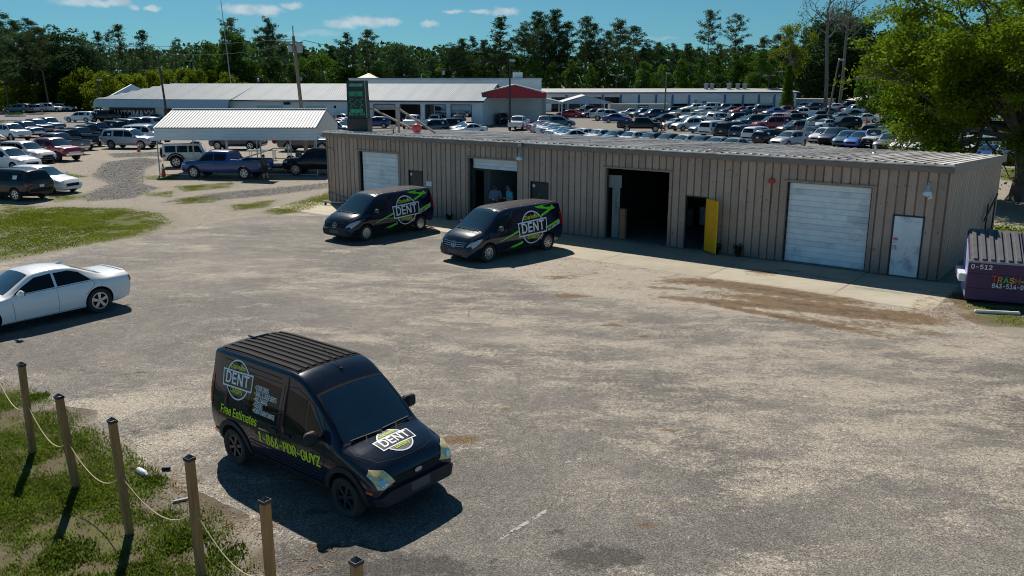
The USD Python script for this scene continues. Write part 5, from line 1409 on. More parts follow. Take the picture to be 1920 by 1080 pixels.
def rows_of(kind):
 """Shell, wheelbase, wheel radius, side windows, rear and front screens, lamps, cut-outs."""
 if kind == 'sedan':
  R = [(-1.0, .42, .66, .84, .93, .96, .66, .76, .74, .56), (-0.88, .28, .64, .90, 1.02, 1.05, .78, .88, .86, .68), (-0.4, .2, .62, .92, 1.03, 1.08, .84, .92, .90, .70), (0.05, .2, .62, .92, 1.18, 1.24, .84, .92, .90, .64), (0.55, .2, .62, .92, 1.36, 1.42, .84, .92, .90, .59), (1.1, .2, .62, .91, 1.40, 1.46, .84, .92, .90, .59),
             (1.6, .2, .62, .9, 1.34, 1.41, .84, .92, .9, .61), (2.05, .2, .62, .88, 1.12, 1.2, .84, .92, .89, .67), (2.45, .2, .61, .85, .92, .99, .84, .91, .88, .74), (3.1, .2, .58, .78, .84, .90, .82, .90, .86, .68), (3.55, .2, .5, .66, .72, .76, .78, .84, .78, .56), (3.72, .26, .45, .54, .58, .6, .66, .72, .66, .44)]
  return dict(R=R, wb=2.83, r=0.335, w=0.215, win=[[(0.12, .98), (1.06, .97), (1.05, 1.32), (0.66, 1.31), (0.36, 1.2)], [(1.13, .97), (2.16, .95), (1.9, 1.1), (1.58, 1.27), (1.12, 1.325)]], rear=(-0.3, 0.48), front=(1.7, 2.42), fw=.60)
 if kind == 'suv':
  R = [(-0.98, .5, .75, .98, 1.0, 1.02, .72, .82, .80, .70), (-0.9, .34, .72, 1.04, 1.3, 1.36, .82, .92, .90, .68), (-0.72, .28, .72, 1.05, 1.58, 1.66, .86, .95, .93, .63), (0.0, .26, .72, 1.05, 1.66, 1.74, .88, .96, .94, .66), (1.2, .26, .72, 1.03, 1.67, 1.75, .88, .96, .94, .66), (1.75, .26, .72, 1.02, 1.58, 1.66, .88, .96, .94, .67),
             (2.15, .26, .71, 1.0, 1.30, 1.38, .88, .96, .93, .72), (2.55, .26, .7, .98, 1.05, 1.13, .88, .95, .92, .78), (3.2, .26, .68, .92, .99, 1.05, .86, .94, .90, .72), (3.6, .26, .6, .82, .88, .92, .82, .89, .84, .62), (3.76, .34, .54, .7, .74, .77, .72, .78, .74, .52)]
  return dict(R=R, wb=2.86, r=0.37, w=0.235, win=[[(-0.62, 1.14), (0.22, 1.11), (0.2, 1.54), (-0.45, 1.5)], [(0.3, 1.11), (1.18, 1.09), (1.18, 1.57), (0.28, 1.56)], [(1.26, 1.09), (2.3, 1.07), (2.04, 1.26), (1.74, 1.46), (1.25, 1.57)]], rear=None, front=(1.82, 2.54), fw=.66, rails=True)
 if kind == 'large_suv':
  R = [(-1.12, .55, .8, 1.08, 1.1, 1.12, .78, .90, .88, .78), (-1.06, .42, .8, 1.12, 1.4, 1.46, .88, .98, .96, .74), (-0.9, .34, .8, 1.12, 1.74, 1.82, .92, 1.0, .98, .72), (0.0, .32, .8, 1.12, 1.84, 1.92, .93, 1.01, .99, .74), (1.5, .32, .8, 1.11, 1.85, 1.93, .93, 1.01, .99, .74), (2.0, .32, .8, 1.1, 1.78, 1.86, .93, 1.01, .99, .74),
             (2.45, .32, .78, 1.1, 1.42, 1.5, .93, 1.01, .98, .79), (2.75, .32, .78, 1.09, 1.16, 1.23, .93, 1.0, .97, .86), (3.5, .32, .76, 1.05, 1.12, 1.18, .92, .99, .95, .82), (3.95, .32, .7, .98, 1.05, 1.09, .88, .96, .91, .74), (4.1, .42, .62, .84, .88, .9, .8, .86, .82, .64)]
  return dict(R=R, wb=3.2, r=0.41, w=0.27, win=[[(-0.85, 1.22), (0.12, 1.2), (0.1, 1.70), (-0.7, 1.66)], [(0.34, 1.2), (1.36, 1.18), (1.36, 1.74), (0.32, 1.73)], [(1.44, 1.18), (2.52, 1.17), (2.3, 1.38), (2.02, 1.64), (1.43, 1.74)]], rear=None, front=(2.04, 2.74), fw=.74, rails=True)
 if kind == 'pickup':
  R = [(-1.28, .6, .85, 1.08, 1.20, 1.20, .84, .92, .92, .90), (-1.2, .5, .85, 1.08, 1.30, 1.30, .9, .98, .98, .95), (0.6, .42, .85, 1.1, 1.32, 1.32, .93, 1.0, 1.0, .96), (0.98, .42, .85, 1.1, 1.33, 1.34, .93, 1.0, 1.0, .96), (1.06, .42, .85, 1.12, 1.60, 1.66, .93, 1.0, .99, .80), (1.14, .42, .85, 1.14, 1.78, 1.86, .93, 1.0, .98, .70), (2.4, .42, .85, 1.14, 1.82, 1.9, .93, 1.0, .98, .72),
             (2.75, .42, .84, 1.13, 1.74, 1.82, .93, 1.0, .98, .73), (3.2, .42, .82, 1.12, 1.36, 1.45, .93, 1.0, .97, .80), (3.45, .42, .82, 1.1, 1.18, 1.25, .93, 1.0, .96, .86), (4.1, .42, .8, 1.07, 1.15, 1.2, .92, .99, .95, .82), (4.5, .42, .74, 1.0, 1.08, 1.12, .88, .96, .92, .76), (4.62, .5, .66, .86, .9, .92, .8, .86, .82, .66)]
  return dict(R=R, wb=3.66, r=0.42, w=0.27, win=[[(1.28, 1.24), (2.12, 1.22), (2.12, 1.70), (1.28, 1.68)], [(2.2, 1.22), (3.26, 1.20), (3.05, 1.40), (2.8, 1.6), (2.2, 1.70)]], rear=None, front=(2.8, 3.46), fw=.74, bed=True)
 if kind == 'jeep':
  R = [(-0.9, .6, .85, 1.02, 1.74, 1.78, .74, .80, .80, .70), (-0.86, .5, .85, 1.05, 1.78, 1.84, .76, .82, .82, .72), (1.5, .48, .85, 1.06, 1.80, 1.86, .78, .84, .83, .73), (1.75, .48, .85, 1.06, 1.76, 1.82, .78, .84, .83, .73), (2.05, .48, .85, 1.06, 1.3, 1.36, .78, .84, .82, .76), (2.15, .48, .85, 1.06, 1.12, 1.16, .78, .84, .82, .76), (3.3, .5, .84, 1.0, 1.07, 1.12, .62, .70, .66, .56), (3.42, .55, .8, .94, 1.02, 1.06, .55, .62, .60, .52)]
  return dict(R=R, wb=3.0, r=0.43, w=0.28, win=[[(-0.74, 1.16), (0.05, 1.16), (0.05, 1.64), (-0.74, 1.64)], [(0.13, 1.16), (0.9, 1.16), (0.9, 1.64), (0.13, 1.64)], [(0.98, 1.16), (1.92, 1.16), (1.72, 1.62), (0.98, 1.64)]], rear=None, front=(1.8, 2.1), fw=.7, jeep=True)
 if kind == 'van':
  R = [(-1.0, .5, .8, 1.05, 1.8, 1.84, .8, .9, .88, .74), (-0.94, .36, .8, 1.08, 1.9, 1.97, .88, .96, .95, .78), (1.9, .3, .78, 1.08, 1.92, 2.0, .9, .98, .96, .78), (2.3, .3, .78, 1.07, 1.80, 1.88, .9, .98, .96, .78), (2.8, .3, .76, 1.05, 1.36, 1.45, .9, .97, .94, .8), (3.15, .3, .74, 1.02, 1.1, 1.16, .9, .96, .92, .8), (3.55, .3, .68, .92, .98, 1.02, .84, .9, .86, .68), (3.7, .36, .6, .76, .8, .82, .72, .78, .74, .56)]
  return dict(R=R, wb=3.0, r=0.35, w=0.22, win=[[(-0.7, 1.16), (0.55, 1.15), (0.55, 1.7), (-0.7, 1.7)], [(0.65, 1.15), (1.65, 1.14), (1.65, 1.72), (0.65, 1.72)], [(1.75, 1.14), (2.78, 1.12), (2.4, 1.55), (1.75, 1.72)]], rear=None, front=(2.36, 3.08), fw=.74)
 # hatch
 R = [(-0.82, .5, .72, .9, .94, .96, .68, .8, .78, .66), (-0.74, .32, .7, .96, 1.14, 1.2, .78, .89, .87, .66), (-0.5, .24, .68, .97, 1.40, 1.48, .82, .91, .89, .6), (0.1, .22, .68, .97, 1.52, 1.60, .84, .92, .90, .62), (1.1, .22, .68, .96, 1.53, 1.61, .84, .92, .9, .62), (1.6, .22, .67, .95, 1.44, 1.52, .84, .92, .9, .63), (2.1, .22, .66, .93, 1.12, 1.2, .84, .92, .89, .7), (2.42, .22, .65, .90, .97, 1.04, .84, .91, .88, .74), (3.05, .22, .62, .83, .89, .95, .82, .9, .86, .68), (3.4, .22, .54, .72, .77, .81, .77, .84, .78, .58), (3.54, .28, .48, .6, .63, .65, .66, .72, .68, .46)]
 return dict(R=R, wb=2.67, r=0.345, w=0.22, win=[[(-0.44, 1.05), (0.2, 1.03), (0.2, 1.42), (-0.28, 1.36)], [(0.27, 1.03), (1.06, 1.02), (1.06, 1.45), (0.26, 1.43)], [(1.13, 1.02), (2.18, 1.0), (1.9, 1.17), (1.6, 1.36), (1.12, 1.45)]], rear=None, front=(1.66, 2.4), fw=.62)


KINDS = {}
SPECS = {}


def car_kind(kind, colour, base=None):
 if (kind, colour) in KINDS:
  return KINDS[kind, colour]
 S = SPECS.setdefault(kind, rows_of(kind))
 p = proto(f'{kind}_{colour}'.replace(' ', '_'))
 KINDS[kind, colour] = p
 col, met = COLS[colour]
 mat = paint(colour.replace(' ', '_'), col, met)
 if 'first' in S:
  first, was = S['first']
  stage.GetPrimAtPath(p).GetReferences().AddInternalReference(first)
  for q_ in Usd.PrimRange(stage.GetPrimAtPath(first), Usd.PrimAllPrimsPredicate):
   if q_.IsA(UsdGeom.Mesh) and UsdShade.MaterialBindingAPI(q_).GetDirectBinding().GetMaterialPath() == was:
    o = stage.OverridePrim(str(q_.GetPath()).replace(first, p, 1))
    UsdShade.MaterialBindingAPI.Apply(o).Bind(mat)
  return p
 S['first'] = (p, mat.GetPath())
 if 'B' not in S:
  S['B'] = Body(S['R'], 24, 1)
 B = S['B']
 cut = None
 if S.get('bed'):
  cut = m3.Manifold.cube((2.12, 1.66, 1.0)).translate((-1.2, -0.83, 0.82))
 shell(p, B, mat, (0, S['wb']), S['r'], 0.05 if kind != 'jeep' else 0.1, cut=cut)
 dark, scr = LOOKS['glass_dark'], LOOKS['glass_screen']
 for side in (-1, 1):
  for w in S['win']:
   obj(p, 'side_window', B.side_patch(Polygon(w), side, 0.008, 0.25), dark, smooth=True)
  x1 = B.x1
  zl = float(B.c[2](x1 - 0.25))
  obj(p, 'headlight', B.side_patch(sbox(x1 - 0.42, zl - 0.13, x1 - 0.1, zl - 0.01), side, 0.012, 0.15), LOOKS['lamp_clear'])
  zt = float(B.c[2](B.x0 + 0.1))
  obj(p, 'tail_light', B.side_patch(sbox(B.x0 + 0.03, zt - 0.22, B.x0 + 0.2, zt - 0.03), side, 0.012, 0.15), LOOKS['lamp_red'])
  xm = S['front'][1] - 0.22
  mirror(p, xm, float(B.c[7](xm)) - 0.02, float(B.c[2](xm)) + 0.04, side, mat if kind != 'jeep' else LOOKS['trim_black'], 0.85, glass=False)
  for x in (0, S['wb']):
   wheel(p, x, side * (float(B.c[6](x)) - S['w'] / 2), side, S['r'], S['w'], 'five' if kind in ('sedan', 'hatch') else 'six', 'rim_silver', 18)
  if S.get('rails'):
   v, f = fill(sbox(-0.5, 0.52, 1.6, 0.56), 0.4)
   v[:, 1] *= side
   obj(p, 'roof_rail', (B.on_top(v, 0.05), f if side > 0 else f[:, ::-1]), LOOKS['trim_black'])
 if kind in ('suv', 'hatch', 'large_suv'):
  x, z = S['win'][0][1][0] - 0.42, S['win'][0][1][1] + 0.1
  for side in (-1, 1):
   obj(p, 'window_sticker', B.side_patch(sbox(x, z, x + 0.3, z + 0.2), side, 0.016, 0.2), LOOKS['paper_white'])
 a, b = S['front']
 w = S['fw']
 obj(p, 'windscreen', B.top_patch(Polygon([(a, -w * 0.92), (a - 0.03, 0), (a, w * 0.92), (b - 0.06, w * 1.1), (b + 0.02, 0), (b - 0.06, -w * 1.1)]), 0.008, 0.2), scr, smooth=True)
 if S['rear']:
  a, b = S['rear']
  obj(p, 'rear_window', B.top_patch(Polygon([(a, -w), (a, w), (b, w * 0.88), (b, -w * 0.88)]), 0.008, 0.2), scr, smooth=True)
 elif S.get('bed'):
  obj(p, 'rear_window', MB().add([(1.02, -0.6, 1.36), (1.02, 0.6, 1.36), (1.09, 0.56, 1.72), (1.09, -0.56, 1.72)], [(0, 3, 2, 1)]), dark)
  obj(p, 'bed_liner', MB().box((-1.18, -0.82, 0.822), (0.9, 0.82, 0.835)), LOOKS['arch_dark'])
 else:
  zs = float(B.c[2](B.x0 + 0.08))
  zt = float(B.c[3](B.x0 + 0.26)) - 0.06
  obj(p, 'rear_window', B.end_patch(Polygon([(-w, zs + 0.08), (w, zs + 0.08), (w * 0.9, zt), (-w * 0.9, zt)]), -1, 0.012, 0.2), dark)
 z0 = float(B.c[1](B.x1)) 
 obj(p, 'grille', B.end_patch(sbox(-w * 0.75, z0 - 0.02, w * 0.75, z0 + 0.14), 1, 0.012, 0.2), LOOKS['trim_black'] if kind != 'pickup' else LOOKS['rim_silver'])
 v, f = fill(sbox(-0.78, float(B.c[0](B.x1)) + 0.02, 0.78, float(B.c[0](B.x1)) + 0.16), 0.3)
 obj(p, 'front_bumper', bumper(B, v, f, 1, 0.05), LOOKS['chrome'] if kind == 'pickup' else mat if kind in ('sedan', 'hatch') else LOOKS['trim_black'])
 v, f = fill(sbox(-0.78, float(B.c[0](B.x0)) + 0.02, 0.78, float(B.c[0](B.x0)) + 0.16), 0.3)
 obj(p, 'rear_bumper', bumper(B, v, f, -1, 0.05), LOOKS['chrome'] if kind == 'pickup' else mat if kind in ('sedan', 'hatch') else LOOKS['trim_black'])
 obj(p, 'number_plate', B.end_patch(sbox(-0.15, float(B.c[1](B.x0)) + 0.0, 0.15, float(B.c[1](B.x0)) + 0.14), -1, 0.02, 0.2), LOOKS['paper_white'])
 if kind == 'jeep':
  T = np.array([[0, 0, -1, -1.02], [1, 0, 0, 0], [0, 1, 0, 1.12], [0, 0, 0, 1.0]])
  obj(p, 'spare_wheel', MB().rev([(0.28, -0.1), (0.36, -0.13), (0.41, -0.09), (0.41, 0.09), (0.36, 0.13), (0, 0.13)], 18, T), LOOKS['tyre'])
  obj(p, 'hard_top', B.top_patch(sbox(-0.84, -0.70, 1.72, 0.70), 0.035, 0.15), LOOKS['trim_black'])
  for side in (-1, 1):
   for x in (0, 3.0):
    ring = Point(x, 0.46).buffer(0.66, 10).difference(Point(x, 0.46).buffer(0.56, 10)).intersection(sbox(x - 1, 0.6, x + 1, 2))
    obj(p, 'wheel_flare', MB().prism(ring, 0.70, 0.93, np.array([[1, 0, 0, 0], [0, 0, side, 0], [0, 1, 0, 0], [0, 0, 0, 1.0]])), LOOKS['trim_black'])
 return p


WORD = {'sedan': 'sedan', 'suv': 'SUV', 'large_suv': 'large SUV', 'pickup': 'pickup truck', 'jeep': 'off-roader', 'van': 'van', 'hatch': 'hatchback'}
ORD = ['first', 'second', 'third', 'fourth', 'fifth', 'sixth', 'seventh', 'eighth', 'ninth', 'tenth', 'eleventh', 'twelfth']


def row(place, cars, group=None, noise=0.0):
 """cars: (px, py, kind, colour, heading in degrees or None, own words or None); px, py: where the middle of the car stands in the photograph. Written from the picture's left to its right."""
 cars = sorted(cars, key=lambda c: c[0])
 count = {}
 for c in cars:
  count[c[2], c[3]] = count.get((c[2], c[3]), 0) + 1
 seen = {}
 for px, py, kind, colour, deg, words in cars:
  S = SPECS.setdefault(kind, rows_of(kind))
  k = car_kind(kind, colour)
  seen[kind, colour] = i = seen.get((kind, colour), 0) + 1
  n = count[kind, colour]
  head = f'{colour} {WORD[kind]}'
  if words:
   label = f'{head} {words}'
  elif n == 1:
   label = f'{head} {place}'
  else:
   label = f'{ORD[i - 1]} {head} from the left {place}'
  g = at(px, py)
  a = math.radians(deg + float(RNG.normal(0, noise)))
  mid = (SPECS[kind]['R'][0][0] + SPECS[kind]['R'][-1][0]) / 2
  name = {'sedan': 'sedan', 'suv': 'sport_utility_car', 'large_suv': 'large_sport_utility_car', 'pickup': 'pickup_truck', 'jeep': 'off_road_car', 'van': 'passenger_van', 'hatch': 'hatchback'}[kind]
  copy_of(k, name, label, {'pickup': 'pickup truck', 'van': 'van'}.get(kind, 'car'), group or 'cars parked ' + place, (g[0] - mid * math.cos(a), g[1] - mid * math.sin(a), 0), a)


Q = math.degrees(math.atan2(-B_V[1], -B_V[0]))          # facing the camera's left, square to the long building
row('in the near left yard', [(20, 372, 'suv', 'black', 162, 'parked tail-on beside the lawn at the picture edge'), (84, 360, 'hatch', 'white', -18, 'nosing out behind the black SUV by the lawn'),
           (20, 320, 'suv', 'white', -22, 'half hidden by the teal shed corner'), (52, 305, 'suv', 'white', -22, 'between the teal shed and the maroon pickup'), (95, 300, 'pickup', 'maroon', -24, 'with chrome bumper on the gravel by two white SUVs')])
row('in the tail-out truck row on gravel', [(112, 288, 'pickup', 'grey', 158, None), (132, 280, 'pickup', 'black', 158, None), (152, 273, 'pickup', 'dark grey', 158, None), (168, 267, 'pickup', 'black', 158, None), (186, 261, 'pickup', 'navy', 158, None)], noise=2)
row('beside the trucks left of the carport', [(246, 278, 'large_suv', 'silver', -10, 'broadside by an orange cone left of the carport'), (278, 268, 'large_suv', 'white', -12, None), (283, 261, 'suv', 'black', -14, None), (205, 253, 'suv', 'black', 158, None), (228, 248, 'suv', 'dark grey', 158, None), (250, 244, 'suv', 'navy', 158, None), (272, 243, 'suv', 'silver', 158, None)])
row('nose-out in the far left row of trucks', [(18, 263, 'pickup', 'white', -30, None), (46, 257, 'pickup', 'blue', -30, None), (66, 251, 'pickup', 'navy', -30, None), (88, 247, 'pickup', 'steel blue', -30, None)])
row('on the lane before the long white shop', [(152, 229, 'suv', 'white', 176, None), (205, 229, 'pickup', 'black', 168, None), (248, 228, 'sedan', 'white', 238, None), (282, 230, 'sedan', 'silver', 238, None), (185, 222, 'hatch', 'white', 170, None)])
row('under the yellow-green trees at far left', [(36, 212, 'large_suv', 'grey', 180, None), (62, 211, 'suv', 'silver', 240, None), (77, 210, 'suv', 'black', 240, None), (96, 210, 'large_suv', 'white', 0, 'nearer of two white ones under the yellow-green trees'), (118, 209, 'suv', 'white', 0, None), (138, 202, 'pickup', 'black', 0, None), (165, 200, 'sedan', 'maroon', 0, None), (36, 193, 'sedan', 'white', 0, None)])
row('around the white carport', [(366, 312, 'jeep', 'white', 14, 'with black top and spare wheel beside the carport posts'), (614, 327, 'pickup', 'black', 176, 'nosing out from behind the left end of the brown workshop'), (576, 283, 'large_suv', 'dark grey', -4, 'behind the carport posts'), (448, 280, 'large_suv', 'navy', 176, 'in the shade behind the carport')])
row('by the carport', [(428, 333, 'pickup', 'blue', 170, 'parked before the white carport with a man at its tail')])
row('in the slanting row right of the carport', [(600, 268, 'sedan', 'silver', 212, None), (606, 262, 'sedan', 'steel blue', 212, None), (612, 256, 'sedan', 'navy', 212, None), (640, 249, 'sedan', 'blue', -35, None), (644, 244, 'sedan', 'red', -35, None), (648, 240, 'sedan', 'white', -35, None), (650, 235, 'suv', 'white', -35, None), (638, 229, 'sedan', 'teal', 60, None)])
row('outside the open bays of the white shop', [(703, 240, 'hatch', 'blue', 180, None), (776, 240, 'pickup', 'white', 262, None), (824, 235, 'suv', 'white', 75, None), (860, 238, 'suv', 'black', 268, None), (806, 250, 'suv', 'navy', 214, None), (836, 247, 'suv', 'black', 214, None), (873, 249, 'sedan', 'grey', 214, None), (878, 254, 'sedan', 'white', 214, None)])
row('behind the open bays of the white shop', [(733, 224, 'jeep', 'black', 262, None), (770, 217, 'sedan', 'silver', 190, None), (775, 221, 'sedan', 'white', 262, None), (820, 218, 'large_suv', 'navy', 0, None), (858, 219, 'pickup', 'steel blue', -10, None), (832, 206, 'van', 'white', 0, None), (866, 212, 'sedan', 'white', 0, None), (785, 208, 'suv', 'grey', 180, None)])
row('near the red canopy', [(973, 243, 'pickup', 'white', 258, None), (925, 224, 'pickup', 'silver', 180, None), (946, 232, 'suv', 'black', 80, None), (955, 226, 'suv', 'dark grey', 80, None), (990, 214, 'sedan', 'white', 262, None)])
row('in the short row peeping over the workshop roof', [(1020, 247, 'sedan', 'maroon', 32, None), (1030, 250, 'sedan', 'silver', 32, None), (1040, 253, 'sedan', 'white', 32, None), (1050, 256, 'sedan', 'grey', 32, None), (1058, 260, 'sedan', 'silver', 32, None), (1068, 264, 'sedan', 'steel blue', 32, None), (1078, 268, 'sedan', 'white', 32, None), (1050, 238, 'hatch', 'teal', 0, None), (1020, 240, 'suv', 'grey', 262, None)], noise=2)
row('around the crossing lane by the container', [(1066, 221, 'sedan', 'red', 176, None), (1104, 215, 'pickup', 'navy', 205, None), (1108, 221, 'hatch', 'navy', 205, None), (1122, 221, 'hatch', 'white', 205, None), (1140, 226, 'pickup', 'silver', -12, None), (1157, 230, 'sedan', 'blue', -6, None), (1199, 247, 'pickup', 'black', -6, 'broadside on the open lane behind the workshop roof'),
               (1158, 209, 'sedan', 'black', 190, None), (1166, 213, 'hatch', 'red', 190, None), (1180, 218, 'sedan', 'silver', 190, None), (1203, 221, 'suv', 'teal', 205, None)])
row('in the dark row before the container', [(1222, 223, 'suv', 'navy', 205, None), (1258, 217, 'suv', 'black', 205, None), (1245, 231, 'sedan', 'black', 200, None), (1275, 206, 'van', 'grey', 200, None), (1264, 223, 'sedan', 'dark grey', 205, None)])
row('in the second row behind the orange posts', [(1266, 241, 'sedan', 'silver', 205, None), (1290, 245, 'suv', 'silver', 205, None), (1324, 249, 'sedan', 'steel blue', 205, None), (1345, 256, 'large_suv', 'white', 40, None), (1376, 259, 'large_suv', 'black', 40, None), (1400, 263, 'suv', 'navy', 40, None), (1425, 267, 'suv', 'white', 40, None), (1445, 271, 'hatch', 'black', 35, None)])
row('in the slanting row just over the workshop roof', [(1090 + 31 * i + (6 if i > 3 else 0), 265 + 2.6 * i, 'sedan', c, Q - 6, None) for i, c in enumerate(('white', 'white', 'steel blue', 'white', 'grey', 'navy', 'white', 'green', 'silver', 'silver'))], noise=1.5)
row('in the middle of the right car lot', [(1284, 223, 'pickup', 'tan', 205, None), (1296, 227, 'sedan', 'silver', 205, None), (1314, 228, 'sedan', 'tan', 205, None), (1330, 230, 'suv', 'silver', 205, None), (1352, 232, 'suv', 'white', 30, None), (1375, 233, 'suv', 'black', 205, None), (1398, 236, 'sedan', 'dark grey', 205, None), (1412, 240, 'large_suv', 'green', 190, None), (1447, 245, 'large_suv', 'maroon', 186, None), (1490, 252, 'suv', 'dark grey', 196, None),
              (1450, 231, 'hatch', 'white', 186, None), (1484, 234, 'suv', 'navy', 190, None), (1530, 228, 'suv', 'navy', 195, None), (1529, 237, 'suv', 'grey', 190, None), (1545, 243, 'sedan', 'white', 205, None), (1580, 243, 'suv', 'black', 190, None), (1572, 228, 'sedan', 'silver', 188, None), (1618, 230, 'sedan', 'white', 188, None)])
row('in the farther rows of the right lot', [(1300, 209, 'suv', 'white', 200, None), (1322, 214, 'sedan', 'silver', 200, None), (1328, 209, 'large_suv', 'white', 190, None), (1355, 209, 'suv', 'grey', 200, None), (1370, 213, 'sedan', 'teal', 190, None), (1388, 214, 'sedan', 'red', 195, None), (1402, 214, 'hatch', 'steel blue', 200, None), (1426, 214, 'van', 'grey', 190, None), (1450, 216, 'sedan', 'blue', 205, None), (1468, 215, 'suv', 'maroon', 205, None), (1482, 222, 'sedan', 'orange', 200, None), (1506, 221, 'pickup', 'white', 190, None),
               (1500, 206, 'suv', 'white', 190, None), (1522, 207, 'suv', 'navy', 190, None), (1540, 206, 'sedan', 'silver', 190, None), (1561, 207, 'hatch', 'white', 190, None), (1575, 213, 'sedan', 'maroon', 190, None), (1590, 206, 'van', 'green', 190, None), (1605, 214, 'pickup', 'white', 190, 'low in the farther rows near the red SUV'), (1620, 213, 'suv', 'red', 40, None), (1640, 211, 'suv', 'white', 190, 'right of the red SUV in the farther rows'), (1652, 215, 'suv', 'blue', 40, None), (1596, 221, 'sedan', 'green', 190, None), (1548, 216, 'sedan', 'navy', 190, None),
               (1680, 214, 'sedan', 'teal', 200, None), (1688, 220, 'hatch', 'silver', 200, None), (1722, 213, 'sedan', 'grey', 200, None), (1745, 214, 'suv', 'silver', 200, None), (1770, 215, 'suv', 'maroon', 200, None), (1800, 214, 'sedan', 'white', 200, 'under the big oak crown in the farther rows'), (1830, 217, 'suv', 'grey', 200, None), (1862, 213, 'suv', 'teal', 200, None), (1892, 214, 'sedan', 'steel blue', 200, None), (1905, 206, 'suv', 'navy', 200, None), (1690, 228, 'sedan', 'grey', 190, None), (1845, 231, 'sedan', 'silver', 190, None), (1900, 228, 'pickup', 'silver', 190, None)])
row('in the nose-out row beyond the right roof end', [(1518, 264, 'hatch', 'dark grey', Q - 4, None), (1543, 267, 'hatch', 'white', Q - 4, None), (1562, 270, 'suv', 'navy', Q - 4, None), (1587, 274, 'hatch', 'steel blue', Q - 4, None), (1612, 276, 'hatch', 'bright blue', Q - 4, None), (1640, 277, 'jeep', 'white', Q - 4, None), (1668, 283, 'suv', 'grey', Q - 4, None), (1698, 286, 'suv', 'white', Q - 4, None), (1724, 289, 'suv', 'white', Q - 4, None), (1752, 291, 'suv', 'steel blue', Q - 4, None), (1776, 295, 'jeep', 'navy', Q - 4, None), (1816, 297, 'large_suv', 'white', Q - 10, None), (1850, 304, 'sedan', 'blue', Q - 6, None), (1892, 306, 'suv', 'dark grey', Q - 6, None), (1920, 306, 'suv', 'grey', Q - 6, None)], noise=1.5)
row('in the second row beyond the right roof end', [(1640, 262, 'suv', 'black', Q + 176, None), (1668, 264, 'suv', 'navy', Q + 176, None), (1700, 268, 'large_suv', 'black', Q + 176, None), (1780, 276, 'suv', 'silver', Q + 176, None), (1745, 272, 'suv', 'navy', Q + 176, None)])
row('alone', [(1822, 256, 'suv', 'black', 196, 'alone on the lane under the oak branches'), (1478, 275, 'hatch', 'silver', Q - 14, 'behind the bent lamp post at the roof edge'), (1880, 272, 'sedan', 'silver', 200, 'in the shade of the oak by its trunk')], group='single cars in the right lot')

# ------------------------------------------------------------------ far buildings, carport, canopies
M('shop_white', (0.62, 0.64, 0.66), 0.6, var=0.08, scale=0.5)
M('roof_pale', (0.18, 0.235, 0.27), 0.6, var=0.07, scale=0.4, spec=0.2)
M('roof_pale2', (0.155, 0.205, 0.24), 0.6, var=0.07, scale=0.4, spec=0.2)
M('roof_white', (0.50, 0.51, 0.51), 0.6, var=0.04, scale=0.6, spec=0.2)
M('siding_white', (0.66, 0.69, 0.70), 0.45, var=0.05, scale=0.8)
M('blue_trim', (0.02, 0.06, 0.14), 0.5)
M('blue_paint', (0.03, 0.14, 0.32), 0.5, var=0.1)
M('shutter_grey', (0.40, 0.43, 0.45), 0.5, var=0.08)
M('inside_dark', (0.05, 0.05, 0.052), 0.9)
M('canopy_red', (0.36, 0.012, 0.02), 0.5)
M('steel_grey', (0.30, 0.31, 0.32), 0.45, metallic=0.5)
M('container_beige', (0.50, 0.45, 0.36), 0.55, var=0.1)
M('sign_navy', (0.012, 0.015, 0.06), 0.5)
M('sign_black', (0.012, 0.016, 0.016), 0.45, var=0.3)
M('shed_teal', (0.10, 0.16, 0.18), 0.7, var=0.1)
M('shed_roof', (0.27, 0.25, 0.225), 0.7, var=0.15)
M('wood_pole', (0.17, 0.135, 0.10), 0.9, var=0.3, scale=2, stretch=(3, 3, 0.3))
M('wood_pole_dark', (0.05, 0.045, 0.04), 0.9, var=0.3)
M('yellow_roof', (0.62, 0.52, 0.30), 0.6)
M('purple', (0.060, 0.015, 0.068), 0.5, var=0.2, scale=2.5, second=((0.05, 0.02, 0.05), 0.6))
M('lid_grey', (0.13, 0.125, 0.13), 0.5, var=0.2, scale=4)
M('orange_plastic', (0.62, 0.085, 0.012), 0.45, var=0.1)
M('reflective', (0.75, 0.75, 0.74), 0.4)


class Face:
 """A wall's own frame: x along its foot, y behind it, z up; at() reads where a spot of the photograph falls on it."""

 def __init__(self, a, b):
  self.o = np.array([a[0], a[1], 0.0])
  d = np.array([b[0] - a[0], b[1] - a[1], 0.0])
  self.L = np.linalg.norm(d)
  self.u = d / self.L
  self.v = np.array([-self.u[1], self.u[0], 0])
  self.rz = math.atan2(self.u[1], self.u[0])

 def at(self, px, py, y=0.0):
  d = pixdir(px, py)
  c = np.array([0, 0, CAMH])
  t = ((self.o + self.v * y - c) @ self.v) / (d @ self.v)
  p = c + d * t - self.o
  return p @ self.u, p[2]


def wall_with_holes(x0, x1, z0, z1, holes, y0, y1):
 poly = sbox(x0, z0, x1, z1)
 for a, b, c, d in holes:
  poly = poly.difference(sbox(a, c, b, d))
 return MB().prism(poly, -y1, -y0, np.array([[1, 0, 0, 0], [0, 0, -1, 0], [0, 1, 0, 0], [0, 0, 0, 1.0]]))


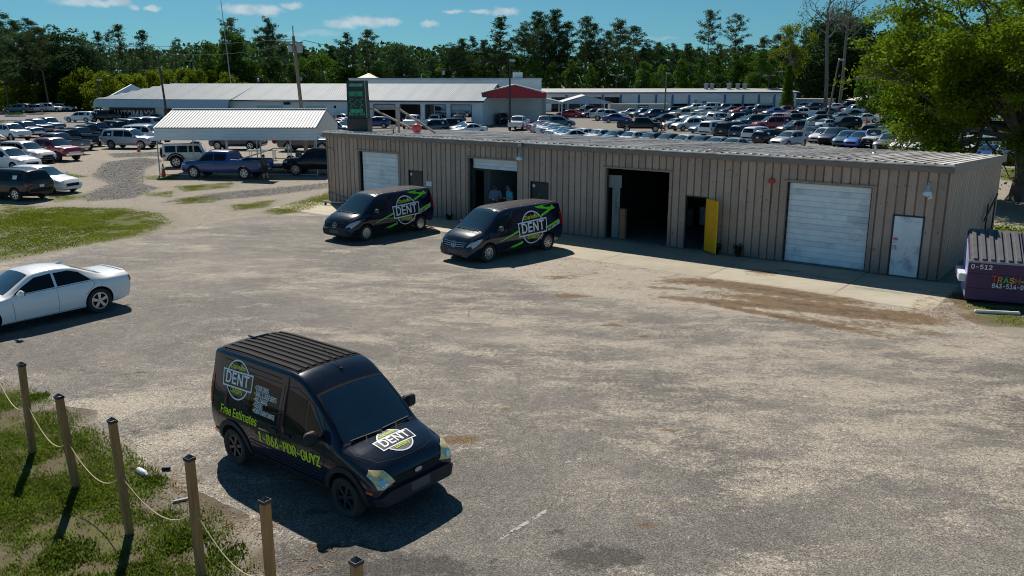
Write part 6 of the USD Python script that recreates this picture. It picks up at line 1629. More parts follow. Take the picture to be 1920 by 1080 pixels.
def ribbed(x0, x1, y0, z0, y1, z1, n=4, h=0.03):
 """One roof sheet with standing ribs, from the eave (y0, z0) to the ridge (y1, z1)."""
 mb = MB()
 w = (x1 - x0) / n
 prof = []
 for k in range(n):
  prof += [(x0 + k * w, 0), (x0 + (k + 0.72) * w, 0), (x0 + (k + 0.78) * w, h), (x0 + (k + 0.94) * w, h)]
 prof.append((x1, 0))
 v = [(x, y0, z0 + e) for x, e in prof] + [(x, y1, z1 + e) for x, e in prof]
 m = len(prof)
 mb.add(v, [(i, i + 1, m + i + 1, m + i) for i in range(m - 1)])
 mb.add([(p[0], p[1], p[2] - 0.05) for p in v], [(i, i + 1, m + i + 1, m + i)[::-1] for i in range(m - 1)])
 return mb


def make_shop():
 F = Face(at(195, 228), at(905, 237))
 t = thing('white_shop', 'long low white shop with pale ribbed roof and a row of open service bays', 'building', loc=F.o, rz=F.rz)
 L, D, E, RZ = F.L, 15.0, 3.65, 6.0
 bays = []
 for a, b, c in ((702, 741, 199), (751, 788, 199), (798, 836, 199), (846, 884, 199)):
  x0, x1 = F.at(a, 220)[0], F.at(b, 220)[0]
  bays.append((x0, x1, 0.0, 3.0))
 xf = F.at(437, 205)[0]
 win = (F.at(206, 215)[0], F.at(292, 215)[0], 0.35, 2.3)
 doorw = (F.at(308, 215)[0], F.at(330, 215)[0], 0.05, 2.2)
 obj(t, 'front_wall', wall_with_holes(0, L, 0, E - 0.12, bays + [win, doorw], 0, 0.25), LOOKS['shop_white'])
 obj(t, 'back_wall', wall_with_holes(0, L, 0, E - 0.12, [(a + 0.3, b + 0.9, 0, 3.0) for a, b, _, _ in bays[1:]], D - 0.25, D), LOOKS['shop_white'])
 for x in (0.0, L - 0.25):
  obj(t, 'end_wall', MB().prism(Polygon([(0.26, 0), (D - 0.26, 0), (D - 0.26, E - 0.13), (D / 2, RZ - 0.15), (0.26, E - 0.13)]), 0, 0.25, np.array([[0, 0, 1, x], [1, 0, 0, 0], [0, 1, 0, 0], [0, 0, 0, 1.0]])), LOOKS['shop_white'])
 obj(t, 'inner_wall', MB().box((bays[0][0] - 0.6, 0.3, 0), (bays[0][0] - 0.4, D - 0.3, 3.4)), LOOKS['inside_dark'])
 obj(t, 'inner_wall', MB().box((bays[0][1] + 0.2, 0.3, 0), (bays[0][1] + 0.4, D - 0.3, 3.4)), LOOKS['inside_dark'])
 obj(t, 'floor_slab', MB().box((bays[0][0] - 1, -0.4, 0.012), (L - 0.3, D + 0.3, 0.03)), LOOKS['inside_floor'])
 obj(t, 'shop_window', MB().box((win[0] + 0.02, 0.10, win[2] + 0.02), (win[1] - 0.02, 0.14, win[3] - 0.02)), LOOKS['glass_dark'])
 v, f = text('AUTOMAXX', 1.05, bold=True, width=(win[1] - win[0]) * 0.9)
 x0 = win[0] + (win[1] - win[0]) * 0.05
 obj(t, 'window_letters', (np.c_[v[:, 0] + x0, np.full(len(v), 0.085), v[:, 1] + 0.75], f), LOOKS['paper_white'])
 obj(t, 'entrance_door', MB().box((doorw[0] + 0.02, 0.1, 0.06), (doorw[1] - 0.02, 0.15, 2.18)), LOOKS['glass_dark'])
 fs = obj(t, 'fascia', MB().add([(-0.6, -1.5, 2.35), (xf, -1.5, 2.35), (xf, -0.9, E - 0.05), (-0.6, -0.9, E - 0.05), (-0.6, 0.0, 2.35), (xf, 0, 2.35)], [(0, 1, 2, 3), (0, 4, 5, 1)]).add([(-0.6, -1.5, 2.35), (-0.6, -0.9, E - 0.05), (-0.6, 0, E - 0.05), (-0.6, 0, 2.35)], [(0, 1, 2, 3)]), M('fascia_grey', (0.42, 0.45, 0.48), 0.4, var=0.06))
 n = 48
 for k in range(n):
  x = -0.6 + (xf + 0.6) * (k + 0.5) / n
  obj(fs, 'fascia_rib', MB().bar((x, -1.505, 2.37), (x, -0.905, E - 0.07), 0.10, 0.04), LOOKS['fascia_grey'])
 rf = obj(t, 'roof', MB().add([(-0.3, -0.9, E - 0.06), (L + 0.4, -0.55, E - 0.1), (L + 0.4, D / 2, RZ - 0.1), (7.5, D / 2, RZ - 0.1), (-0.3, D + 0.5, E - 0.1), (L + 0.4, D + 0.5, E - 0.1)], [(0, 1, 2, 3), (3, 2, 5, 4)]).add([(-0.3, -0.9, E - 0.06), (7.5, D / 2, RZ - 0.1), (-0.3, D + 0.5, E - 0.1)], [(0, 1, 2)]), LOOKS['roof_pale2'])
 ns = 56
 for k in range(ns):
  x0, x1 = -0.3 + (L + 0.7) * k / ns, -0.3 + (L + 0.7) * (k + 1) / ns
  ym = (x0 + x1) / 2
  top_y = D / 2 if ym > 7.5 else -0.6 + (D / 2 + 0.6) * max(0.05, (ym + 0.3) / 7.8)
  zt = E + (RZ - E) * (top_y + 0.6) / (D / 2 + 0.6)
  obj(rf, 'roof_sheet', ribbed(x0, x1 - 0.004, -0.62 if x0 > xf else -0.92, E - 0.02, top_y, zt, 4, 0.035), LOOKS['roof_pale' if k % 3 else 'roof_pale2'])
 obj(t, 'eave_band', MB().box((xf, -0.60, E - 0.24), (L + 0.4, -0.52, E - 0.05)), LOOKS['blue_trim'])
 for i, (a, b, c, d) in enumerate(bays):
  hh = 0.75 if i in (0, 3) else 0.0
  obj(t, 'bay_frame', MB().box((a - 0.08, -0.03, 0), (a, 0.2, d)).box((b, -0.03, 0), (b + 0.08, 0.2, d)).box((a, -0.03, d), (b, 0.2, d + 0.1)), LOOKS['blue_trim'])
  if hh:
   obj(t, 'raised_shutter', MB().box((a, 0.12, d - hh), (b, 0.18, d)), LOOKS['shutter_grey'])
 for a, b in ((482, 532), (574, 611)):
  x0, x1 = F.at(a, 215)[0], F.at(b, 215)[0]
  obj(t, 'roll_up_door', MB().box((x0, -0.04, 0.05), (x1, -0.003, 2.75)), LOOKS['shutter_grey'])
 for px in (536, 542):
  x, z = F.at(px, 193)
  obj(t, 'flood_light', MB().rbox((x - 0.25, -0.35, z - 0.25), (x + 0.25, -0.1, z + 0.1), 0.04).bar((x, -0.1, z), (x, 0, z), 0.08), LOOKS['trim_black'])
 obj(t, 'small_window', MB().box((F.at(626, 200)[0], -0.03, 2.45), (F.at(630, 200)[0], -0.002, 2.8)), LOOKS['glass_dark'])
 # white warehouse with a flat parapet behind
 t2 = thing('parapet_warehouse', 'plain pale flat-topped warehouse behind the ridge of the white shop', 'building', loc=(-30.5, 163, 0), rz=-0.03)
 obj(t2, 'wall', MB().box((0, 0, 0), (36, 16, 6.7)), LOOKS['shop_white'])
 obj(t2, 'coping', MB().box((-0.15, -0.15, 6.703), (36.15, 16.15, 6.95)), LOOKS['shutter_grey'])
 obj(t2, 'roof_unit', MB().rbox((30.6, 2, 6.953), (32.4, 4, 8.0), 0.05), LOOKS['siding_white'])
 obj(t2, 'roof_pipe', MB().tube([(13.5, 1, 6.9), (13.5, 1, 7.8)], 0.06, 8), LOOKS['steel_grey'])
 t3 = thing('pyramid_pavilion', 'pale yellow pyramid roof rising behind the flat-topped warehouse', 'pavilion', loc=((700 - 960) / FPX * 215, 215, 0))
 obj(t3, 'roof', MB().add([(-2.9, -2.9, 6.9), (2.9, -2.9, 6.9), (2.9, 2.9, 6.9), (-2.9, 2.9, 6.9), (0, 0, 8.3)], [(0, 1, 4), (1, 2, 4), (2, 3, 4), (3, 0, 4), (0, 3, 2), (0, 2, 1)]), LOOKS['yellow_roof'])
 for sx in (-2.5, 2.5):
  for sy in (-2.5, 2.5):
   obj(t3, 'post', MB().box((sx - 0.12, sy - 0.12, 0), (sx + 0.12, sy + 0.12, 6.9)), LOOKS['shop_white'])


def make_service_row():
 F = Face(at(1008, 209), at(1491, 207))
 t = thing('service_building', 'very long white service building with blue piers and many roll-up doors', 'building', loc=F.o, rz=F.rz)
 L, D, E = F.L, 16.0, 4.0
 doors = [(1034, 1060, 'open'), (1066, 1094, 'open'), (1104, 1128, 'open'), (1133, 1162, 'open'), (1167, 1196, 'shut'), (1200, 1228, 'shut'), (1231, 1259, 'shut'), (1262, 1290, 'half'), (1332, 1357, 'half'), (1364, 1391, 'half'), (1395, 1421, 'half'), (1426, 1450, 'half'), (1455, 1470, 'shut'), (1474, 1484, 'shut')]
 D2 = [(F.at(a, 190)[0], F.at(b, 190)[0], k) for a, b, k in doors]
 obj(t, 'front_wall', wall_with_holes(0, L, 0, E, [(a, b, 0, 3.0) for a, b, k in D2], 0, 0.3), LOOKS['shop_white'])
 obj(t, 'back_wall', MB().box((0, D - 0.3, 0), (L, D, E - 0.1)), LOOKS['shop_white'])
 obj(t, 'end_wall', MB().box((0, 0.31, 0), (0.3, D - 0.31, E - 0.1)), LOOKS['shop_white'])
 obj(t, 'end_wall', MB().box((L - 0.3, 0.31, 0), (L, D - 0.31, E - 0.1)), LOOKS['shop_white'])
 obj(t, 'floor_slab', MB().box((0.32, 0.31, 0.012), (L - 0.32, D - 0.31, 0.03)), LOOKS['inside_floor'])
 obj(t, 'roof', MB().add([(-0.4, -0.7, E + 0.05), (L + 0.4, -0.7, E + 0.05), (L + 0.4, D / 2, E + 0.75), (-0.4, D / 2, E + 0.75), (L + 0.4, D + 0.4, E), (-0.4, D + 0.4, E)], [(0, 1, 2, 3), (3, 2, 4, 5)]), M('roof_grey', (0.36, 0.37, 0.37), 0.5, var=0.15, scale=0.6))
 obj(t, 'eave_band', MB().box((-0.4, -0.72, E - 0.2), (L + 0.4, -0.66, E + 0.03)), LOOKS['blue_paint'])
 for a, b, k in D2:
  if k != 'open':
   n = 6 if k == 'shut' else 3
   for i in range(n):
    z1 = 3.0 - i * 0.5
    obj(t, 'shutter_slat', MB().rbox((a + 0.02, 0.12, z1 - 0.49), (b - 0.02, 0.17, z1), 0.02), LOOKS['siding_white'])
  obj(t, 'blue_pier', MB().box((b + 0.04, -0.06, 0), (b + 0.44, -0.003, 3.5)), LOOKS['blue_paint'])
 obj(t, 'blue_door', MB().box((F.at(1317, 200)[0], -0.05, 0.03), (F.at(1324, 200)[0], -0.003, 2.1)), LOOKS['blue_paint'])
 obj(t, 'meter_box', MB().box((F.at(1302, 192)[0], -0.15, 1.9), (F.at(1306, 192)[0], -0.003, 2.4)), LOOKS['steel_grey'])
 for px in (1341, 1352, 1385, 1402, 1415):
  x = F.at(px, 170)[0]
  obj(t, 'roof_ventilator', MB().rev([(0.45, 0), (0.45, 1.0), (0.6, 1.05), (0.6, 1.25), (0, 1.3)], 12, rotm((0, 0, 1), 0, (x, 6, E + 0.55))), LOOKS['steel_grey'])
 t = thing('storage_annex', 'low grey flat shed at the right end of the service building', 'shed', loc=at(1491, 207) + [0.6, 3, 0], rz=F.rz)
 obj(t, 'wall', MB().box((0, 0, 0), (9.5, 6, 2.3)), M('annex_grey', (0.30, 0.31, 0.30), 0.7))
 obj(t, 'roof', MB().box((-0.2, -0.3, 2.303), (9.7, 6.2, 2.45)), LOOKS['roof_grey'])


def make_canopies():
 # red-faced canopy
 d = 127.0
 xl, xr = (906 - 960) / FPX * d, (1023 - 960) / FPX * d
 w = xr - xl
 t = thing('red_canopy', 'open canopy with white gable roof and dark red gable face', 'canopy', loc=(xl, d, 0))
 E, A, D = 4.75, 5.95, 13.0
 for s, x0, x1 in ((1, 0 - 0.2, w / 2), (-1, w / 2, w + 0.2)):
  za, zb = (E, A) if s > 0 else (A, E)
  for k in range(6):
   y0, y1 = -0.4 + k * D / 6, -0.4 + (k + 1) * D / 6 - 0.01
   obj(t, 'roof_sheet', MB().add([(x0, y0, za + 0.02), (x1, y0, zb + 0.02), (x1, y1, zb + 0.02), (x0, y1, za + 0.02), (x0, y0, za - 0.08), (x1, y0, zb - 0.08), (x1, y1, zb - 0.08), (x0, y1, za - 0.08)], [(0, 1, 2, 3), (7, 6, 5, 4), (0, 4, 5, 1), (2, 6, 7, 3)]), LOOKS['roof_white'])
 obj(t, 'gable_face', MB().prism(Polygon([(0, E - 0.75), (w, E - 0.75), (w, E - 0.1), (w / 2, A - 0.1), (0, E - 0.1)]), -0.06, 0.0, np.array([[1, 0, 0, 0], [0, 0, -1, -0.3], [0, 1, 0, 0], [0, 0, 0, 1.0]])), LOOKS['canopy_red'])
 obj(t, 'side_band', MB().box((0, -0.2, E - 0.75), (0.06, D - 0.6, E - 0.1)), LOOKS['canopy_red'])
 obj(t, 'side_band', MB().box((w - 0.06, -0.2, E - 0.75), (w, D - 0.6, E - 0.1)), LOOKS['canopy_red'])
 for y in np.linspace(0, D - 1, 6):
  for x in (0.12, w - 0.12):
   obj(t, 'post', MB().box((x - 0.07, y - 0.07, 0), (x + 0.07, y + 0.07, E - 0.1)), LOOKS['steel_grey'])
 obj(t, 'rear_wall', wall_with_holes(0.2, w - 0.2, 0, E - 0.3, [(1.6, 3.3, 0, 3.1)], D - 0.8, D - 0.7), LOOKS['shop_white'])
 for px0, px1, pxa, dd, lab, dep in ((967, 1052, 1000, 150, 'smaller white gable tent half behind the red canopy posts', 9), (1051, 1141, 1094, 158, 'larger white gable tent left of the beige container', 10)):
  a, b, m = ((p - 960) / FPX * dd for p in (px0, px1, pxa))
  t = thing('white_tent', lab, 'tent', loc=(a, dd, 0))
  E2, A2 = CAMH - (190 - 151.4) / FPX * dd, CAMH - (177 - 151.4) / FPX * dd
  wv, mv = b - a, m - a
  for (x0, z0), (x1, z1) in (((-0.3, E2), (mv, A2)), ((mv, A2), (wv + 0.3, E2))):
   obj(t, 'roof_sheet', MB().add([(x0, -0.3, z0), (x1, -0.3, z1), (x1, dep, z1), (x0, dep, z0), (x0, -0.3, z0 - 0.1), (x1, -0.3, z1 - 0.1), (x1, dep, z1 - 0.1), (x0, dep, z0 - 0.1)], [(0, 1, 2, 3), (7, 6, 5, 4), (0, 4, 5, 1), (2, 6, 7, 3)]), LOOKS['roof_white'])
  obj(t, 'gable_face', MB().prism(Polygon([(0, E2 - 0.25), (wv, E2 - 0.25), (wv, E2 - 0.11), (mv, A2 - 0.13), (0, E2 - 0.11)]), -0.05, 0, np.array([[1, 0, 0, 0], [0, 0, -1, -0.15], [0, 1, 0, 0], [0, 0, 0, 1.0]])), M('tent_blue', (0.36, 0.45, 0.52), 0.6))
  for x in (0.1, mv, wv - 0.1):
   for y in (0.1, dep - 0.3):
    obj(t, 'post', MB().box((x - 0.08, y - 0.08, 0), (x + 0.08, y + 0.08, E2 - 0.12)), LOOKS['shop_white'])
 # container with a navy sign
 dd = 168.0
 a, b = (1141 - 960) / FPX * dd, (1252 - 960) / FPX * dd
 t = thing('shipping_container', 'long beige ribbed container with a navy sign before the service building', 'container', loc=(a, dd, 0), rz=0.12)
 L = b - a
 Hc = CAMH - (192.5 - 151.4) / FPX * dd
 obj(t, 'shell', MB().box((0, 0, 0.1), (L, 2.4, Hc)), LOOKS['container_beige'])
 for k in range(34):
  x = L * (k + 0.5) / 34
  obj(t, 'side_rib', MB().box((x - 0.1, -0.05, 0.2), (x + 0.1, -0.002, Hc - 0.15)), LOOKS['container_beige'])
 obj(t, 'top_rail', MB().box((-0.03, -0.07, Hc - 0.14), (L + 0.03, -0.003, Hc + 0.03)), LOOKS['siding_white'])
 sg = obj(t, 'sign', MB().box((5.4, -0.12, Hc - 1.05), (7.5, -0.07, Hc - 0.25)), LOOKS['sign_navy'])
 mb = MB()
 for k in range(8):
  mb.box((5.55 + k * 0.235, -0.135, Hc - 0.62), (5.55 + k * 0.235 + 0.17, -0.122, Hc - 0.42))
 obj(sg, 'lettering', mb, LOOKS['paper_white'])
 # pavilion and little house at the right
 dd = 190.0
 a, b = (1603 - 960) / FPX * dd, (1716 - 960) / FPX * dd
 t = thing('metal_roof_pavilion', 'dark open pavilion under a pale hipped metal roof, right of the tall bare trunks', 'pavilion', loc=(a, dd, 0))
 W = b - a
 z0, z1 = CAMH - (187 - 151.4) / FPX * dd, CAMH - (176 - 151.4) / FPX * dd
 obj(t, 'roof', MB().add([(0, 0, z0), (W, 0, z0), (W, 10, z0), (0, 10, z0), (3.6, 5, z1), (W - 3, 5, z1)], [(0, 1, 5, 4), (2, 3, 4, 5)]).add([(0, 0, z0), (0, 10, z0), (3.6, 5, z1), (W, 0, z0), (W, 10, z0), (W - 3, 5, z1)], [(1, 0, 2), (3, 4, 5)]), LOOKS['roof_white'])
 obj(t, 'back_wall', MB().box((0.6, 8, 0), (W - 0.6, 8.2, z0)), LOOKS['inside_dark'])
 for x in np.linspace(0.5, W - 0.5, 5):
  obj(t, 'post', MB().box((x - 0.12, 0.4, 0), (x + 0.12, 0.64, z0)), LOOKS['inside_dark'])
 f0 = thing('board_fence', 'short reddish brown board fence before the metal-roofed pavilion', 'fence', loc=((1588 - 960) / FPX * 186, 186, 0))
 for k in range(26):
  obj(f0, 'board', MB().box((k * 0.215, 0, 0.05), (k * 0.215 + 0.19, 0.03, 1.7 + 0.04 * (k % 3))), M('fence_red', (0.16, 0.07, 0.05), 0.8, var=0.3))
 t = thing('garden_shed', 'small pale gabled shed beside the metal-roofed pavilion', 'shed', loc=((1637 - 960) / FPX * 176, 176, 0))
 obj(t, 'wall', MB().box((0, 0, 0), (5.4, 4, 1.55)), LOOKS['annex_grey'])
 obj(t, 'gable', MB().prism(Polygon([(0, 1.55), (3.2, 1.55), (1.6, 2.2)]), -4, 0, np.array([[1, 0, 0, 0], [0, 0, -1, 0], [0, 1, 0, 0], [0, 0, 0, 1.0]])), LOOKS['annex_grey'])
 obj(t, 'roof', MB().add([(-0.2, -0.2, 1.5), (1.6, -0.2, 2.25), (1.6, 4.2, 2.25), (-0.2, 4.2, 1.5), (5.6, -0.2, 1.6), (5.6, 4.2, 1.6)], [(0, 1, 2, 3), (1, 4, 5, 2)]), LOOKS['roof_white'])


def make_carport():
 a, b = at(288, 239, 3.3), at(587, 240.5, 3.3)
 F = Face(a, [b[0], a[1], 0])
 L, D = F.L, 7.3
 E, A, Z0 = 3.3, 4.42, 2.42
 t = thing('white_carport', 'white ribbed metal carport on thin posts behind the blue pickup', 'carport', loc=F.o, rz=F.rz)
 ns = 26
 for k in range(ns):
  x0, x1 = L * k / ns, L * (k + 1) / ns - 0.004
  obj(t, 'roof_sheet', ribbed(x0, x1, -0.12, E, D / 2, A, 2, 0.035), LOOKS['roof_white'])
  obj(t, 'roof_sheet', ribbed(x0, x1, D / 2, A, D + 0.12, E, 2, 0.035), LOOKS['roof_white'])
 obj(t, 'ridge_cap', MB().bar((0, D / 2, A + 0.05), (L, D / 2, A + 0.05), 0.3, 0.04), LOOKS['siding_white'])
 for y in (0.0, D):
  for k in range(4):
   z0 = Z0 + k * (E - Z0 - 0.06) / 4
   z1 = z0 + (E - Z0 - 0.06) / 4 - 0.006
   obj(t, 'side_panel', MB().add([(0, y, z0), (L, y, z0), (L, y - 0.03, z0 + 0.04), (0, y - 0.03, z0 + 0.04), (L, y - 0.02, z1), (0, y - 0.02, z1), (0, y + 0.02, z0), (L, y + 0.02, z0), (L, y + 0.02, z1), (0, y + 0.02, z1)], [(0, 1, 2, 3), (3, 2, 4, 5), (7, 6, 9, 8), (5, 4, 8, 9), (6, 7, 1, 0)]), LOOKS['siding_white'])
 for x in (0.02, L - 0.06):
  obj(t, 'gable_panel', MB().prism(Polygon([(0.1, E - 0.55), (D - 0.1, E - 0.55), (D - 0.1, E - 0.07), (D / 2, A - 0.09), (0.1, E - 0.07)]), 0, 0.04, np.array([[0, 0, 1, x], [1, 0, 0, 0], [0, 1, 0, 0], [0, 0, 0, 1.0]])), M('gable_beige', (0.55, 0.52, 0.46), 0.55, var=0.06))
 for y in (0.06, D - 0.06):
  for px in (0.1, 2.6, 4.9, 7.3, 9.4, L - 0.1):
   obj(t, 'post', MB().box((px - 0.035, y - 0.035, 0), (px + 0.035, y + 0.035, Z0 + 0.3)), LOOKS['galvanised'])
 for y in (0.06, D - 0.06):
  obj(t, 'rail', MB().box((0.1, y - 0.03, 0.02), (L - 0.1, y + 0.03, 0.08)), LOOKS['galvanised'])
 # what stands under it
 M('deck_blue', (0.05, 0.13, 0.17), 0.6, var=0.2)
 g = at(535, 322)
 t = thing('flat_trailer', 'low blue-decked trailer with an upright spare tyre under the carport', 'trailer', loc=g, rz=F.rz)
 obj(t, 'deck', MB().rbox((-1.5, -0.9, 0.42), (2.2, 0.9, 0.52), 0.02), LOOKS['deck_blue'])
 obj(t, 'frame', MB().bar((-2.6, 0, 0.4), (2.1, 0, 0.4), 0.1).bar((-1.4, -0.8, 0.38), (2.1, -0.8, 0.38), 0.08), LOOKS['trim_black'])
 for s in (-1, 1):
  wheel(t, 0.7, s * 1.0, s, 0.3, 0.18, 'five', 'rim_silver', 16)
 T = np.array([[1, 0, 0, 0.5], [0, 0, -1, -0.2], [0, 1, 0, 0.86], [0, 0, 0, 1.0]])
 obj(t, 'spare_tyre', MB().rev([(0.2, -0.1), (0.3, -0.12), (0.34, -0.08), (0.34, 0.08), (0.3, 0.12), (0.2, 0.1)], 20, T), LOOKS['tyre'])
 obj(t, 'barrel', MB().rev([(0, 0.9), (0.2, 0.9), (0.24, 0.85), (0.24, 0.1), (0.2, 0.0), (0, 0)], 16, rotm((0, 0, 1), 0, (1.05, 0.0, 0.52))), M('barrel_blue', (0.14, 0.2, 0.26), 0.5))
 for px, py, lab, wd in ((492, 300, 'long folding table left of the spare tyre under the carport', 2.4), (530, 296, 'shorter dark bench table under the right half of the carport', 1.6)):
  g = at(px, py)
  t = thing('folding_table', lab, 'table', loc=g, rz=F.rz)
  obj(t, 'tabletop', MB().rbox((-wd / 2, -0.38, 0.78), (wd / 2, 0.38, 0.84), 0.015), LOOKS['deck_blue'] if wd > 2 else LOOKS['trim_black'])
  for sx in (-1, 1):
   for sy in (-1, 1):
    obj(t, 'leg', MB().bar((sx * wd * 0.42, sy * 0.3, 0), (sx * wd * 0.40, sy * 0.3, 0.78), 0.04), LOOKS['galvanised'])
 g = at(470, 318)
 t = thing('raised_bed_cover', 'flat black truck bed cover propped up on a slant over the blue pickup', 'truck cover', loc=(-17.05, 56.9, 0), rz=F.rz)
 obj(t, 'panel', MB().bar((-1.05, 0, 1.36), (1.05, 0, 2.0), 1.5, 0.06), LOOKS['trim_black'])
 obj(t, 'frame', MB().bar((-1.07, -0.77, 1.37), (1.07, -0.77, 2.01), 0.04, 0.08), LOOKS['galvanised'])
 for px, py, lab in ((508, 276, 'red round float hanging left under the carport eave'), (535, 274, 'red round float hanging right under the carport eave')):
  d = at(px, 320)
  t = thing('hanging_float', lab, 'float', loc=(d[0], d[1] + 1.5, 2.05))
  obj(t, 'ball', MB().rev([(0, -0.2), (0.12, -0.17), (0.2, -0.06), (0.2, 0.06), (0.12, 0.17), (0, 0.2)], 14), LOOKS['red_paint'], smooth=True)
  obj(t, 'cord', MB().tube([(0, 0, 0.18), (0, 0, 1.6)], 0.008, 5), LOOKS['trim_black'])


def make_roof_things():
 # sign tower standing on the roof's left end
 p = bl(0.72, 1.75)
 zb = B_HF + (B_HB - B_HF) * 1.75 / B_W
 t = thing('sign_tower', 'tall black sign box with green lettering standing on the workshop roof', 'sign', loc=(p[0], p[1], zb), rz=B_YAW + 0.42)
 obj(t, 'box', MB().add([(-0.54, -0.28, 0), (0.56, -0.28, 0), (0.56, 0.28, 0), (-0.54, 0.28, 0), (-0.56, -0.22, 2.68), (0.48, -0.22, 2.68), (0.48, 0.24, 2.68), (-0.56, 0.24, 2.68)], [(0, 3, 2, 1), (4, 5, 6, 7), (0, 1, 5, 4), (1, 2, 6, 5), (2, 3, 7, 6), (3, 0, 4, 7)]), LOOKS['sign_black'])
 obj(t, 'foot', MB().rbox((-0.58, -0.34, 0.01), (0.62, 0.32, 0.72), 0.02), LOOKS['sign_black'])
 obj(t, 'edge_strip', MB().bar((0.575, -0.285, 0.73), (0.492, -0.222, 2.69), 0.03), LOOKS['steel_grey'])
 gm = M('sign_green', (0.03, 0.42, 0.22), 0.5)

 def face(v, z):
  return np.c_[v[:, 0], -0.287 + (z + v[:, 1]) * 0.0224 - 0.006, v[:, 1] + z]
 v, f = text('843-717-3946', 0.15, bold=True, width=0.92)
 obj(t, 'lettering', (face(v + [-0.46, 0], 0.86), f), gm)
 rr = np.random.default_rng(5)
 for z, hgt, w, n, bright in ((2.36, 0.16, 0.80, 10, True), (1.86, 0.26, 0.84, 8, False), (1.02, 0.17, 0.74, 11, False)):
  mb = MB()
  for k in range(n):
   x = -0.44 + (0.88 - w) / 2 + k * w / n
   s = w / n
   for (xa, za, xb, zb_) in ((x, 0, x, hgt), (x + s * 0.6, 0, x + s * 0.6, hgt), (x, hgt if rr.random() > 0.5 else hgt * 0.5, x + s * 0.6, hgt if rr.random() > 0.5 else hgt * 0.5), (x, 0.0, x + s * 0.6, 0.0 if rr.random() > 0.4 else hgt)):
    q_ = face(np.array([[xa, za], [xb, zb_]]), z)
    if np.linalg.norm(q_[1] - q_[0]) > 0.01:
     mb.bar(q_[0], q_[1], 0.02, 0.006)
  obj(t, 'lettering', mb, M('sign_mint', (0.12, 0.42, 0.32), 0.5) if bright else gm)
 mb = MB()
 for cx, cz, r in ((-0.3, 1.62, 0.12), (0.3, 1.62, 0.12), (-0.26, 1.36, 0.11), (0.28, 1.34, 0.11), (0.0, 1.5, 0.2)):
  pts = [face(np.array([[cx + r * math.cos(a) * (0.6 + 0.5 * math.sin(2 * a)), r * math.sin(a)]]), cz)[0] for a in np.linspace(0.3, 5.4, 9)]
  mb.tube(pts, 0.012, 5)
 obj(t, 'emblem', mb, gm)
 # lumber frame
 z = lambda y: B_HF + (B_HB - B_HF) * y / B_W + 0.03
 t = thing('lumber_frame', 'weathered timber prop frame beside the sign box on the workshop roof', 'timber frame', loc=tuple(B_O), rz=B_YAW)
 for (a, b, n) in (((3.55, 1.9, z(1.9)), (3.55, 1.9, z(1.9) + 1.32), 'upright'), ((0.0, 2.9, z(2.9)), (0.05, 2.9, z(2.9) + 1.2), 'upright'), ((0.0, 2.9, z(2.9) + 1.16), (3.6, 1.9, z(1.9) + 1.28), 'crossbeam'), ((3.6, 1.9, z(1.9) + 1.22), (5.5, 2.6, z(2.6) + 0.05), 'brace'), ((1.3, 2.3, z(2.3) + 1.15), (4.3, 2.6, z(2.6) + 0.05), 'brace'), ((-0.5, 3.6, z(3.6) + 0.0), (0.0, 2.9, z(2.9) + 1.1), 'brace')):
  obj(t, n, MB().bar(a, b, 0.09), LOOKS['lumber'])
 p = bl(3.95, 1.1)
 t = thing('paint_bucket', 'small grey-green pail on a stand by the timber frame on the roof', 'bucket', loc=(p[0], p[1], z(1.1)))
 obj(t, 'pail', MB().rev([(0, 0.18), (0.13, 0.18), (0.15, 0.42), (0.14, 0.42), (0.12, 0.2)], 16), M('pail_green', (0.28, 0.32, 0.25), 0.6))
 obj(t, 'stand', MB().bar((0, 0, 0), (0, 0, 0.18), 0.05).box((-0.12, -0.12, -0.01), (0.12, 0.12, 0.02)), LOOKS['trim_black'])
 p = bl(4.75, 2.0)
 t = thing('red_tank', 'round red tank resting on the workshop roof', 'tank', loc=(p[0], p[1], z(2.0)))
 obj(t, 'ball', MB().rev([(0, -0.02), (0.14, 0.02), (0.23, 0.14), (0.25, 0.26), (0.2, 0.42), (0.1, 0.49), (0, 0.5)], 18), M('tank_red', (0.55, 0.05, 0.05), 0.45), smooth=True)
 obj(t, 'base_ring', MB().rev([(0.16, 0.0), (0.19, 0.0), (0.19, 0.06), (0.16, 0.06)], 14), LOOKS['paper_white'])


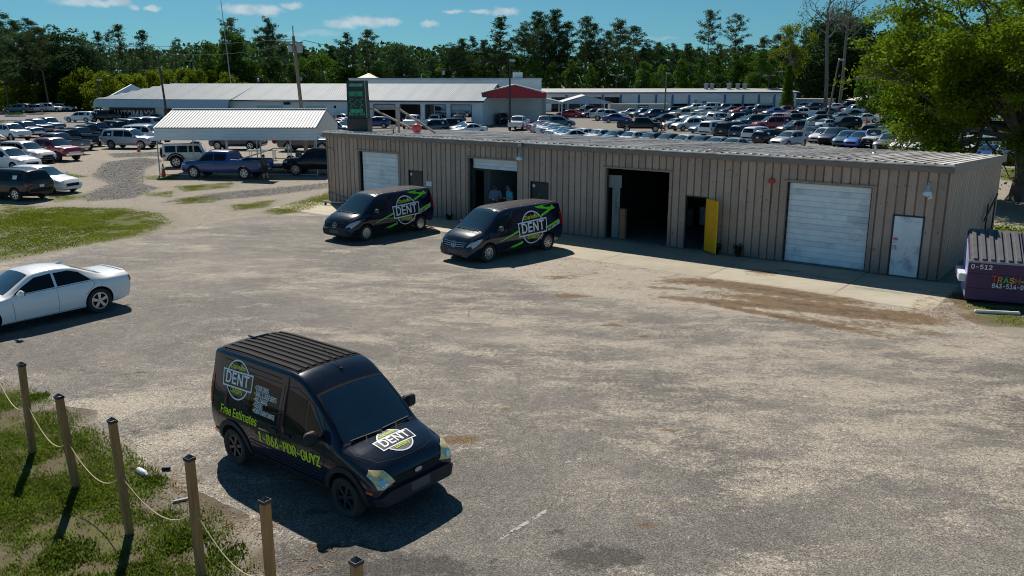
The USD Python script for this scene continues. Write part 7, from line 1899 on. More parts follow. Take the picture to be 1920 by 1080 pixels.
def make_dumpster():
 a, b = bl(31.42, -2.42), bl(33.9, -1.78)
 F = Face(a, b)
 t = thing('purple_dumpster', 'purple steel dumpster with grey ribbed lids and colourful lettering', 'dumpster', loc=F.o, rz=F.rz)
 L, D = 2.9, 1.5
 prof = Polygon([(0, 0.12), (D, 0.12), (D, 1.95), (0.0, 1.27)])
 Tp = lambda x: np.array([[0, 0, 1, x], [1, 0, 0, 0], [0, 1, 0, 0], [0, 0, 0, 1.0]])
 obj(t, 'body', MB().prism(prof, 0, L, Tp(0)), LOOKS['purple'])
 for z in (0.42, 0.86):
  obj(t, 'side_groove', MB().box((0.05, -0.028, z), (L - 0.05, -0.002, z + 0.045)), LOOKS['purple'])
 obj(t, 'top_rim', MB().bar((-0.03, -0.03, 1.27), (L + 0.03, -0.03, 1.27), 0.07, 0.06), M('rim_purple_grey', (0.30, 0.27, 0.33), 0.5))
 obj(t, 'end_panel', MB().prism(prof.buffer(-0.06), 0, 0.012, Tp(-0.014)), M('blue_white', (0.30, 0.34, 0.55), 0.5, var=0.5, scale=1.5))
 obj(t, 'fork_pocket', MB().rbox((-0.22, 0.1, 0.62), (-0.016, 1.35, 0.86), 0.02), M('pocket_white', (0.6, 0.6, 0.64), 0.5))
 for y in (0.2, 1.2):
  obj(t, 'caster', MB().rbox((0.1, y, 0.0), (0.3, y + 0.1, 0.12), 0.03), LOOKS['trim_black'])
  obj(t, 'caster', MB().rbox((2.5, y, 0.0), (2.7, y + 0.1, 0.12), 0.03), LOOKS['trim_black'])
 sl = math.atan2(0.68, D)
 for x0 in (0.03, 1.48):
  w = 1.38
  lid = obj(t, 'lid', MB().add([(x0, -0.04, 1.305), (x0 + w, -0.04, 1.305), (x0 + w, D, 2.0), (x0, D, 2.0), (x0, -0.04, 1.285), (x0 + w, -0.04, 1.285), (x0 + w, D, 1.98), (x0, D, 1.98)], [(0, 1, 2, 3), (7, 6, 5, 4), (0, 4, 5, 1), (1, 5, 6, 2), (2, 6, 7, 3), (3, 7, 4, 0)]), LOOKS['lid_grey'])
  for k in range(6):
   x = x0 + 0.12 + k * 0.225
   obj(lid, 'lid_rib', MB().bar((x, 0.0, 1.345), (x, D - 0.06, 2.0), 0.11, 0.05), LOOKS['lid_grey'])
 # lettering: each letter of the first line has its own colour
 x = 0.62
 cols = {'T': (0.6, 0.02, 0.02), 'R': (0.6, 0.3, 0.0), 'A': (0.05, 0.4, 0.08), 'S': (0.65, 0.45, 0.0), 'H': (0.5, 0.12, 0.02), '-': (0.6, 0.55, 0.05), 'G': (0.62, 0.03, 0.02), 'U': (0.7, 0.5, 0.0), 'L': (0.05, 0.35, 0.4)}
 plate = MB().prism(affinity.translate(sbox(0, 0, 1.15, 0.36).buffer(0.05), 0.62, 0.50), 0.029, 0.034, np.array([[1, 0, 0, 0], [0, 0, -1, 0], [0, 1, 0, 0], [0, 0, 0, 1.0]]))
 M('decal_white', (0.7, 0.7, 0.7), 0.5)
 for k, ch in enumerate('TRASH-GURL'):
  h = 0.19 if ch in 'TG' else 0.155
  v, f = text(ch, h, bold=True)
  w = np.ptp(v[:, 0])
  m_ = M('letter_' + {'-': 'dash'}.get(ch, ch.lower()), cols[ch], 0.5)
  obj(t, 'lettering', (np.c_[v[:, 0] + x, np.full(len(v), -0.040), v[:, 1] + 0.70], f), m_)
  x += w + 0.018
 v, f = text('843-514-0143', 0.13, bold=True, width=1.08)
 obj(t, 'lettering', (np.c_[v[:, 0] + 0.66, np.full(len(v), -0.040), v[:, 1] + 0.53], f), LOOKS['decal_white'])
 v, f = text('0-512', 0.13, bold=True)
 obj(t, 'lettering', (np.c_[v[:, 0] + 0.06, np.full(len(v), -0.006), v[:, 1] + 1.05], f), LOOKS['decal_white'])
 # a smaller purple dumpster far away by the tents
 d = at(990, 219)
 t = thing('purple_dumpster', 'far small purple dumpster before the white tents', 'dumpster', loc=d)
 obj(t, 'body', MB().prism(Polygon([(0, 0.1), (1.5, 0.1), (1.5, 1.6), (0, 1.3)]), -1.0, 1.0, Tp(0)), M('purple_far', (0.13, 0.07, 0.2), 0.5))
 obj(t, 'lid', MB().add([(-1.0, -0.04, 1.34), (1.0, -0.04, 1.34), (1.0, 1.5, 1.66), (-1.0, 1.5, 1.66)], [(0, 1, 2, 3)]), LOOKS['trim_black'])
 obj(t, 'paper_sign', MB().box((-0.3, -0.03, 0.6), (0.4, -0.003, 0.85)), LOOKS['paper_white'])
 # concrete stop lying before the near dumpster
 c = at(1862, 588)
 t = obj('/World', 'wheel_stop', MB().rbox((-0.5, -0.07, 0), (0.7, 0.07, 0.09), 0.03, rotm((0, 0, 1), -0.2, (c[0], c[1], 0))), M('stop_concrete', (0.5, 0.48, 0.46), 0.8, var=0.15))
 keys(stage.GetPrimAtPath(t), 'pale concrete wheel stop lying in front of the purple dumpster', 'wheel stop')


def make_shed():
 t = thing('edge_shed', 'teal shed with grey gable roof cut by the picture edge', 'shed', loc=(-38.5 - 7.7 * math.cos(0.6), 64.5 - 7.7 * math.sin(0.6), 0), rz=0.6)
 obj(t, 'wall', MB().box((0, 0, 0), (7.7, 9, 2.35)), LOOKS['shed_teal'])
 obj(t, 'gable', MB().prism(Polygon([(0, 2.352), (7.7, 2.352), (3.85, 4.2)]), -9, 0, np.array([[1, 0, 0, 0], [0, 0, -1, 0], [0, 1, 0, 0], [0, 0, 0, 1.0]])), M('shed_gable', (0.36, 0.33, 0.27), 0.7))
 for (x0, z0), (x1, z1) in (((-0.4, 2.25), (3.85, 4.3)), ((3.85, 4.3), (8.1, 2.25))):
  obj(t, 'roof_slope', MB().add([(x0, -0.4, z0), (x1, -0.4, z1), (x1, 9.4, z1), (x0, 9.4, z0), (x0, -0.4, z0 - 0.1), (x1, -0.4, z1 - 0.1), (x1, 9.4, z1 - 0.1), (x0, 9.4, z0 - 0.1)], [(0, 1, 2, 3), (7, 6, 5, 4), (0, 4, 5, 1), (1, 5, 6, 2), (2, 6, 7, 3), (3, 7, 4, 0)]), LOOKS['shed_roof'])


def make_poles():
 def pole(name, label, x, y, h, r0, r1, mat, lean=(0, 0), extra=None, cat='pole'):
  t = thing(name, label, cat, loc=(x, y, 0))
  zz = np.linspace(0, h, 7)
  obj(t, 'shaft', MB().tube(np.c_[lean[0] * zz / h, lean[1] * zz / h, zz], np.linspace(r0, r1, 7), 10), LOOKS[mat], smooth=40)
  if extra:
   extra(t, h, lean)
  return t

 def transformer(t, h, lean):
  x = lean[0] * 0.95
  obj(t, 'transformer', MB().rev([(0, 0), (0.24, 0), (0.26, 0.05), (0.26, 0.75), (0.2, 0.85), (0, 0.88)], 14, rotm((0, 0, 1), 0, (x + 0.42, 0, h - 1.25))), LOOKS['steel_grey'])
  obj(t, 'cutout_box', MB().rbox((x - 0.5, -0.12, h - 1.2), (x - 0.15, 0.12, h - 0.7), 0.04), LOOKS['galvanised'])
  obj(t, 'crossarm', MB().bar((x - 0.9, 0, h - 0.45), (x + 0.7, 0, h - 0.45), 0.1, 0.1), LOOKS['wood_pole'])
  obj(t, 'pin_insulator', MB().tube([(lean[0], 0, h), (lean[0], 0, h + 0.8)], 0.04, 6), LOOKS['wood_pole_dark'])
  obj(t, 'bracket', MB().bar((x - 1.4, 0, h - 0.25), (x - 0.2, 0, h - 0.6), 0.05), LOOKS['galvanised'])

 def lamp(t, h, lean):
  x = lean[0]
  obj(t, 'lamp_head', MB().rbox((x - 0.1, -0.25, h - 0.1), (x + 0.75, 0.25, h + 0.15), 0.08), LOOKS['galvanised'])
  obj(t, 'lens', MB().box((x + 0.15, -0.2, h - 0.13), (x + 0.7, 0.2, h - 0.105)), LOOKS['paper_white'])

 def twin(t, h, lean):
  obj(t, 'crossarm', MB().bar((-1.4, 0, h - 0.1), (1.4, 0, h - 0.1), 0.09), LOOKS['steel_grey'])
  for s in (-1, 1):
   obj(t, 'lamp_head', MB().rbox((s * 1.0 - 0.45, -0.3, h - 0.05), (s * 1.0 + 0.45, 0.3, h + 0.18), 0.06), LOOKS['steel_grey'])

 def ballast(t, h, lean):
  obj(t, 'crossarm', MB().bar((-0.9, 0, h - 0.5), (0.9, 0, h - 0.5), 0.1), LOOKS['wood_pole'])
  obj(t, 'transformer', MB().rev([(0, 0), (0.26, 0), (0.26, 0.8), (0, 0.85)], 12, rotm((0, 0, 1), 0, (0.4, 0, h - 1.7))), LOOKS['steel_grey'])

 pole('utility_pole', 'wooden utility pole with transformer rising behind the carport', -16.92, 70.4, 9.9, 0.17, 0.12, 'wood_pole', (-0.55, 0), transformer, 'utility pole')
 pole('utility_pole', 'thin dark leaning pole before the white shop roof', (328 - 960) / FPX * 96, 96, 9.6, 0.14, 0.09, 'wood_pole_dark', (-0.55, 0), None, 'utility pole')
 pole('antenna_mast', 'very tall thin mast rising above the trees behind the white shop', (450 - 960) / FPX * 170, 170, 22.4, 0.14, 0.05, 'steel_grey', (-1.0, 0), None, 'mast')
 pole('light_pole', 'dark light pole in front of the red canopy', -0.28, 114.2, 9.0, 0.15, 0.11, 'wood_pole_dark', (0, 0), lamp, 'light pole')
 pole('light_pole', 'grey wooden light pole before the middle of the service building', (1240 - 960) / FPX * 165, 165, 7.8, 0.16, 0.12, 'wood_pole', (0.1, 0), lamp, 'light pole')
 pole('light_pole', 'leaning wooden light pole by the tall bare trunks', at(1549, 236)[0], at(1549, 236)[1], 9.4, 0.15, 0.11, 'wood_pole', (1.05, 0), lamp, 'light pole')
 for px, py, d, lab, ex in ((1061, 128, 215, 'twin-headed pole left above the service building roof', twin), (1041, 133, 222, 'crossarm pole leftmost above the service building roof', ballast), (1093, 139, 218, 'transformer pole above the roof left of the container', ballast), (1150, 141, 205, 'twin-headed pole above the container', twin), (1170, 144, 215, 'small twin-headed pole right of the container middle', twin),
           (1265, 152, 220, 'short pole above the service roof right of the grey wooden light pole', None), (1411, 144, 210, 'thinner twin-headed pole near the roof ventilators', twin), (1428, 142, 200, 'taller twin-headed pole at the right service doors', twin), (205, 150, 150, 'pole with a square lamp at the white shop left hip', lamp), (92, 96, 190, 'dark pole rising from the yellow-green trees', None), (297, 133, 190, 'thin pole above the white shop ridge', None),
           (495, 140, 200, 'short pole left of the utility pole behind the shop ridge', ballast), (832, 126, 178, 'pole with an orange box behind the warehouse parapet', ballast), (1318, 150, 215, 'slim pole above the right part of the service roof', None), (573, 138, 205, 'low pole right beside the utility pole behind the shop ridge', ballast)):
  h = CAMH + (151.4 - py) / FPX * d
  pole('distant_pole', lab, (px - 960) / FPX * d, d, h, 0.15, 0.1, 'wood_pole_dark', (0, 0), ex, 'pole')
 d = 76.0
 t = thing('bent_lamp_post', 'bent grey pipe post with a broken arm at the workshop roof edge', 'lamp post', loc=((1498 - 960) / FPX * d, d, 0))
 obj(t, 'shaft', MB().tube([(0, 0, 0), (0.05, 0, 1.5), (0.2, 0, 2.9), (0.35, 0, 3.15), (0.9, 0, 3.35), (1.1, 0.1, 3.45)], 0.09, 8), LOOKS['galvanised'], smooth=True)
 obj(t, 'loose_arm', MB().bar((0.3, 0, 2.6), (1.5, 0, 2.2), 0.05), LOOKS['galvanised'])
 obj(t, 'lamp_head', MB().rbox((0.35, -0.2, 2.65), (0.95, 0.2, 2.95), 0.06), M('lamp_teal', (0.2, 0.35, 0.42), 0.4))

 def wire(a, b, sag, lab):
  a, b = np.array(a, float), np.array(b, float)
  s = np.linspace(0, 1, 25)[:, None]
  p = a + (b - a) * s
  p[:, 2] -= (sag * 4 * s * (1 - s))[:, 0]
  top('overhead_wire', MB().tube(p, 0.022, 5), LOOKS['trim_black'], lab, 'wire')
 P1 = (-17.45, 70.4, 9.7)
 wire(P1, (-62, 118, 11.3), 0.5, 'overhead wire running left from the transformer pole above the carport')
 wire((-17.45, 70.4, 9.3), (-38.7, 96, 9.4), 0.5, 'overhead wire between the transformer pole and the thin dark pole')
 wire((-16.7, 70.4, 9.6), (-0.28, 114, 9.0), 0.9, 'overhead wire from the transformer pole to the light pole')
 wire((-22, 178, 7.4), (0, 150, 11.5), 0.8, 'overhead wire climbing to the right above the warehouse parapet')
 wire((-78, 190, 8.7), (-15, 178, 7.4), 0.8, 'overhead wire above the ridge of the white shop')
 wire(at(1640, 262) + [0, 0, 0.9], (30.5, 47.5, 5.2), 0.6, 'slack cable running to the oak trunk over the lot')
 wire((-79, 150, 9.0), (-60, 150, 8.6), 0.4, 'short overhead wire at the far left pines')


def make_cones():
 p = proto('traffic_cone')
 obj(p, 'base', MB().rbox((-0.18, -0.18, 0), (0.18, 0.18, 0.04), 0.015), LOOKS['orange_plastic'])
 obj(p, 'cone', MB().rev([(0.14, 0.04), (0.03, 0.72), (0.0, 0.72)], 16), LOOKS['orange_plastic'], smooth=40)
 obj(p, 'white_band', MB().rev([(0.089, 0.40), (0.064, 0.56)], 16), LOOKS['reflective'])
 for px, py, lab in ((307, 330, 'orange traffic cone at the foot of the carport corner post'), (260.5, 284, 'orange traffic cone before the silver broadside SUV')):
  copy_of(p, 'traffic_cone', lab, 'cone', None, at(px, py), 0.3, (1.15, 1.15, 1.2))
 q_ = proto('marker_post')
 obj(q_, 'base', MB().rev([(0.24, 0), (0.24, 0.06), (0.1, 0.1), (0, 0.1)], 12), LOOKS['trim_black'])
 obj(q_, 'tube', MB().rev([(0.09, 0.06), (0.08, 1.1), (0.05, 1.2), (0, 1.2)], 12), LOOKS['orange_plastic'])
 for px, py, lab, s in ((1240, 246, 'left of two orange posts at the black pickup nose', 1.1), (1246, 245, 'right of two orange posts at the black pickup nose', 1.1), (1492, 256, 'orange post leaning beside the dark grey SUV', 1.1), (1603, 234, 'leftmost orange post by the white sedan', 1.0), (1624, 233, 'orange post at the white sedan middle', 1.0), (1649, 236, 'orange post alone right of the white sedan', 1.0), (1179, 225, 'left orange post before the navy SUV', 1.0), (1191, 224, 'right orange post before the navy SUV', 1.0), (1276, 243, 'low orange post between two silver cars', 0.7), (1598, 243, 'orange post at the black SUV tail', 0.7)):
  copy_of(q_, 'marker_post', lab, 'marker post', None, at(px, py), 0.0, (1, 1, s))
 r_ = proto('red_drum')
 obj(r_, 'drum', MB().rev([(0, 0), (0.3, 0), (0.3, 0.3), (0.315, 0.32), (0.3, 0.34), (0.3, 0.6), (0.315, 0.62), (0.3, 0.64), (0.3, 0.9), (0, 0.9)], 16), LOOKS['red_paint'])
 obj(r_, 'lid', MB().rev([(0.31, 0.9), (0.31, 0.93), (0, 0.93)], 16), LOOKS['trim_black'])
 for px, py, lab in ((746, 231, 'red drum between the first and second open bays'), (792, 232, 'red drum between the second and third open bays'), (840, 234, 'red drum between the third and fourth open bays')):
  copy_of(r_, 'red_drum', lab, 'drum', None, at(px, py), 0.0, (1.3, 1.3, 1.3))
 # pole sign and planter at the far left
 t = thing('pole_sign', 'dark arched pole sign with white lettering at the left picture edge', 'sign', loc=(-66.5, 110, 0))
 obj(t, 'panel', MB().rbox((-3.0, -0.15, 2.1), (1.15, 0.15, 3.55), 0.08), LOOKS['sign_black'])
 obj(t, 'arch_cap', MB().prism(Polygon([(-3.0, 3.55)] + [(-0.92 + 2.07 * math.cos(a), 3.55 + 0.45 * math.sin(a)) for a in np.linspace(math.pi, 0, 12)]), -0.12, 0.12, np.array([[1, 0, 0, 0], [0, 0, -1, 0], [0, 1, 0, 0], [0, 0, 0, 1.0]])), LOOKS['paper_white'])
 v, f = text('AUTOMAXX', 0.62, bold=True, width=3.6)
 obj(t, 'lettering', (np.c_[v[:, 0] - 2.8, np.full(len(v), -0.16), v[:, 1] + 2.75], f), LOOKS['paper_white'])
 mb = MB()
 for k in range(8):
  mb.box((-0.9 + k * 0.22, -0.17, 2.3), (-0.9 + k * 0.22 + 0.15, -0.155, 2.55))
 obj(t, 'lettering', mb, LOOKS['paper_white'])
 for x in (-2.4, 0.6):
  obj(t, 'post', MB().box((x - 0.1, -0.1, 0), (x + 0.1, 0.1, 2.1)), LOOKS['trim_black'])
 t = thing('planter_bed', 'low white-kerbed planting bed under the dark pole sign', 'planter', loc=at(24, 219) + [0, 0.5, 0])
 obj(t, 'kerb', MB().box((-1.2, -1, 0), (1.6, -0.8, 0.35)).box((1.4, -0.8, 0), (1.6, 1, 0.35)).box((-1.2, 0.8, 0), (1.4, 1, 0.35)), LOOKS['paper_white'])
 mb = MB()
 r = np.random.default_rng(3)
 for k in range(900):
  c = np.array([r.uniform(-1.1, 1.35), r.uniform(-0.75, 0.75), r.uniform(0.2, 0.65)])
  d = r.normal(size=(3, 3)) * 0.09
  mb.add(c + d, [(0, 1, 2)])
 obj(t, 'shrub', mb, leaf('leaf_lime', (0.12, 0.17, 0.02), (0.22, 0.26, 0.04)))


make_shop()
make_service_row()
make_canopies()
make_carport()
make_roof_things()
make_dumpster()
make_shed()
make_poles()
make_cones()

# ------------------------------------------------------------------ posts, rope, people, small things
def make_posts():
 M('post_wood', (0.32, 0.165, 0.06), 0.8, var=0.35, scale=3.0, stretch=(6, 6, 0.6), bump=0.3, bscale=60)
 M('cap_black', (0.015, 0.018, 0.022), 0.3)
 spots = []
 for k, (tx, ty, h, by) in enumerate(((40, 682, 1.72, 850), (110, 742, 1.66, 915), (210, 787, 1.78, 1000), (355, 857, 1.74, 1083), (497, 938, 1.75, None), (669, 1052, 1.75, None))):
  a = at(tx, ty, h)
  spots.append((a, h))
 labels = ['wooden post furthest up the line, next to the white sedan side', 'wooden post second from the top of the line, short grass shadow', 'wooden post third in line with small bottle beside it', 'wooden post fourth in line in leafy ground cover', 'wooden post fifth in line next to the courier van front', 'wooden post at the bottom picture edge, only its cap showing']
 ground = [at(62, 850), at(143, 915), at(243, 1000), at(378, 1083), None, None]
 prm = []
 for k, ((a, h), lab) in enumerate(zip(spots, labels)):
  b = ground[k] if ground[k] is not None else np.array([a[0] - 0.01, a[1] + 0.02, 0])
  t = thing('wooden_post', lab, 'post', 'wooden posts of the rope fence', loc=(b[0], b[1], 0))
  d = np.array([a[0] - b[0], a[1] - b[1]]) if ground[k] is not None else np.zeros(2)
  d = np.clip(d, -0.16, 0.16)
  w = 0.05
  T = np.eye(4)
  T[0, 2], T[1, 2] = d[0] / h, d[1] / h
  R = rotm((0, 0, 1), -0.66 + 0.1 * math.sin(k * 2.3))
  obj(t, 'shaft', MB().rbox((-w, -w, -0.15), (w, w, h - 0.03), 0.006, T @ R), LOOKS['post_wood'])
  cp = MB().rbox((-w - 0.008, -w - 0.008, h - 0.045), (w + 0.008, w + 0.008, h), 0.004, T @ R)
  cp.add([(-w, -w, h), (w, -w, h), (w, w, h), (-w, w, h), (0, 0, h + 0.045)], [(0, 1, 4), (1, 2, 4), (2, 3, 4), (3, 0, 4)], T @ R)
  obj(t, 'cap', cp, LOOKS['cap_black'])
  prm.append((b, d, h))
 # the rope passes through holes about 0.95 m up
 M('rope', (0.55, 0.46, 0.25), 0.8, var=0.15, scale=30)
 pts = []
 hz = [0.98, 0.86, 0.92, 0.98, 0.80]
 ends = [np.array([-9.9, 15.35, 1.0])] + [np.array([b[0] + d[0] * z / h, b[1] + d[1] * z / h, z]) for (b, d, h), z in zip(prm[:5], hz)] 
 for i in range(len(ends) - 1):
  s = np.linspace(0, 1, 15)[:-1, None]
  p = ends[i] + (ends[i + 1] - ends[i]) * s
  p[:, 2] -= (0.34 * 4 * s * (1 - s) * (1 + 0.35 * (s - 0.5)))[:, 0]
  pts.append(p)
 pts.append(ends[-1][None])
 top('rope', MB().tube(np.vstack(pts), 0.008, 6), LOOKS['rope'], 'sagging yellowish rope threaded through the wooden posts', 'rope', smooth=True)


def sphere_pts(c, r, n=10):
 return m3.Manifold.sphere(r, n).translate(tuple(map(float, c)))


def bone(a, ra, b, rb, n=10):
 return m3.Manifold.batch_hull([sphere_pts(a, ra, n), sphere_pts(b, rb, n)])


def soften(parts, edge=0.035, it=6):
 m = m3.Manifold.batch_boolean(parts, m3.OpType.Add).refine_to_length(edge)
 k = m.to_mesh()
 t = trimesh.Trimesh(np.array(k.vert_properties[:, :3]), np.array(k.tri_verts), process=True)
 trimesh.smoothing.filter_taubin(t, iterations=it)
 return t.vertices, t.faces


def person(label, loc, rz, J, shirt, lower, hair, cap=None, shorts=False, skin=(0.42, 0.24, 0.16), beard=None, collar=None):
 """J: joints of a figure facing +x, its left at +y."""
 t = thing('person', label, 'person', loc=loc, rz=rz)
 sk = M('skin', (0.42, 0.25, 0.17), 0.55, subsurface_weight=0.0)
 J = {k: np.array(v, float) for k, v in J.items()}
 H = J['head']
 f = J.get('face', np.array([1.0, 0, -0.15]))
 f = f / np.linalg.norm(f)
 side = np.cross([0, 0, 1.0], f)
 side /= np.linalg.norm(side)
 up = np.cross(f, side)
 parts = [sphere_pts(H + up * 0.03, 0.095, 14), sphere_pts(H + f * 0.035 - up * 0.055, 0.068, 12), bone(H + f * 0.085 + up * 0.0, 0.012, H + f * 0.112 - up * 0.03, 0.017, 8)]
 for s in (-1, 1):
  parts.append(sphere_pts(H + side * s * 0.092 - f * 0.01, 0.024, 8))
 parts.append(bone(H - up * 0.06, 0.058, J['neck'], 0.064))
 parts.append(bone(J['chest'], 0.105, J['pelvis'], 0.11))
 for s, n in ((1, 'l'), (-1, 'r')):
  parts += [bone(J['sh_' + n], 0.062, J['el_' + n], 0.046), bone(J['el_' + n], 0.045, J['wr_' + n], 0.030), bone(J['neck'], 0.06, J['sh_' + n], 0.06)]
  parts += [bone(J['hip_' + n], 0.095, J['kn_' + n], 0.062), bone(J['kn_' + n], 0.06, J['an_' + n], 0.042)]
  w, e = J['wr_' + n], J['el_' + n]
  d = (w - e) / np.linalg.norm(w - e)
  cs = np.cross(d, [0, 0, 1.0])
  cs /= max(np.linalg.norm(cs), 1e-6)
  palm = w + d * 0.085
  parts.append(m3.Manifold.batch_hull([sphere_pts(w + d * 0.02 + cs * q_ * 0.018, 0.02, 8) for q_ in (-1, 1)] + [sphere_pts(palm + cs * q_ * 0.03, 0.014, 8) for q_ in (-1, 1)]))
  nn = np.cross(cs, d)
  for q_, ln in ((-1.5, 0.06), (-0.5, 0.075), (0.5, 0.08), (1.5, 0.07)):
   b0 = palm + cs * q_ * 0.021
   b1 = b0 + d * ln * 0.55 - nn * 0.008 * s
   parts += [bone(b0, 0.010, b1, 0.009, 6), bone(b1, 0.009, b1 + d * ln * 0.4 - nn * 0.03 * s, 0.008, 6)]
  tb = w + d * 0.035 + cs * 0.035 * s
  parts.append(bone(tb, 0.012, tb + d * 0.045 + cs * 0.03 * s, 0.009, 6))
  a = J['an_' + n]
  fd = J.get('foot_' + n, np.array([1.0, 0, 0]))
  parts.append(m3.Manifold.batch_hull([sphere_pts(a - fd * 0.03 - [0, 0, 0.045], 0.04, 8), sphere_pts(a + fd * 0.15 - [0, 0, 0.06], 0.032, 8), sphere_pts(a, 0.04, 8)]))
 v, fc = soften(parts, 0.022, 5)
 body = obj(t, 'body', (v, fc), sk, smooth=True)
 g = 0.016
 sp = [bone(J['chest'] + [0, 0.07, 0.02], 0.115 + g, J['pelvis'] + [0, 0.04, 0.06], 0.125 + g), bone(J['chest'] + [0, -0.07, 0.02], 0.115 + g, J['pelvis'] + [0, -0.04, 0.06], 0.125 + g), bone(J['sh_l'], 0.07 + g, J['sh_r'], 0.07 + g)]
 for n in 'lr':
  sp.append(bone(J['sh_' + n], 0.062 + g, J['sh_' + n] * 0.35 + J['el_' + n] * 0.65, 0.058 + g))
 obj(t, 'shirt', soften(sp, 0.04), shirt, smooth=True)
 tp = [bone(J['hip_l'], 0.105 + g, J['hip_r'], 0.105 + g), bone(J['pelvis'], 0.12 + g, J['pelvis'] + [0, 0, 0.06], 0.118 + g)]
 for n in 'lr':
  k, a = J['kn_' + n], J['an_' + n]
  tp.append(bone(J['hip_' + n], 0.095 + g, k, 0.07 + g))
  if not shorts:
   tp.append(bone(k, 0.066 + g, a + [0, 0, 0.02], 0.052 + g))
 obj(t, 'shorts' if shorts else 'trousers', soften(tp, 0.04), lower, smooth=True)
 for n in 'lr':
  a = J['an_' + n]
  fd = J.get('foot_' + n, np.array([1.0, 0, 0]))
  obj(t, 'shoe', soften([m3.Manifold.batch_hull([sphere_pts(a - fd * 0.04 - [0, 0, 0.035], 0.05, 8), sphere_pts(a + fd * 0.17 - [0, 0, 0.045], 0.042, 8), sphere_pts(a - [0, 0, 0.01], 0.048, 8)])], 0.03, 3), M('shoe_dark', (0.03, 0.03, 0.035), 0.7), smooth=True)
 hp = [m3.Manifold.batch_hull([sphere_pts(H + up * 0.055 - f * 0.018, 0.094, 12), sphere_pts(H - f * 0.055 - up * 0.02, 0.062, 10)])]
 obj(body, 'hair', soften(hp, 0.03, 3), hair, smooth=True)
 if cap:
  cp = [sphere_pts(H + up * 0.068, 0.098, 14), m3.Manifold.batch_hull([sphere_pts(H + up * 0.05 + f * 0.08 + side * q_ * 0.05, 0.012, 8) for q_ in (-1, 1)] + [sphere_pts(H + up * 0.035 + f * 0.17 + side * q_ * 0.04, 0.008, 8) for q_ in (-1, 1)])]
  obj(t, 'cap', soften(cp, 0.03, 3), cap, smooth=True)
 for s in (-1, 1):
  obj(body, 'eye', soften([sphere_pts(H + f * 0.098 + side * s * 0.034 + up * 0.012, 0.011, 8)], 0.01, 1), LOOKS['trim_black'])
 obj(body, 'mouth', MB().bar(H + f * 0.103 + side * 0.022 - up * 0.068, H + f * 0.103 - side * 0.022 - up * 0.068, 0.008), M('lip', (0.25, 0.09, 0.08), 0.5))
 if beard:
  obj(body, 'beard', soften([m3.Manifold.batch_hull([sphere_pts(H + f * 0.05 - up * 0.085, 0.055, 10), sphere_pts(H + f * 0.03 - up * 0.12, 0.035, 8)])], 0.03, 2), beard, smooth=True)
 if collar:
  obj(t, 'collar', soften([bone(J['neck'] + side * 0.06 + [0, 0, -0.01], 0.05, J['neck'] - side * 0.06 + [0, 0, -0.01], 0.05), bone(J['neck'] + f * 0.07 - [0, 0, 0.07], 0.04, J['neck'] + [0, 0, -0.02], 0.06)], 0.03, 3), collar, smooth=True)
 return t


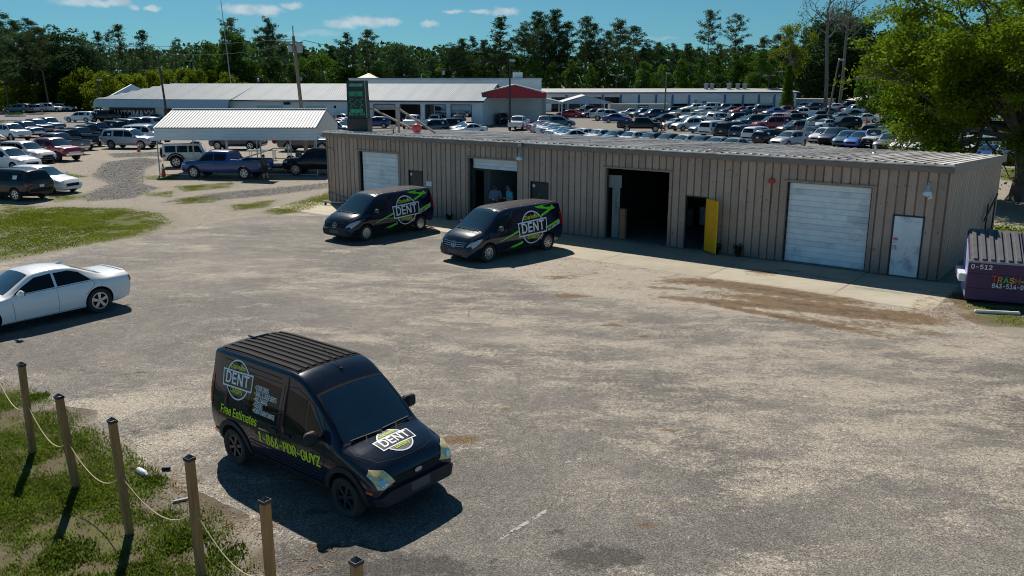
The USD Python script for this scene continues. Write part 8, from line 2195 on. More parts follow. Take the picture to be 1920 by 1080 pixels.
def make_people():
 base = dict(head=(0.06, 0, 1.60), neck=(0.0, 0, 1.46), chest=(0.0, 0, 1.27), pelvis=(-0.02, 0, 0.98), sh_l=(0.0, 0.19, 1.40), sh_r=(0.0, -0.19, 1.40), hip_l=(-0.02, 0.1, 0.92), hip_r=(-0.02, -0.1, 0.92), kn_l=(0.02, 0.11, 0.50), kn_r=(0.02, -0.11, 0.50), an_l=(-0.02, 0.12, 0.09), an_r=(-0.02, -0.12, 0.09), face=(0.85, 0, -0.5))
 a = {**base, 'el_l': (-0.02, 0.27, 1.12), 'wr_l': (0.24, 0.10, 1.12), 'el_r': (-0.03, -0.28, 1.12), 'wr_r': (0.22, -0.02, 1.06)}
 p = bl(11.05, 0.6)
 person('person in slate blue shirt and dark green cap looking at a phone in the bay', (p[0], p[1], 0.03), B_YAW - math.pi / 2 + 0.55, a, M('cloth_slate', (0.13, 0.21, 0.30), 0.9), M('cloth_dark', (0.03, 0.035, 0.04), 0.9), M('hair_brown', (0.05, 0.03, 0.02), 0.8), M('cap_green', (0.02, 0.05, 0.035), 0.8), beard=M('beard_red', (0.16, 0.04, 0.02), 0.9))
 c = np.array([0.30, 0.04, 1.11])
 ph = thing('phone', 'phone held by the person in the slate blue shirt', 'phone', loc=(p[0], p[1], 0.03), rz=B_YAW - math.pi / 2 + 0.55)
 obj(ph, 'case', MB().rbox((0.27, 0.0, 1.10), (0.36, 0.075, 1.115), 0.004, None), LOOKS['trim_black'])
 obj(ph, 'screen', MB().box((0.275, 0.005, 1.1155), (0.355, 0.07, 1.1165)), LOOKS['paper_white'])
 b = {**base, 'el_l': (0.0, 0.28, 1.13), 'wr_l': (0.22, 0.16, 1.17), 'el_r': (-0.02, -0.29, 1.12), 'wr_r': (0.25, -0.06, 1.16), 'face': (0.8, 0.35, -0.4)}
 p = bl(11.86, 0.62)
 person('person in turquoise shirt with orange collar at the right side of the bay', (p[0], p[1], 0.05), B_YAW - math.pi / 2 - 0.45, b, M('cloth_turquoise', (0.07, 0.38, 0.48), 0.9), LOOKS['cloth_dark'], LOOKS['hair_brown'], M('cap_grey', (0.10, 0.10, 0.095), 0.8), collar=M('cloth_orange', (0.5, 0.10, 0.02), 0.9))
 c_ = {**base, 'head': (0.20, 0, 1.56), 'neck': (0.13, 0, 1.44), 'chest': (0.08, 0, 1.26), 'sh_l': (0.11, 0.19, 1.38), 'sh_r': (0.11, -0.19, 1.38), 'el_l': (0.30, 0.24, 1.18), 'wr_l': (0.52, 0.14, 1.2), 'el_r': (0.28, -0.25, 1.16), 'wr_r': (0.5, -0.12, 1.18), 'kn_r': (0.14, -0.11, 0.52), 'an_r': (-0.08, -0.12, 0.12), 'an_l': (0.08, 0.12, 0.09)}
 p = at(499, 338)
 person('person in dark shirt and shorts leaning at the tail of the blue pickup', (p[0], p[1], 0), 2.2, c_, M('cloth_grey', (0.06, 0.065, 0.07), 0.9), M('cloth_black', (0.015, 0.015, 0.017), 0.9), LOOKS['hair_brown'], None, shorts=True)
 p = at(937, 236)
 person('person standing in the shade by the red canopy post', (p[0], p[1], 0), 1.0, a, LOOKS['cloth_black'], LOOKS['cloth_dark'], LOOKS['hair_brown'], None)


def make_small():
 # inside the big bay: a leaning pale board with dark marks, a tall brown carton
 t = thing('tall_board', 'tall pale board with dark scribbles standing just inside the big open bay', 'board', loc=tuple(bl(17.66, 0.42, 0.03)), rz=B_YAW + 0.3)
 obj(t, 'board', MB().rbox((-0.18, -0.02, 0), (0.14, 0.02, 2.55), 0.006), M('board_pale', (0.22, 0.24, 0.235), 0.7, var=0.12))
 obj(t, 'top_piece', MB().rbox((-0.42, -0.025, 2.1), (0.2, 0.015, 2.62), 0.006), LOOKS['board_pale'])
 mb = MB()
 r = np.random.default_rng(8)
 for k in range(16):
  z = 1.9 - 0.055 * k
  mb.bar((-0.05 + r.uniform(-0.04, 0.04), -0.026, z), (0.05 + r.uniform(-0.04, 0.05), -0.026, z + r.uniform(-0.07, 0.07)), 0.03, 0.006)
 obj(t, 'scribble', mb, LOOKS['trim_black'])
 p = bl(18.0, 0.42, 0.03)
 t = thing('carton', 'tall brown carton beside the pale board in the big bay', 'box', loc=tuple(p), rz=B_YAW + 0.2)
 obj(t, 'box', MB().rbox((-0.12, -0.12, 0), (0.12, 0.12, 1.25), 0.01), M('carton', (0.24, 0.13, 0.07), 0.8))
 obj(t, 'flap', MB().box((-0.12, -0.15, 1.253), (0.12, 0.10, 1.265)), LOOKS['carton'])
 for x, y, lab in ((18.9, 4.0, 'grey tool chest deep in the big bay'), (19.7, 5.2, 'second darker tool chest at the back of the big bay')):
  t = thing('tool_chest', lab, 'tool chest', loc=tuple(bl(x, y, 0.03)), rz=B_YAW)
  obj(t, 'case', MB().rbox((-0.4, -0.3, 0.1), (0.4, 0.3, 0.95), 0.02), LOOKS['steel_grey'])
  for k in range(4):
   obj(t, 'drawer', MB().rbox((-0.37, -0.33, 0.15 + k * 0.2), (0.37, -0.302, 0.32 + k * 0.2), 0.01), LOOKS['galvanised'])
 # inner door and partition in the second bay
 t = thing('inner_office', 'grey office partition with a dark doorway inside the second bay', 'partition', loc=tuple(bl(8.75, 1.5, 0.03)), rz=B_YAW)
 obj(t, 'panel', wall_with_holes(0.0, 1.25, 0, 2.9, [(0.25, 0.85, 0, 2.2)], 0, 0.1), M('office_grey', (0.20, 0.22, 0.23), 0.7))
 obj(t, 'side_panel', MB().box((1.15, 0.11, 0), (1.25, 3, 2.9)), LOOKS['office_grey'])
 # hose by the first van
 def coil(c, r0, n, name, label, mat, rr=0.016, seed=1):
  q_ = np.random.default_rng(seed)
  a = np.linspace(0, 2 * math.pi * n, 30 * n)
  rad = r0 * (0.75 + 0.3 * np.sin(a * 0.37 + seed)) + 0.03 * np.sin(a * 1.7)
  p_ = np.c_[c[0] + rad * np.cos(a) * 1.3, c[1] + rad * np.sin(a) * 0.75, 0.02 + 0.012 * (a / a.max()) * n]
  top(name, MB().tube(p_, rr, 6), mat, label, 'hose', smooth=True)
 coil(at(790, 428), 0.45, 3, 'air_hose', 'reddish hose coiled on the concrete behind the first black van', M('hose_red', (0.36, 0.13, 0.07), 0.6), seed=2)
 t = thing('hose_reel', 'small metal reel on the ground by the reddish hose', 'reel', loc=at(764, 421))
 obj(t, 'drum', MB().rev([(0, 0.02), (0.2, 0.02), (0.2, 0.06), (0.1, 0.08), (0.1, 0.22), (0.2, 0.24), (0.2, 0.28), (0, 0.28)], 16), LOOKS['galvanised'])
 obj(t, 'frame', MB().bar((-0.25, 0, 0.02), (-0.1, 0, 0.4), 0.03).bar((0.25, 0, 0.02), (-0.1, 0, 0.4), 0.03), LOOKS['steel_grey'])
 # bumper-like bar and blue strap at the building's left foot
 p = bl(0.75, -0.35)
 t = thing('steel_rail', 'short steel rail lying at the left foot of the workshop wall', 'rail', loc=(p[0], p[1], 0.02), rz=B_YAW + 0.5)
 obj(t, 'tube', MB().rbox((-0.6, -0.06, 0.1), (0.6, 0.06, 0.2), 0.03), LOOKS['galvanised'])
 obj(t, 'foot', MB().box((-0.5, -0.05, 0), (-0.4, 0.05, 0.1)).box((0.4, -0.05, 0), (0.5, 0.05, 0.1)), LOOKS['trim_black'])
 mb = MB()
 pts = [bl(0.1 + 0.2 * k, -0.02, 0.62 - 0.03 * k + 0.02 * math.sin(k)) for k in range(9)]
 top('blue_strap', MB().tube(pts, 0.018, 5), M('strap_blue', (0.03, 0.09, 0.25), 0.7), 'blue strap stretched along the foot of the workshop wall behind the first van', 'strap')
 # litter
 c = at(267, 890)
 t = thing('plastic_bottle', 'crushed white plastic bottle lying in the grass behind the third post', 'bottle', loc=(c[0], c[1], 0.05), rz=-0.7)
 Tx = rotm((0, 1, 0), math.pi / 2)
 obj(t, 'bottle', MB().rev([(0, -0.13), (0.05, -0.125), (0.055, -0.05), (0.05, 0.0), (0.056, 0.06), (0.04, 0.11), (0.018, 0.14), (0.018, 0.16), (0, 0.16)], 14, Tx), M('bottle_white', (0.66, 0.68, 0.68), 0.3, transmission_weight=0.0), smooth=40)
 obj(t, 'cap', MB().rev([(0.022, 0.155), (0.022, 0.185), (0, 0.185)], 10, Tx), LOOKS['paper_white'])
 for k, (px, py, lab, L_) in enumerate(((340, 940, 'pale flat stick lying left of the fourth post', 0.26), (312, 882, 'small dark lump on the gravel right of the bottle', 0.14))):
  c = at(px, py)
  mt = M('stick_pale', (0.3, 0.29, 0.27), 0.7) if k == 0 else LOOKS['trim_black']
  top('debris_piece', MB().rbox((-L_ / 2, -0.03, 0.0), (L_ / 2, 0.03, 0.03 if k == 0 else 0.05), 0.01, rotm((0, 0, 1), 0.5 if k == 0 else 0.1, (c[0], c[1], 0.01))), mt, lab, 'debris')
 q_ = np.random.default_rng(21)
 def scatter(name, n, poly, smin, smax, mat, flat=0.5):
  x0, y0, x1, y1 = poly.bounds
  P = np.c_[q_.uniform(x0, x1, n * 3), q_.uniform(y0, y1, n * 3)]
  P = P[contains_xy(poly, P[:, 0], P[:, 1])][:n]
  m = len(P)
  s = q_.uniform(smin, smax, m) * q_.uniform(0.6, 1.4, m)
  base = np.array([(1, 0, 0), (0.3, 0.9, 0), (-0.8, 0.6, 0), (-0.7, -0.6, 0), (0.4, -0.9, 0), (0.1, 0, 1.0)])
  ang = q_.uniform(0, 6.28, m)
  ca, sa = np.cos(ang)[:, None], np.sin(ang)[:, None]
  v = np.stack([P[:, :1] + s[:, None] * (base[:, 0] * ca - base[:, 1] * sa), P[:, 1:] + s[:, None] * (base[:, 0] * sa + base[:, 1] * ca), 0.004 + s[:, None] * flat * base[:, 2] * np.ones((m, 1))], -1).reshape(-1, 3)
  f0 = np.array([(0, 1, 5), (1, 2, 5), (2, 3, 5), (3, 4, 5), (4, 0, 5)])
  f = (f0[None] + 6 * np.arange(m)[:, None, None]).reshape(-1, 3)
  top(name, (v, f), mat, kind='stuff')
 band = px_poly((0, 690), (70, 712), (220, 785), (350, 880), (440, 940), (560, 1000), (640, 1090), (380, 1090), (260, 960), (120, 850), (0, 770))
 M('pebble', (0.30, 0.27, 0.235), 0.9, var=0.5, scale=20)
 M('pebble_dark', (0.09, 0.085, 0.08), 0.9, var=0.5, scale=20)
 M('dry_leaf', (0.20, 0.115, 0.05), 0.9, var=0.5, scale=20)
 scatter('gravel', 5200, band, 0.006, 0.022, LOOKS['pebble'])
 scatter('gravel', 2200, band, 0.006, 0.02, LOOKS['pebble_dark'])
 scatter('dead_leaves', 5000, GRASS[10].intersection(sbox(-13, 5.8, -1.5, 20)), 0.008, 0.022, LOOKS['dry_leaf'], 0.3)
 left = px_poly((120, 300), (620, 300), (620, 400), (300, 440), (0, 480), (0, 400))
 scatter('gravel', 12000, left, 0.01, 0.03, LOOKS['pebble'], 0.6)
 scatter('gravel', 15000, unary_union(DARKGRAVEL), 0.012, 0.035, LOOKS['pebble_dark'], 0.7)
 straw = unary_union([px_poly((540, 1070), (600, 1010), (640, 1020), (600, 1075)), px_poly((420, 985), (560, 950), (600, 960), (470, 1010)), px_poly((1730, 545), (1800, 550), (1850, 610), (1760, 600), (1700, 590)), px_poly((1395, 505), (1460, 508), (1455, 518), (1400, 517)), px_poly((280, 860), (380, 900), (360, 950), (300, 900))])
 x0, y0, x1, y1 = straw.bounds
 P = np.c_[q_.uniform(x0, x1, 60000), q_.uniform(y0, y1, 60000)]
 P = P[contains_xy(straw, P[:, 0], P[:, 1])][:5200]
 a = q_.uniform(0, 6.28, len(P))
 L_ = q_.uniform(0.03, 0.11, len(P))
 d = np.c_[np.cos(a), np.sin(a)] * L_[:, None]
 w = np.c_[-np.sin(a), np.cos(a)] * 0.004
 z = q_.uniform(0.006, 0.03, (len(P), 1))
 v = np.stack([np.c_[P - d - w, z], np.c_[P + d - w, z * 0.5], np.c_[P + d + w, z * 0.5 + 0.002], np.c_[P - d + w, z + 0.002]], 1).reshape(-1, 3)
 f = (np.array([(0, 1, 2), (0, 2, 3)])[None] + 4 * np.arange(len(P))[:, None, None]).reshape(-1, 3)
 top('dead_leaves', (v, f), M('straw', (0.27, 0.15, 0.06), 0.9, var=0.5, scale=25), kind='stuff')


def blades(name, polys, n, h, w, mat, seed, clover=0.4, thresh=0.35, zmul=1.0, kind='stuff', fade=0.7):
 q_ = np.random.default_rng(seed)
 V, F, base = [], [], 0
 tot = sum(p.area for p in polys)
 for poly in polys:
  m = int(n * poly.area / tot)
  x0, y0, x1, y1 = poly.bounds
  P = np.c_[q_.uniform(x0, x1, m * 3), q_.uniform(y0, y1, m * 3)]
  P = P[contains_xy(poly, P[:, 0], P[:, 1])][:m]
  k = meshkit.fbm(np.c_[P * 0.9, 0 * P[:, :1]], 4, 7) + 0.25 * (meshkit.noise(np.c_[P * 4, 0 * P[:, :1]], 12) - 0.5)
  import shapely
  e = np.clip(shapely.distance(shapely.points(P), poly.boundary) / fade, 0, 1)
  keep = q_.random(len(P)) < np.clip((k - thresh + 0.12) / 0.24, 0.04, 1) * (0.15 + 0.85 * e)
  P, k = P[keep], k[keep]
  m = len(P)
  hh = h * q_.uniform(0.4, 1.3, m) * (0.75 + 0.8 * np.clip(k - thresh, 0, 0.5))
  a = q_.uniform(0, 2 * np.pi, m)
  tilt = q_.uniform(0.1, 0.9, m)
  dirx = np.c_[np.cos(a), np.sin(a)]
  tip = np.c_[P + dirx * (hh * tilt)[:, None], hh * zmul]
  sd = np.c_[-dirx[:, 1], dirx[:, 0]] * (w * q_.uniform(0.6, 1.4, m))[:, None]
  flat = q_.random(m) < clover
  mid = np.c_[P + dirx * (hh * tilt * 0.55)[:, None], hh * zmul * 0.62]
  A = np.c_[P - sd * 0.4, np.full(m, 0.0)]
  B_ = np.c_[P + sd * 0.4, np.full(m, 0.0)]
  wide = np.where(flat, 1.5, 0.9)[:, None]
  C = mid + np.c_[sd, np.zeros(m)] * wide
  D = mid - np.c_[sd, np.zeros(m)] * wide
  V.append(np.stack([A, B_, C, tip, D], 1).reshape(-1, 3))
  F.append((np.array([(0, 1, 2), (0, 2, 4), (4, 2, 3)])[None] + 5 * np.arange(m)[:, None, None]).reshape(-1, 3) + base)
  base += 5 * m
 return top(name, (np.vstack(V), np.vstack(F)), mat, kind=kind)


def make_grass():
 near = GRASS[10].intersection(sbox(-13, 5.8, -1.5, 20))
 lf = leaf('grass_leaf', (0.17, 0.26, 0.028), (0.44, 0.50, 0.085), 0.6, 0.6, 1.3)
 blades('grass', [near], 260000, 0.05, 0.0065, lf, 31, 0.45, 0.40, fade=0.8)
 blades('grass', [near], 14000, 0.10, 0.005, leaf('grass_dry', (0.22, 0.18, 0.06), (0.38, 0.32, 0.14), 0.25, 0.7, 1.0), 32, 0.0, 0.40)
 for k, (px, py, s) in enumerate(((130, 1040, 1.0), (420, 1040, 0.8), (160, 940, 0.6), (345, 1015, 0.9), (70, 745, 0.6), (285, 905, 0.6))):
  c = at(px, py)
  blades('ground_cover', [Point(c[0], c[1]).buffer(0.42 * s)], 1800, 0.07 * s, 0.010, leaf('weed_leaf', (0.12, 0.19, 0.022), (0.30, 0.38, 0.05), 0.55, 0.6, 2.0), 40 + k, 0.7, 0.1)
 lf2 = leaf('grass_far', (0.20, 0.25, 0.03), (0.43, 0.45, 0.09), 0.6, 0.7, 0.5)
 blades('grass', [GRASS[0].intersection(sbox(-40, 25, 0, 60))], 150000, 0.05, 0.011, lf2, 33, 0.4, 0.40, fade=2.5)
 blades('grass', [p for i, p in enumerate(GRASS) if i not in (0, 10)], 110000, 0.05, 0.011, lf2, 34, 0.4, 0.44, fade=1.4)
 q_ = np.random.default_rng(35)
 poly = px_poly((-40, 436), (60, 432), (180, 436), (150, 455), (0, 482), (-40, 486))
 x0, y0, x1, y1 = poly.bounds
 P = np.c_[q_.uniform(x0, x1, 6000), q_.uniform(y0, y1, 6000)]
 P = P[contains_xy(poly, P[:, 0], P[:, 1])][:700]
 o = np.array([(0.03, 0, 0), (-0.015, 0.026, 0), (-0.015, -0.026, 0), (0, 0, 0.012)])
 v = (np.c_[P, q_.uniform(0.06, 0.09, len(P))][:, None] + o[None] * q_.uniform(0.6, 1.3, (len(P), 1, 1))).reshape(-1, 3)
 f = (np.array([(0, 1, 3), (1, 2, 3), (2, 0, 3)])[None] + 4 * np.arange(len(P))[:, None, None]).reshape(-1, 3)
 top('clover_flowers', (v, f), M('clover_white', (0.80, 0.78, 0.62), 0.8), kind='stuff')
 # weeds at the foot of the workshop wall and elsewhere
 wl = leaf('weed_dark', (0.05, 0.10, 0.025), (0.12, 0.19, 0.04), 0.3, 0.6, 2.0)
 for k, (x, y, h, lab) in enumerate(((22.5, -0.22, 0.55, 'dark leafy weed growing against the wall behind the yellow door'), (23.35, -0.2, 0.5, 'smaller thin weed growing against the wall right of the yellow door'), (8.9, -0.25, 0.28, 'low weed at the wall foot behind the first black van'), (13.6, -0.25, 0.2, 'low weed at the wall foot under the second dark door'), (4.6, -2.4, 0.25, 'little weed in the concrete seam left of the first van'))):
  c = bl(x, y)
  t = thing('weed', lab, 'weed', loc=(c[0], c[1], 0.01))
  r = np.random.default_rng(60 + k)
  st, lv = MB(), MB()
  for i in range(6):
   a = r.uniform(0, 6.28)
   p1 = np.array([0.14 * math.cos(a), 0.14 * math.sin(a), h * r.uniform(0.6, 1.0)])
   st.tube([(0.02 * math.cos(a), 0.02 * math.sin(a), 0), p1 * [0.6, 0.6, 0.6], p1], [0.006, 0.005, 0.003], 5)
   for j in range(26):
    s = r.uniform(0.2, 1.0)
    cc = p1 * s + r.normal(size=3) * 0.025
    d = r.normal(size=3) * 0.05
    e = r.normal(size=3) * 0.03
    lv.add([cc, cc + d * 0.5 + e, cc + d, cc + d * 0.5 - e], [(0, 1, 2, 3)])
  obj(t, 'stem', st, wl)
  obj(t, 'leaves', lv, wl)


make_posts()
make_people()
make_small()
make_grass()

# ------------------------------------------------------------------ trees
def quads(C, D1, D2):
 """One four-cornered leaf per centre, spanned by two half axes."""
 n = len(C)
 v = np.stack([C - D1, C + D2 * 0.9, C + D1, C - D2 * 0.9], 1).reshape(-1, 3)
 a = 4 * np.arange(n)
 f = np.vstack([np.c_[a, a + 1, a + 2], np.c_[a, a + 2, a + 3]])
 return v, f


def rand_quads(r, C, la, lb, flat=1.0):
 n = len(C)
 d1 = r.normal(size=(n, 3)) * [1, 1, flat]
 d1 /= np.linalg.norm(d1, axis=1, keepdims=True)
 d2 = np.cross(d1, r.normal(size=(n, 3)))
 d2 /= np.linalg.norm(d2, axis=1, keepdims=True)
 s = r.uniform(0.6, 1.3, (n, 1))
 return quads(C, d1 * la * s, d2 * lb * s)


M('bark_pine', (0.11, 0.075, 0.055), 0.9, var=0.35, scale=3)
M('bark_grey', (0.13, 0.115, 0.10), 0.9, var=0.35, scale=3)
M('bark_pale', (0.24, 0.215, 0.185), 0.9, var=0.3, scale=3)
PINE = leaf('pine_needles', (0.089, 0.158, 0.062), (0.259, 0.360, 0.117), 0.3, 0.55, 0.35)
PINE2 = leaf('pine_needles_warm', (0.123, 0.178, 0.062), (0.344, 0.397, 0.117), 0.3, 0.55, 0.35)
GREEN = leaf('leaf_green', (0.118, 0.237, 0.034), (0.331, 0.506, 0.072), 0.5, 0.5, 0.30)
YELLOWG = leaf('leaf_yellow_green', (0.220, 0.297, 0.022), (0.506, 0.550, 0.055), 0.55, 0.5, 0.30)
OAKL = leaf('oak_leaf', (0.230, 0.359, 0.025), (0.690, 0.776, 0.064), 0.55, 0.40, 0.55)
DARKG = leaf('leaf_dark', (0.090, 0.173, 0.065), (0.238, 0.360, 0.104), 0.3, 0.55, 0.3)


def pine_kind(seed, h, bare, width, dens, mat, bark='bark_pine', top_round=0.5):
 r = np.random.default_rng(seed)
 p = proto('pine_tree')
 bend = r.normal(0, 0.35, 2)
 zz = np.linspace(0, h * 0.97, 9)
 cx = bend[0] * np.sin(zz / h * 2.4)
 cy = bend[1] * np.sin(zz / h * 2.0)
 mb = MB().tube(np.c_[cx, cy, zz], np.linspace(0.30, 0.05, 9), 7)
 C, A = [], []
 z = h * bare
 while z < h:
  s = (z - h * bare) / (h * (1 - bare))
  prof = (0.45 + 0.55 * math.sin(math.pi * min(1, (s + 0.12) ** 0.8))) * (1 - max(0, s - 0.75) * (2.6 if top_round < 0.4 else 1.6))
  for _ in range(r.integers(2, 5)):
   a = r.uniform(0, 2 * math.pi)
   L = max(0.4, width * prof * r.uniform(0.35, 1.12))
   base = np.array([np.interp(z, zz, cx), np.interp(z, zz, cy), z])
   up = r.uniform(0.05, 0.45) + 0.4 * s
   tip = base + np.array([math.cos(a) * L, math.sin(a) * L, L * up])
   mb.tube([base, base + (tip - base) * 0.5 + [0, 0, -0.1], tip], [0.07, 0.05, 0.02], 4, cap=False)
   nc = max(2, int(L * 1.5 * dens))
   for t in r.uniform(0.35, 1.08, nc):
    c = base + (tip - base) * t + r.normal(0, 0.22, 3) * [1, 1, 0.5]
    C.append(c + r.normal(0, 1, (int(24 * dens), 3)) * [0.36, 0.36, 0.20])
  z += r.uniform(0.35, 0.85)
 C = np.vstack(C)
 v, f = rand_quads(r, C, 0.27, 0.095, 0.8)
 obj(p, 'trunk', mb, LOOKS[bark])
 obj(p, 'crown', (v, f), mat)
 return p, h


def leafy_kind(seed, h, R, mat, n=9000, size=0.22, low=0.18, lobes=14, bark='bark_grey', gap=0.55):
 r = np.random.default_rng(seed)
 p = proto('broadleaf_tree')
 mb = MB().tube(np.c_[[0, 0.1, -0.05, 0.05], [0, 0.05, 0.1, 0.0], np.linspace(0, h * 0.75, 4)], [0.26, 0.2, 0.13, 0.05], 8)
 C, W = [], []
 for k in range(lobes):
  a = r.uniform(0, 2 * math.pi)
  s = (k + 0.5) / lobes
  z = h * (low + (0.93 - low) * s)
  rr = R * math.sin(math.pi * (0.18 + 0.74 * s)) * r.uniform(0.25, 0.80)
  c = np.array([rr * math.cos(a), rr * math.sin(a), z])
  C.append(c)
  W.append(R * r.uniform(0.32, 0.58) * (1.15 - 0.5 * s))
  mb.tube([(0, 0, z * 0.55), c * [0.5, 0.5, 0.86], c], [0.09, 0.06, 0.02], 5, cap=False)
 C, W = np.array(C), np.array(W)
 k = r.choice(lobes, n, p=W ** 2 / (W ** 2).sum())
 d = r.normal(size=(n, 3))
 d /= np.linalg.norm(d, axis=1, keepdims=True)
 rad = 1 - np.abs(r.normal(0, 0.22, n))
 P = C[k] + d * (W[k] * rad)[:, None] * [1, 1, 0.8]
 keep = meshkit.fbm(P * 0.9 + seed, 3, seed) > gap - 0.12
 P = P[keep]
 P = P[P[:, 2] > 0.15]
 P = P + r.normal(0, 0.10, P.shape)
 v, f = rand_quads(r, P, size, size * 0.62)
 obj(p, 'trunk', mb, LOOKS[bark])
 obj(p, 'crown', (v, f), mat)
 return p, h


def bare_kind(seed, h, mat, n_leaf, spread=1.0, trunk=0.35, clear=0.6, lean=0.0):
 """A tall trunk with an open, mostly leafless top."""
 r = np.random.default_rng(seed)
 p = proto('tall_trunk_tree')
 mb, tips = MB(), []

 def grow(a, d, L, rad, depth):
  b = a + d * L
  mb.tube([a, (a + b) / 2 + r.normal(0, 0.06 * L, 3), b], [rad, rad * 0.8, rad * 0.6], 5, cap=False)
  if depth == 0:
   tips.append(b)
   return
  for _ in range(r.integers(2, 4)):
   e = d + r.normal(0, 0.55 * spread, 3) + [0, 0, 0.10]
   grow(b, e / np.linalg.norm(e), L * r.uniform(0.6, 0.85), rad * 0.6, depth - 1)
 zz = np.linspace(0, h * clear, 8)
 mb.tube(np.c_[lean * zz / h + 0.15 * np.sin(zz * 0.3), 0 * zz, zz], np.linspace(trunk, trunk * 0.72, 8), 9)
 for k in range(7):
  z = h * (clear * 0.82 + (1 - clear) * 0.55 * k / 6)
  a = r.uniform(0, 6.28)
  d = np.array([math.cos(a) * 0.8, math.sin(a) * 0.8, 0.55])
  grow(np.array([lean * z / h, 0, min(z, h * clear)]), d / np.linalg.norm(d), h * 0.10, trunk * 0.35, 3)
 grow(np.array([lean * clear, 0, h * clear]), np.array([0.05, 0, 1.0]), h * 0.14, trunk * 0.6, 4)
 tips = np.array(tips)
 obj(p, 'trunk', mb, LOOKS['bark_grey'])
 if n_leaf:
  P = tips[r.integers(0, len(tips), n_leaf)] + r.normal(0, 0.38, (n_leaf, 3))
  v, f = rand_quads(r, P, 0.20, 0.10)
  obj(p, 'crown', (v, f), mat)
 return p, h


def plant_row(kinds, spots, place, name, head, cat, group, dist):
 """spots: (px of the trunk, py of the top[, distance]). Left to right; the label counts along the picture."""
 spots = sorted(spots)
 r = np.random.default_rng(len(spots) * 7 + int(dist))
 for i, s in enumerate(spots):
  d = s[2] if len(s) > 2 else dist + float(r.uniform(-8, 8))
  x = (s[0] - 960) / FPX * d
  top_z = CAMH + (151.4 - s[1]) / FPX * d
  p, h = kinds[(i * 2 + i // 3) % len(kinds)]
  k = top_z / h
  w = k * float(r.uniform(0.88, 1.15)) * (s[3] if len(s) > 3 else 1.0)
  lab = f'{head} {place}' if len(spots) == 1 else f'{ORD[i]} {head} from the left {place}'
  copy_of(p, name, lab, cat, group, (x, d, 0), float(r.uniform(0, 6.28)), (w, w, k))


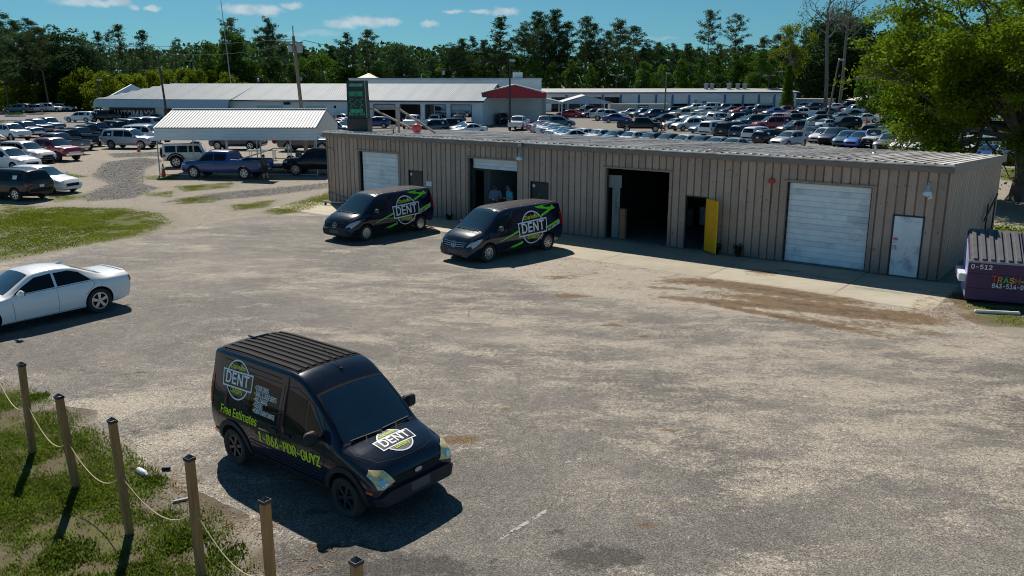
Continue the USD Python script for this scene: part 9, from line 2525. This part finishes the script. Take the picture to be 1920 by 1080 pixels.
def make_trees():
 pines = [pine_kind(101, 22, 0.42, 5.2, 1.05, PINE), pine_kind(102, 24, 0.50, 4.6, 1.0, PINE2), pine_kind(103, 21, 0.36, 5.6, 1.15, PINE), pine_kind(104, 23, 0.52, 4.4, 1.0, PINE2), pine_kind(105, 22, 0.30, 5.0, 1.1, PINE, top_round=0.3)]
 slim = [pine_kind(111, 20, 0.52, 3.0, 0.8, PINE), pine_kind(112, 20, 0.58, 2.6, 0.75, PINE2), pine_kind(113, 20, 0.48, 3.2, 0.7, PINE)]
 flat = [pine_kind(121, 22, 0.66, 4.3, 0.9, PINE2), pine_kind(122, 22, 0.62, 4.6, 0.9, PINE)]
 dense = [leafy_kind(131, 17, 6.0, DARKG, 12000, 0.25, 0.15, 18), leafy_kind(132, 16, 5.4, DARKG, 11000, 0.25, 0.2, 16)]
 leafy = [leafy_kind(141, 12, 4.6, GREEN, 9000, 0.22), leafy_kind(142, 13, 4.0, GREEN, 8500, 0.22, 0.12), leafy_kind(143, 11, 5.0, GREEN, 9500, 0.22, 0.15, 16)]
 lime = [leafy_kind(151, 9, 5.0, YELLOWG, 10000, 0.20, 0.12, 18), leafy_kind(152, 9, 4.4, YELLOWG, 9000, 0.20, 0.10, 15), leafy_kind(153, 8.5, 5.2, YELLOWG, 10000, 0.20, 0.14, 18)]
 tallgreen = [leafy_kind(161, 18, 4.4, GREEN, 12000, 0.23, 0.12, 20), leafy_kind(162, 19, 3.8, GREEN, 11000, 0.23, 0.15, 18)]
 PT, BT = 'pine tree', 'tree'
 plant_row(pines, [(-14, 40), (10, 8, 150, 1.25), (36, 46), (62, 52, 190, 1.2), (88, 46, 195, 1.2), (112, 60)], 'in the dark stand at the far left', 'pine_tree', 'tall dense pine', PT, 'pines at the far left', 185)
 plant_row(dense, [(138, 52, 200, 1.2), (165, 58, 205, 1.1), (186, 78, 200, 0.9)], 'ending the dark stand at far left', 'evergreen_tree', 'broad dark evergreen', BT, 'dark evergreens at the far left', 200)
 plant_row(slim, [(213, 68), (236, 66), (256, 55), (293, 66), (354, 80), (275, 96), (312, 100)], 'between the dark stand and the tall mast', 'pine_tree', 'slim open pine', PT, 'slim pines above the white shop', 225)
 plant_row(lime, [(22, 146), (48, 138), (80, 130), (112, 130), (150, 128), (182, 130), (214, 136), (246, 138), (276, 140)], 'behind the far left parked cars', 'broadleaf_tree', 'yellow-green low tree', BT, 'yellow-green trees at left', 195)
 plant_row(lime, [(302, 134), (332, 130), (360, 128), (392, 130), (420, 134), (447, 138)], 'above the left ridge of the white shop', 'broadleaf_tree', 'yellow-green rounded tree', BT, 'yellow-green trees above the shop', 205)
 plant_row(tallgreen, [(411, 74, 215, 0.8), (447, 52, 212, 0.95), (468, 62, 215, 0.85)], 'around the tall mast', 'broadleaf_tree', 'tall vine-hung green tree', BT, 'vine-hung trees at the mast', 214)
 plant_row(flat, [(455, 46, 220)], 'directly behind the tall mast', 'pine_tree', 'broad-topped pine', PT, 'pines at the mast', 220)
 plant_row(pines, [(517, 44, 215, 0.85), (545, 92, 235), (580, 95, 235), (664, 70, 225, 1.1), (700, 64, 225, 1.25), (635, 94, 235)], 'behind the utility pole and the sign box', 'pine_tree', 'dark pine', PT, 'pines behind the utility pole', 225)
 plant_row(dense, [(757, 83, 225, 1.25), (722, 112, 230), (815, 106, 230, 1.0)], 'above the flat warehouse parapet', 'evergreen_tree', 'rounded dark tree', BT, 'dark trees above the warehouse', 228)
 plant_row(leafy, [(484, 108), (508, 112), (534, 106), (560, 116), (588, 104), (615, 102), (640, 116), (668, 124), (698, 126), (726, 122)], 'along the shop ridge left of the sign box', 'broadleaf_tree', 'mid green tree', BT, 'green trees above the shop ridge', 218)
 plant_row(leafy, [(752, 128), (782, 132), (800, 136, 205), (826, 118), (850, 112), (875, 120), (905, 118), (930, 120)], 'above the warehouse parapet', 'broadleaf_tree', 'mid green bushy tree', BT, 'green trees above the parapet', 222)
 plant_row(pines, [(848, 88), (868, 82), (890, 76), (912, 84), (928, 90), (956, 88)], 'in the dark group above the red canopy', 'pine_tree', 'dense dark pine', PT, 'pines above the red canopy', 228)
 plant_row(slim, [(941, 44, 222, 1.2)], 'standing above the red canopy group', 'pine_tree', 'lone spiry pine', PT, 'spiry pine', 222)
 plant_row(pines, [(985, 52), (1004, 37), (1022, 50), (1040, 34), (1062, 52), (1090, 42), (1112, 55), (1132, 66), (1156, 49), (1184, 58)], 'in the tall wood left of the container', 'pine_tree', 'tall forest pine', PT, 'forest pines left part', 225)
 plant_row(pines, [(1206, 82), (1226, 88), (1252, 88), (1280, 90), (1300, 94), (1336, 88), (1368, 94), (1392, 90), (1412, 78), (1436, 72), (1456, 62)], 'in the lower wood above the right lot', 'pine_tree', 'dark forest pine', PT, 'forest pines right part', 232)
 plant_row(flat, [(1315, 33, 228, 0.95), (1362, 40, 228, 0.9)], 'standing clear above the forest', 'pine_tree', 'flat-topped lone pine', PT, 'lone pines above the forest', 228)
 plant_row(tallgreen, [(970, 104), (1000, 112), (1030, 118), (1066, 108), (1100, 116), (1118, 112), (1146, 124), (1170, 118)], 'below the tall wood left of the container', 'broadleaf_tree', 'green understorey tree', BT, 'understorey trees left part', 212)
 plant_row(tallgreen, [(1200, 112), (1232, 118), (1268, 108), (1300, 106), (1330, 102), (1362, 98, 214, 1.2), (1388, 96), (1408, 92), (1432, 104)], 'at the wood edge above the right lot', 'broadleaf_tree', 'green forest edge tree', BT, 'understorey trees right part', 212)
 plant_row(dense, [(1500, 60, 225, 1.0), (1530, 30, 222, 1.25), (1556, 24, 224, 1.3), (1590, 34, 222, 1.3), (1622, 60, 218, 1.2), (1650, 74, 215, 1.2)], 'in the dark mass behind the bare trunks', 'evergreen_tree', 'towering dark evergreen', BT, 'dark mass behind the bare trunks', 222)
 plant_row(dense, [(1690, 60, 200, 1.3), (1740, 70, 205, 1.3), (1800, 60, 205, 1.3), (1850, 80, 205, 1.3), (1900, 70, 205, 1.3), (1950, 66, 205, 1.3)], 'glimpsed through the big oak crown', 'evergreen_tree', 'dark background evergreen', BT, 'evergreens behind the oak', 203)
 plant_row(tallgreen, [(1612, 92, 150, 0.9), (1646, 58, 130, 1.0), (1684, 34, 120, 1.1), (1730, 22, 118, 1.1)], 'behind the left edge of the big oak', 'broadleaf_tree', 'full green leafy tree', BT, 'leafy trees behind the oak', 120)
 b1 = bare_kind(171, 27, PINE2, 900, 1.0, 0.42, 0.66, -1.2)
 b2 = bare_kind(172, 27, PINE2, 1100, 1.0, 0.38, 0.64, 0.8)
 for (p, h), px, py, lab in ((b1, 1546, 212, 'very tall bare trunk with open twiggy top, left of two'), (b2, 1572, 206, 'very tall bare trunk with open twiggy top, right of two')):
  c = at(px, py)
  copy_of(p, 'tall_trunk_tree', lab, 'tree', None, c, 0.0)
 b3 = bare_kind(173, 19, YELLOWG, 5200, 1.1, 0.34, 0.55, 0.3)
 c = at(1474, 209)
 copy_of(b3[0], 'half_bare_tree', 'half bare yellow-green tree at the right end of the service building', 'tree', None, c, 0.4)
 # ivy up that trunk
 r = np.random.default_rng(9)
 n = 5200
 z = r.uniform(0.1, 9.5, n) ** 1.0
 rad = np.interp(z, [0, 2, 6, 9.5], [1.8, 1.45, 0.9, 0.5]) * np.sqrt(r.random(n))
 a = r.uniform(0, 6.28, n)
 P = np.c_[rad * np.cos(a) + 0.2, rad * np.sin(a), z]
 t = thing('ivy_column', 'bright green ivy column around the half bare tree trunk', 'ivy', loc=c - [0.2, 0, 0])
 obj(t, 'leaves', rand_quads(r, P, 0.17, 0.12), leaf('leaf_ivy', (0.13, 0.25, 0.02), (0.34, 0.46, 0.05), 0.4, 0.5, 0.5))
 obj(t, 'stem', MB().tube([(0.2, 0.36, 0), (0.3, 0.3, 4), (0.2, 0.3, 9)], [0.12, 0.08, 0.03], 6), LOOKS['bark_grey'])
 # bushes in the lot
 c = at(1702, 246)
 t = thing('bush', 'wide rounded green bush on the lane between the right lot rows', 'bush', loc=c)
 n = 15000
 d = r.normal(size=(n, 3))
 d /= np.linalg.norm(d, axis=1, keepdims=True)
 lob = np.array([(-2.3, 0, 0.9, 1.5), (-0.8, 0.3, 1.3, 1.6), (0.9, 0, 1.4, 1.8), (2.4, 0.2, 1.0, 1.6), (3.5, 0, 0.7, 1.0), (-3.4, 0.2, 0.6, 0.9)])
 k = r.integers(0, len(lob), n)
 P = lob[k, :3] + d * (lob[k, 3] * (1 - np.abs(r.normal(0, 0.22, n))))[:, None] * [1, 1, 0.85]
 P = P[(P[:, 2] > 0.05) & (meshkit.fbm(P * 1.4, 3, 2) > 0.42)]
 obj(t, 'foliage', rand_quads(r, P, 0.14, 0.09), GREEN)
 obj(t, 'stem', MB().tube([(0, 0, 0), (0.1, 0, 0.8), (0.6, 0, 1.6)], [0.1, 0.08, 0.03], 6).tube([(0, 0, 0), (-0.6, 0.1, 0.7), (-1.6, 0, 1.3)], [0.08, 0.06, 0.03], 6), LOOKS['bark_grey'])
 c = at(1672, 226)
 t = thing('young_tree', 'slender young tree with sparse foliage left of the wide bush', 'tree', loc=c)
 obj(t, 'trunk', MB().tube([(0, 0, 0), (0.05, 0, 2), (0, 0, 5)], [0.14, 0.11, 0.05], 7), LOOKS['bark_grey'])
 P = np.c_[r.normal(0, 0.9, 3000), r.normal(0, 0.9, 3000), r.uniform(1.8, 6.5, 3000)]
 P = P[meshkit.fbm(P * 0.9, 3, 4) > 0.5]
 obj(t, 'crown', rand_quads(r, P, 0.16, 0.10), YELLOWG)
 c = at(1880, 444)
 t = thing('bush', 'low bright green weed clump behind the purple dumpster', 'bush', loc=c)
 P = np.c_[r.normal(0, 0.6, 1600), r.normal(0, 0.35, 1600), np.abs(r.normal(0.15, 0.18, 1600))]
 obj(t, 'foliage', rand_quads(r, P, 0.06, 0.035), leaf('leaf_lime2', (0.16, 0.26, 0.02), (0.4, 0.48, 0.05), 0.55, 0.6, 0.8))
 obj(t, 'stem', MB().tube([(0, 0, 0), (0.05, 0, 0.3)], [0.02, 0.01], 5), LOOKS['bark_grey'])

 # the far wood that closes the horizon
 n = 90000
 x = r.uniform(-520, 520, n)
 y = 275 + r.uniform(0, 45, n) + 0.0005 * x ** 2
 hmax = 11 + 9 * meshkit.fbm(np.c_[x * 0.03, 0 * x, 0 * x], 4, 3) + 2.5 * meshkit.noise(np.c_[x * 0.25, 0 * x, 0 * x], 5)
 z = hmax * r.random(n) ** 0.7
 v, f = rand_quads(r, np.c_[x, y, z], 0.95, 0.6)
 top('forest', (v, f), leaf('leaf_far', (0.081, 0.158, 0.051), (0.279, 0.405, 0.092), 0.35, 0.5, 0.06), 'dark far wood closing the horizon behind the tree line', 'forest', kind='stuff')


def make_oak():
 """The big spreading tree at the right, close enough for its limbs and leaves to show."""
 r = np.random.default_rng(77)
 c = at(1912, 376)
 t = thing('oak_tree', 'big spreading leafy tree at the right picture edge behind the workshop', 'tree', loc=c)
 mb, tips = MB(), []

 def limb(a, d, L, rad, depth):
  pts = [a]
  p, dd = a.copy(), d.copy()
  for k in range(4):
   dd = dd + r.normal(0, 0.16, 3) + [0, 0, 0.02 if depth > 2 else -0.03]
   dd /= np.linalg.norm(dd)
   p = p + dd * L / 4
   pts.append(p)
   if depth <= 2 and k > 0:
    tips.append(p.copy())
  mb.tube(pts, np.linspace(rad, rad * 0.6, 5), 8 if rad > 0.1 else 5, cap=False)
  if depth == 0:
   tips.append(p)
   return
  for _ in range(3 if depth > 1 else 4):
   e = dd + r.normal(0, 0.62, 3) * [1, 1, 0.6]
   e /= np.linalg.norm(e)
   limb(pts[int(r.integers(2, 5))], e, L * r.uniform(0.55, 0.8), rad * 0.55, depth - 1)
 trunk = [np.array([0, 0, 0.0]), np.array([0.05, 0, 1.4]), np.array([-0.1, 0.1, 3.0]), np.array([-0.2, 0, 4.4])]
 mb.tube(trunk, [0.62, 0.48, 0.42, 0.40], 14)
 mb.tube([(0, 0, -0.1), (0, 0, 0.35)], [0.85, 0.55], 14)
 for a, up, L in ((180, 0.30, 4.6), (205, 0.5, 4.2), (150, 0.45, 4.4), (230, 0.25, 3.8), (120, 0.6, 3.8), (275, 0.55, 3.2), (330, 0.5, 3.6), (30, 0.5, 3.8), (80, 0.7, 3.4), (190, 0.95, 5.2), (10, 1.2, 5.0), (165, 0.2, 4.2), (250, 0.2, 3.4), (170, 1.1, 5.4), (150, 0.8, 5.0), (215, 1.0, 5.0), (120, 1.3, 5.0)):
  ar = math.radians(a)
  d = np.array([math.cos(ar), math.sin(ar), up])
  z = r.uniform(2.9, 4.4)
  limb(np.array([-0.1, 0.05, z]), d / np.linalg.norm(d), L * 0.95, 0.21, 3)
 tips = np.array(tips)
 keep = (tips[:, 2] > 1.2) & ~((tips[:, 2] < 3.4) & (tips[:, 0] > -5) & (r.random(len(tips)) < 0.7))
 tips = tips[keep]
 obj(t, 'trunk', mb, M('bark_oak', (0.085, 0.072, 0.062), 0.9, var=0.4, scale=4, bump=0.4, bscale=12))
 n_per = 54
 C = np.repeat(tips, n_per, 0) + r.normal(0, 1, (len(tips) * n_per, 3)) * [0.34, 0.34, 0.17]
 big = meshkit.fbm(C * 0.55, 3, 8)
 C = C[(big > 0.40) & (C[:, 2] > 1.0)]
 C[:, 2] -= 0.12 * r.random(len(C))
 v, f = rand_quads(r, C, 0.088, 0.06, 0.6)
 obj(t, 'crown', (v, f), OAKL)
 print('oak tips', len(tips), 'leaves', len(C), C.min(0), C.max(0))


make_trees()
make_oak()
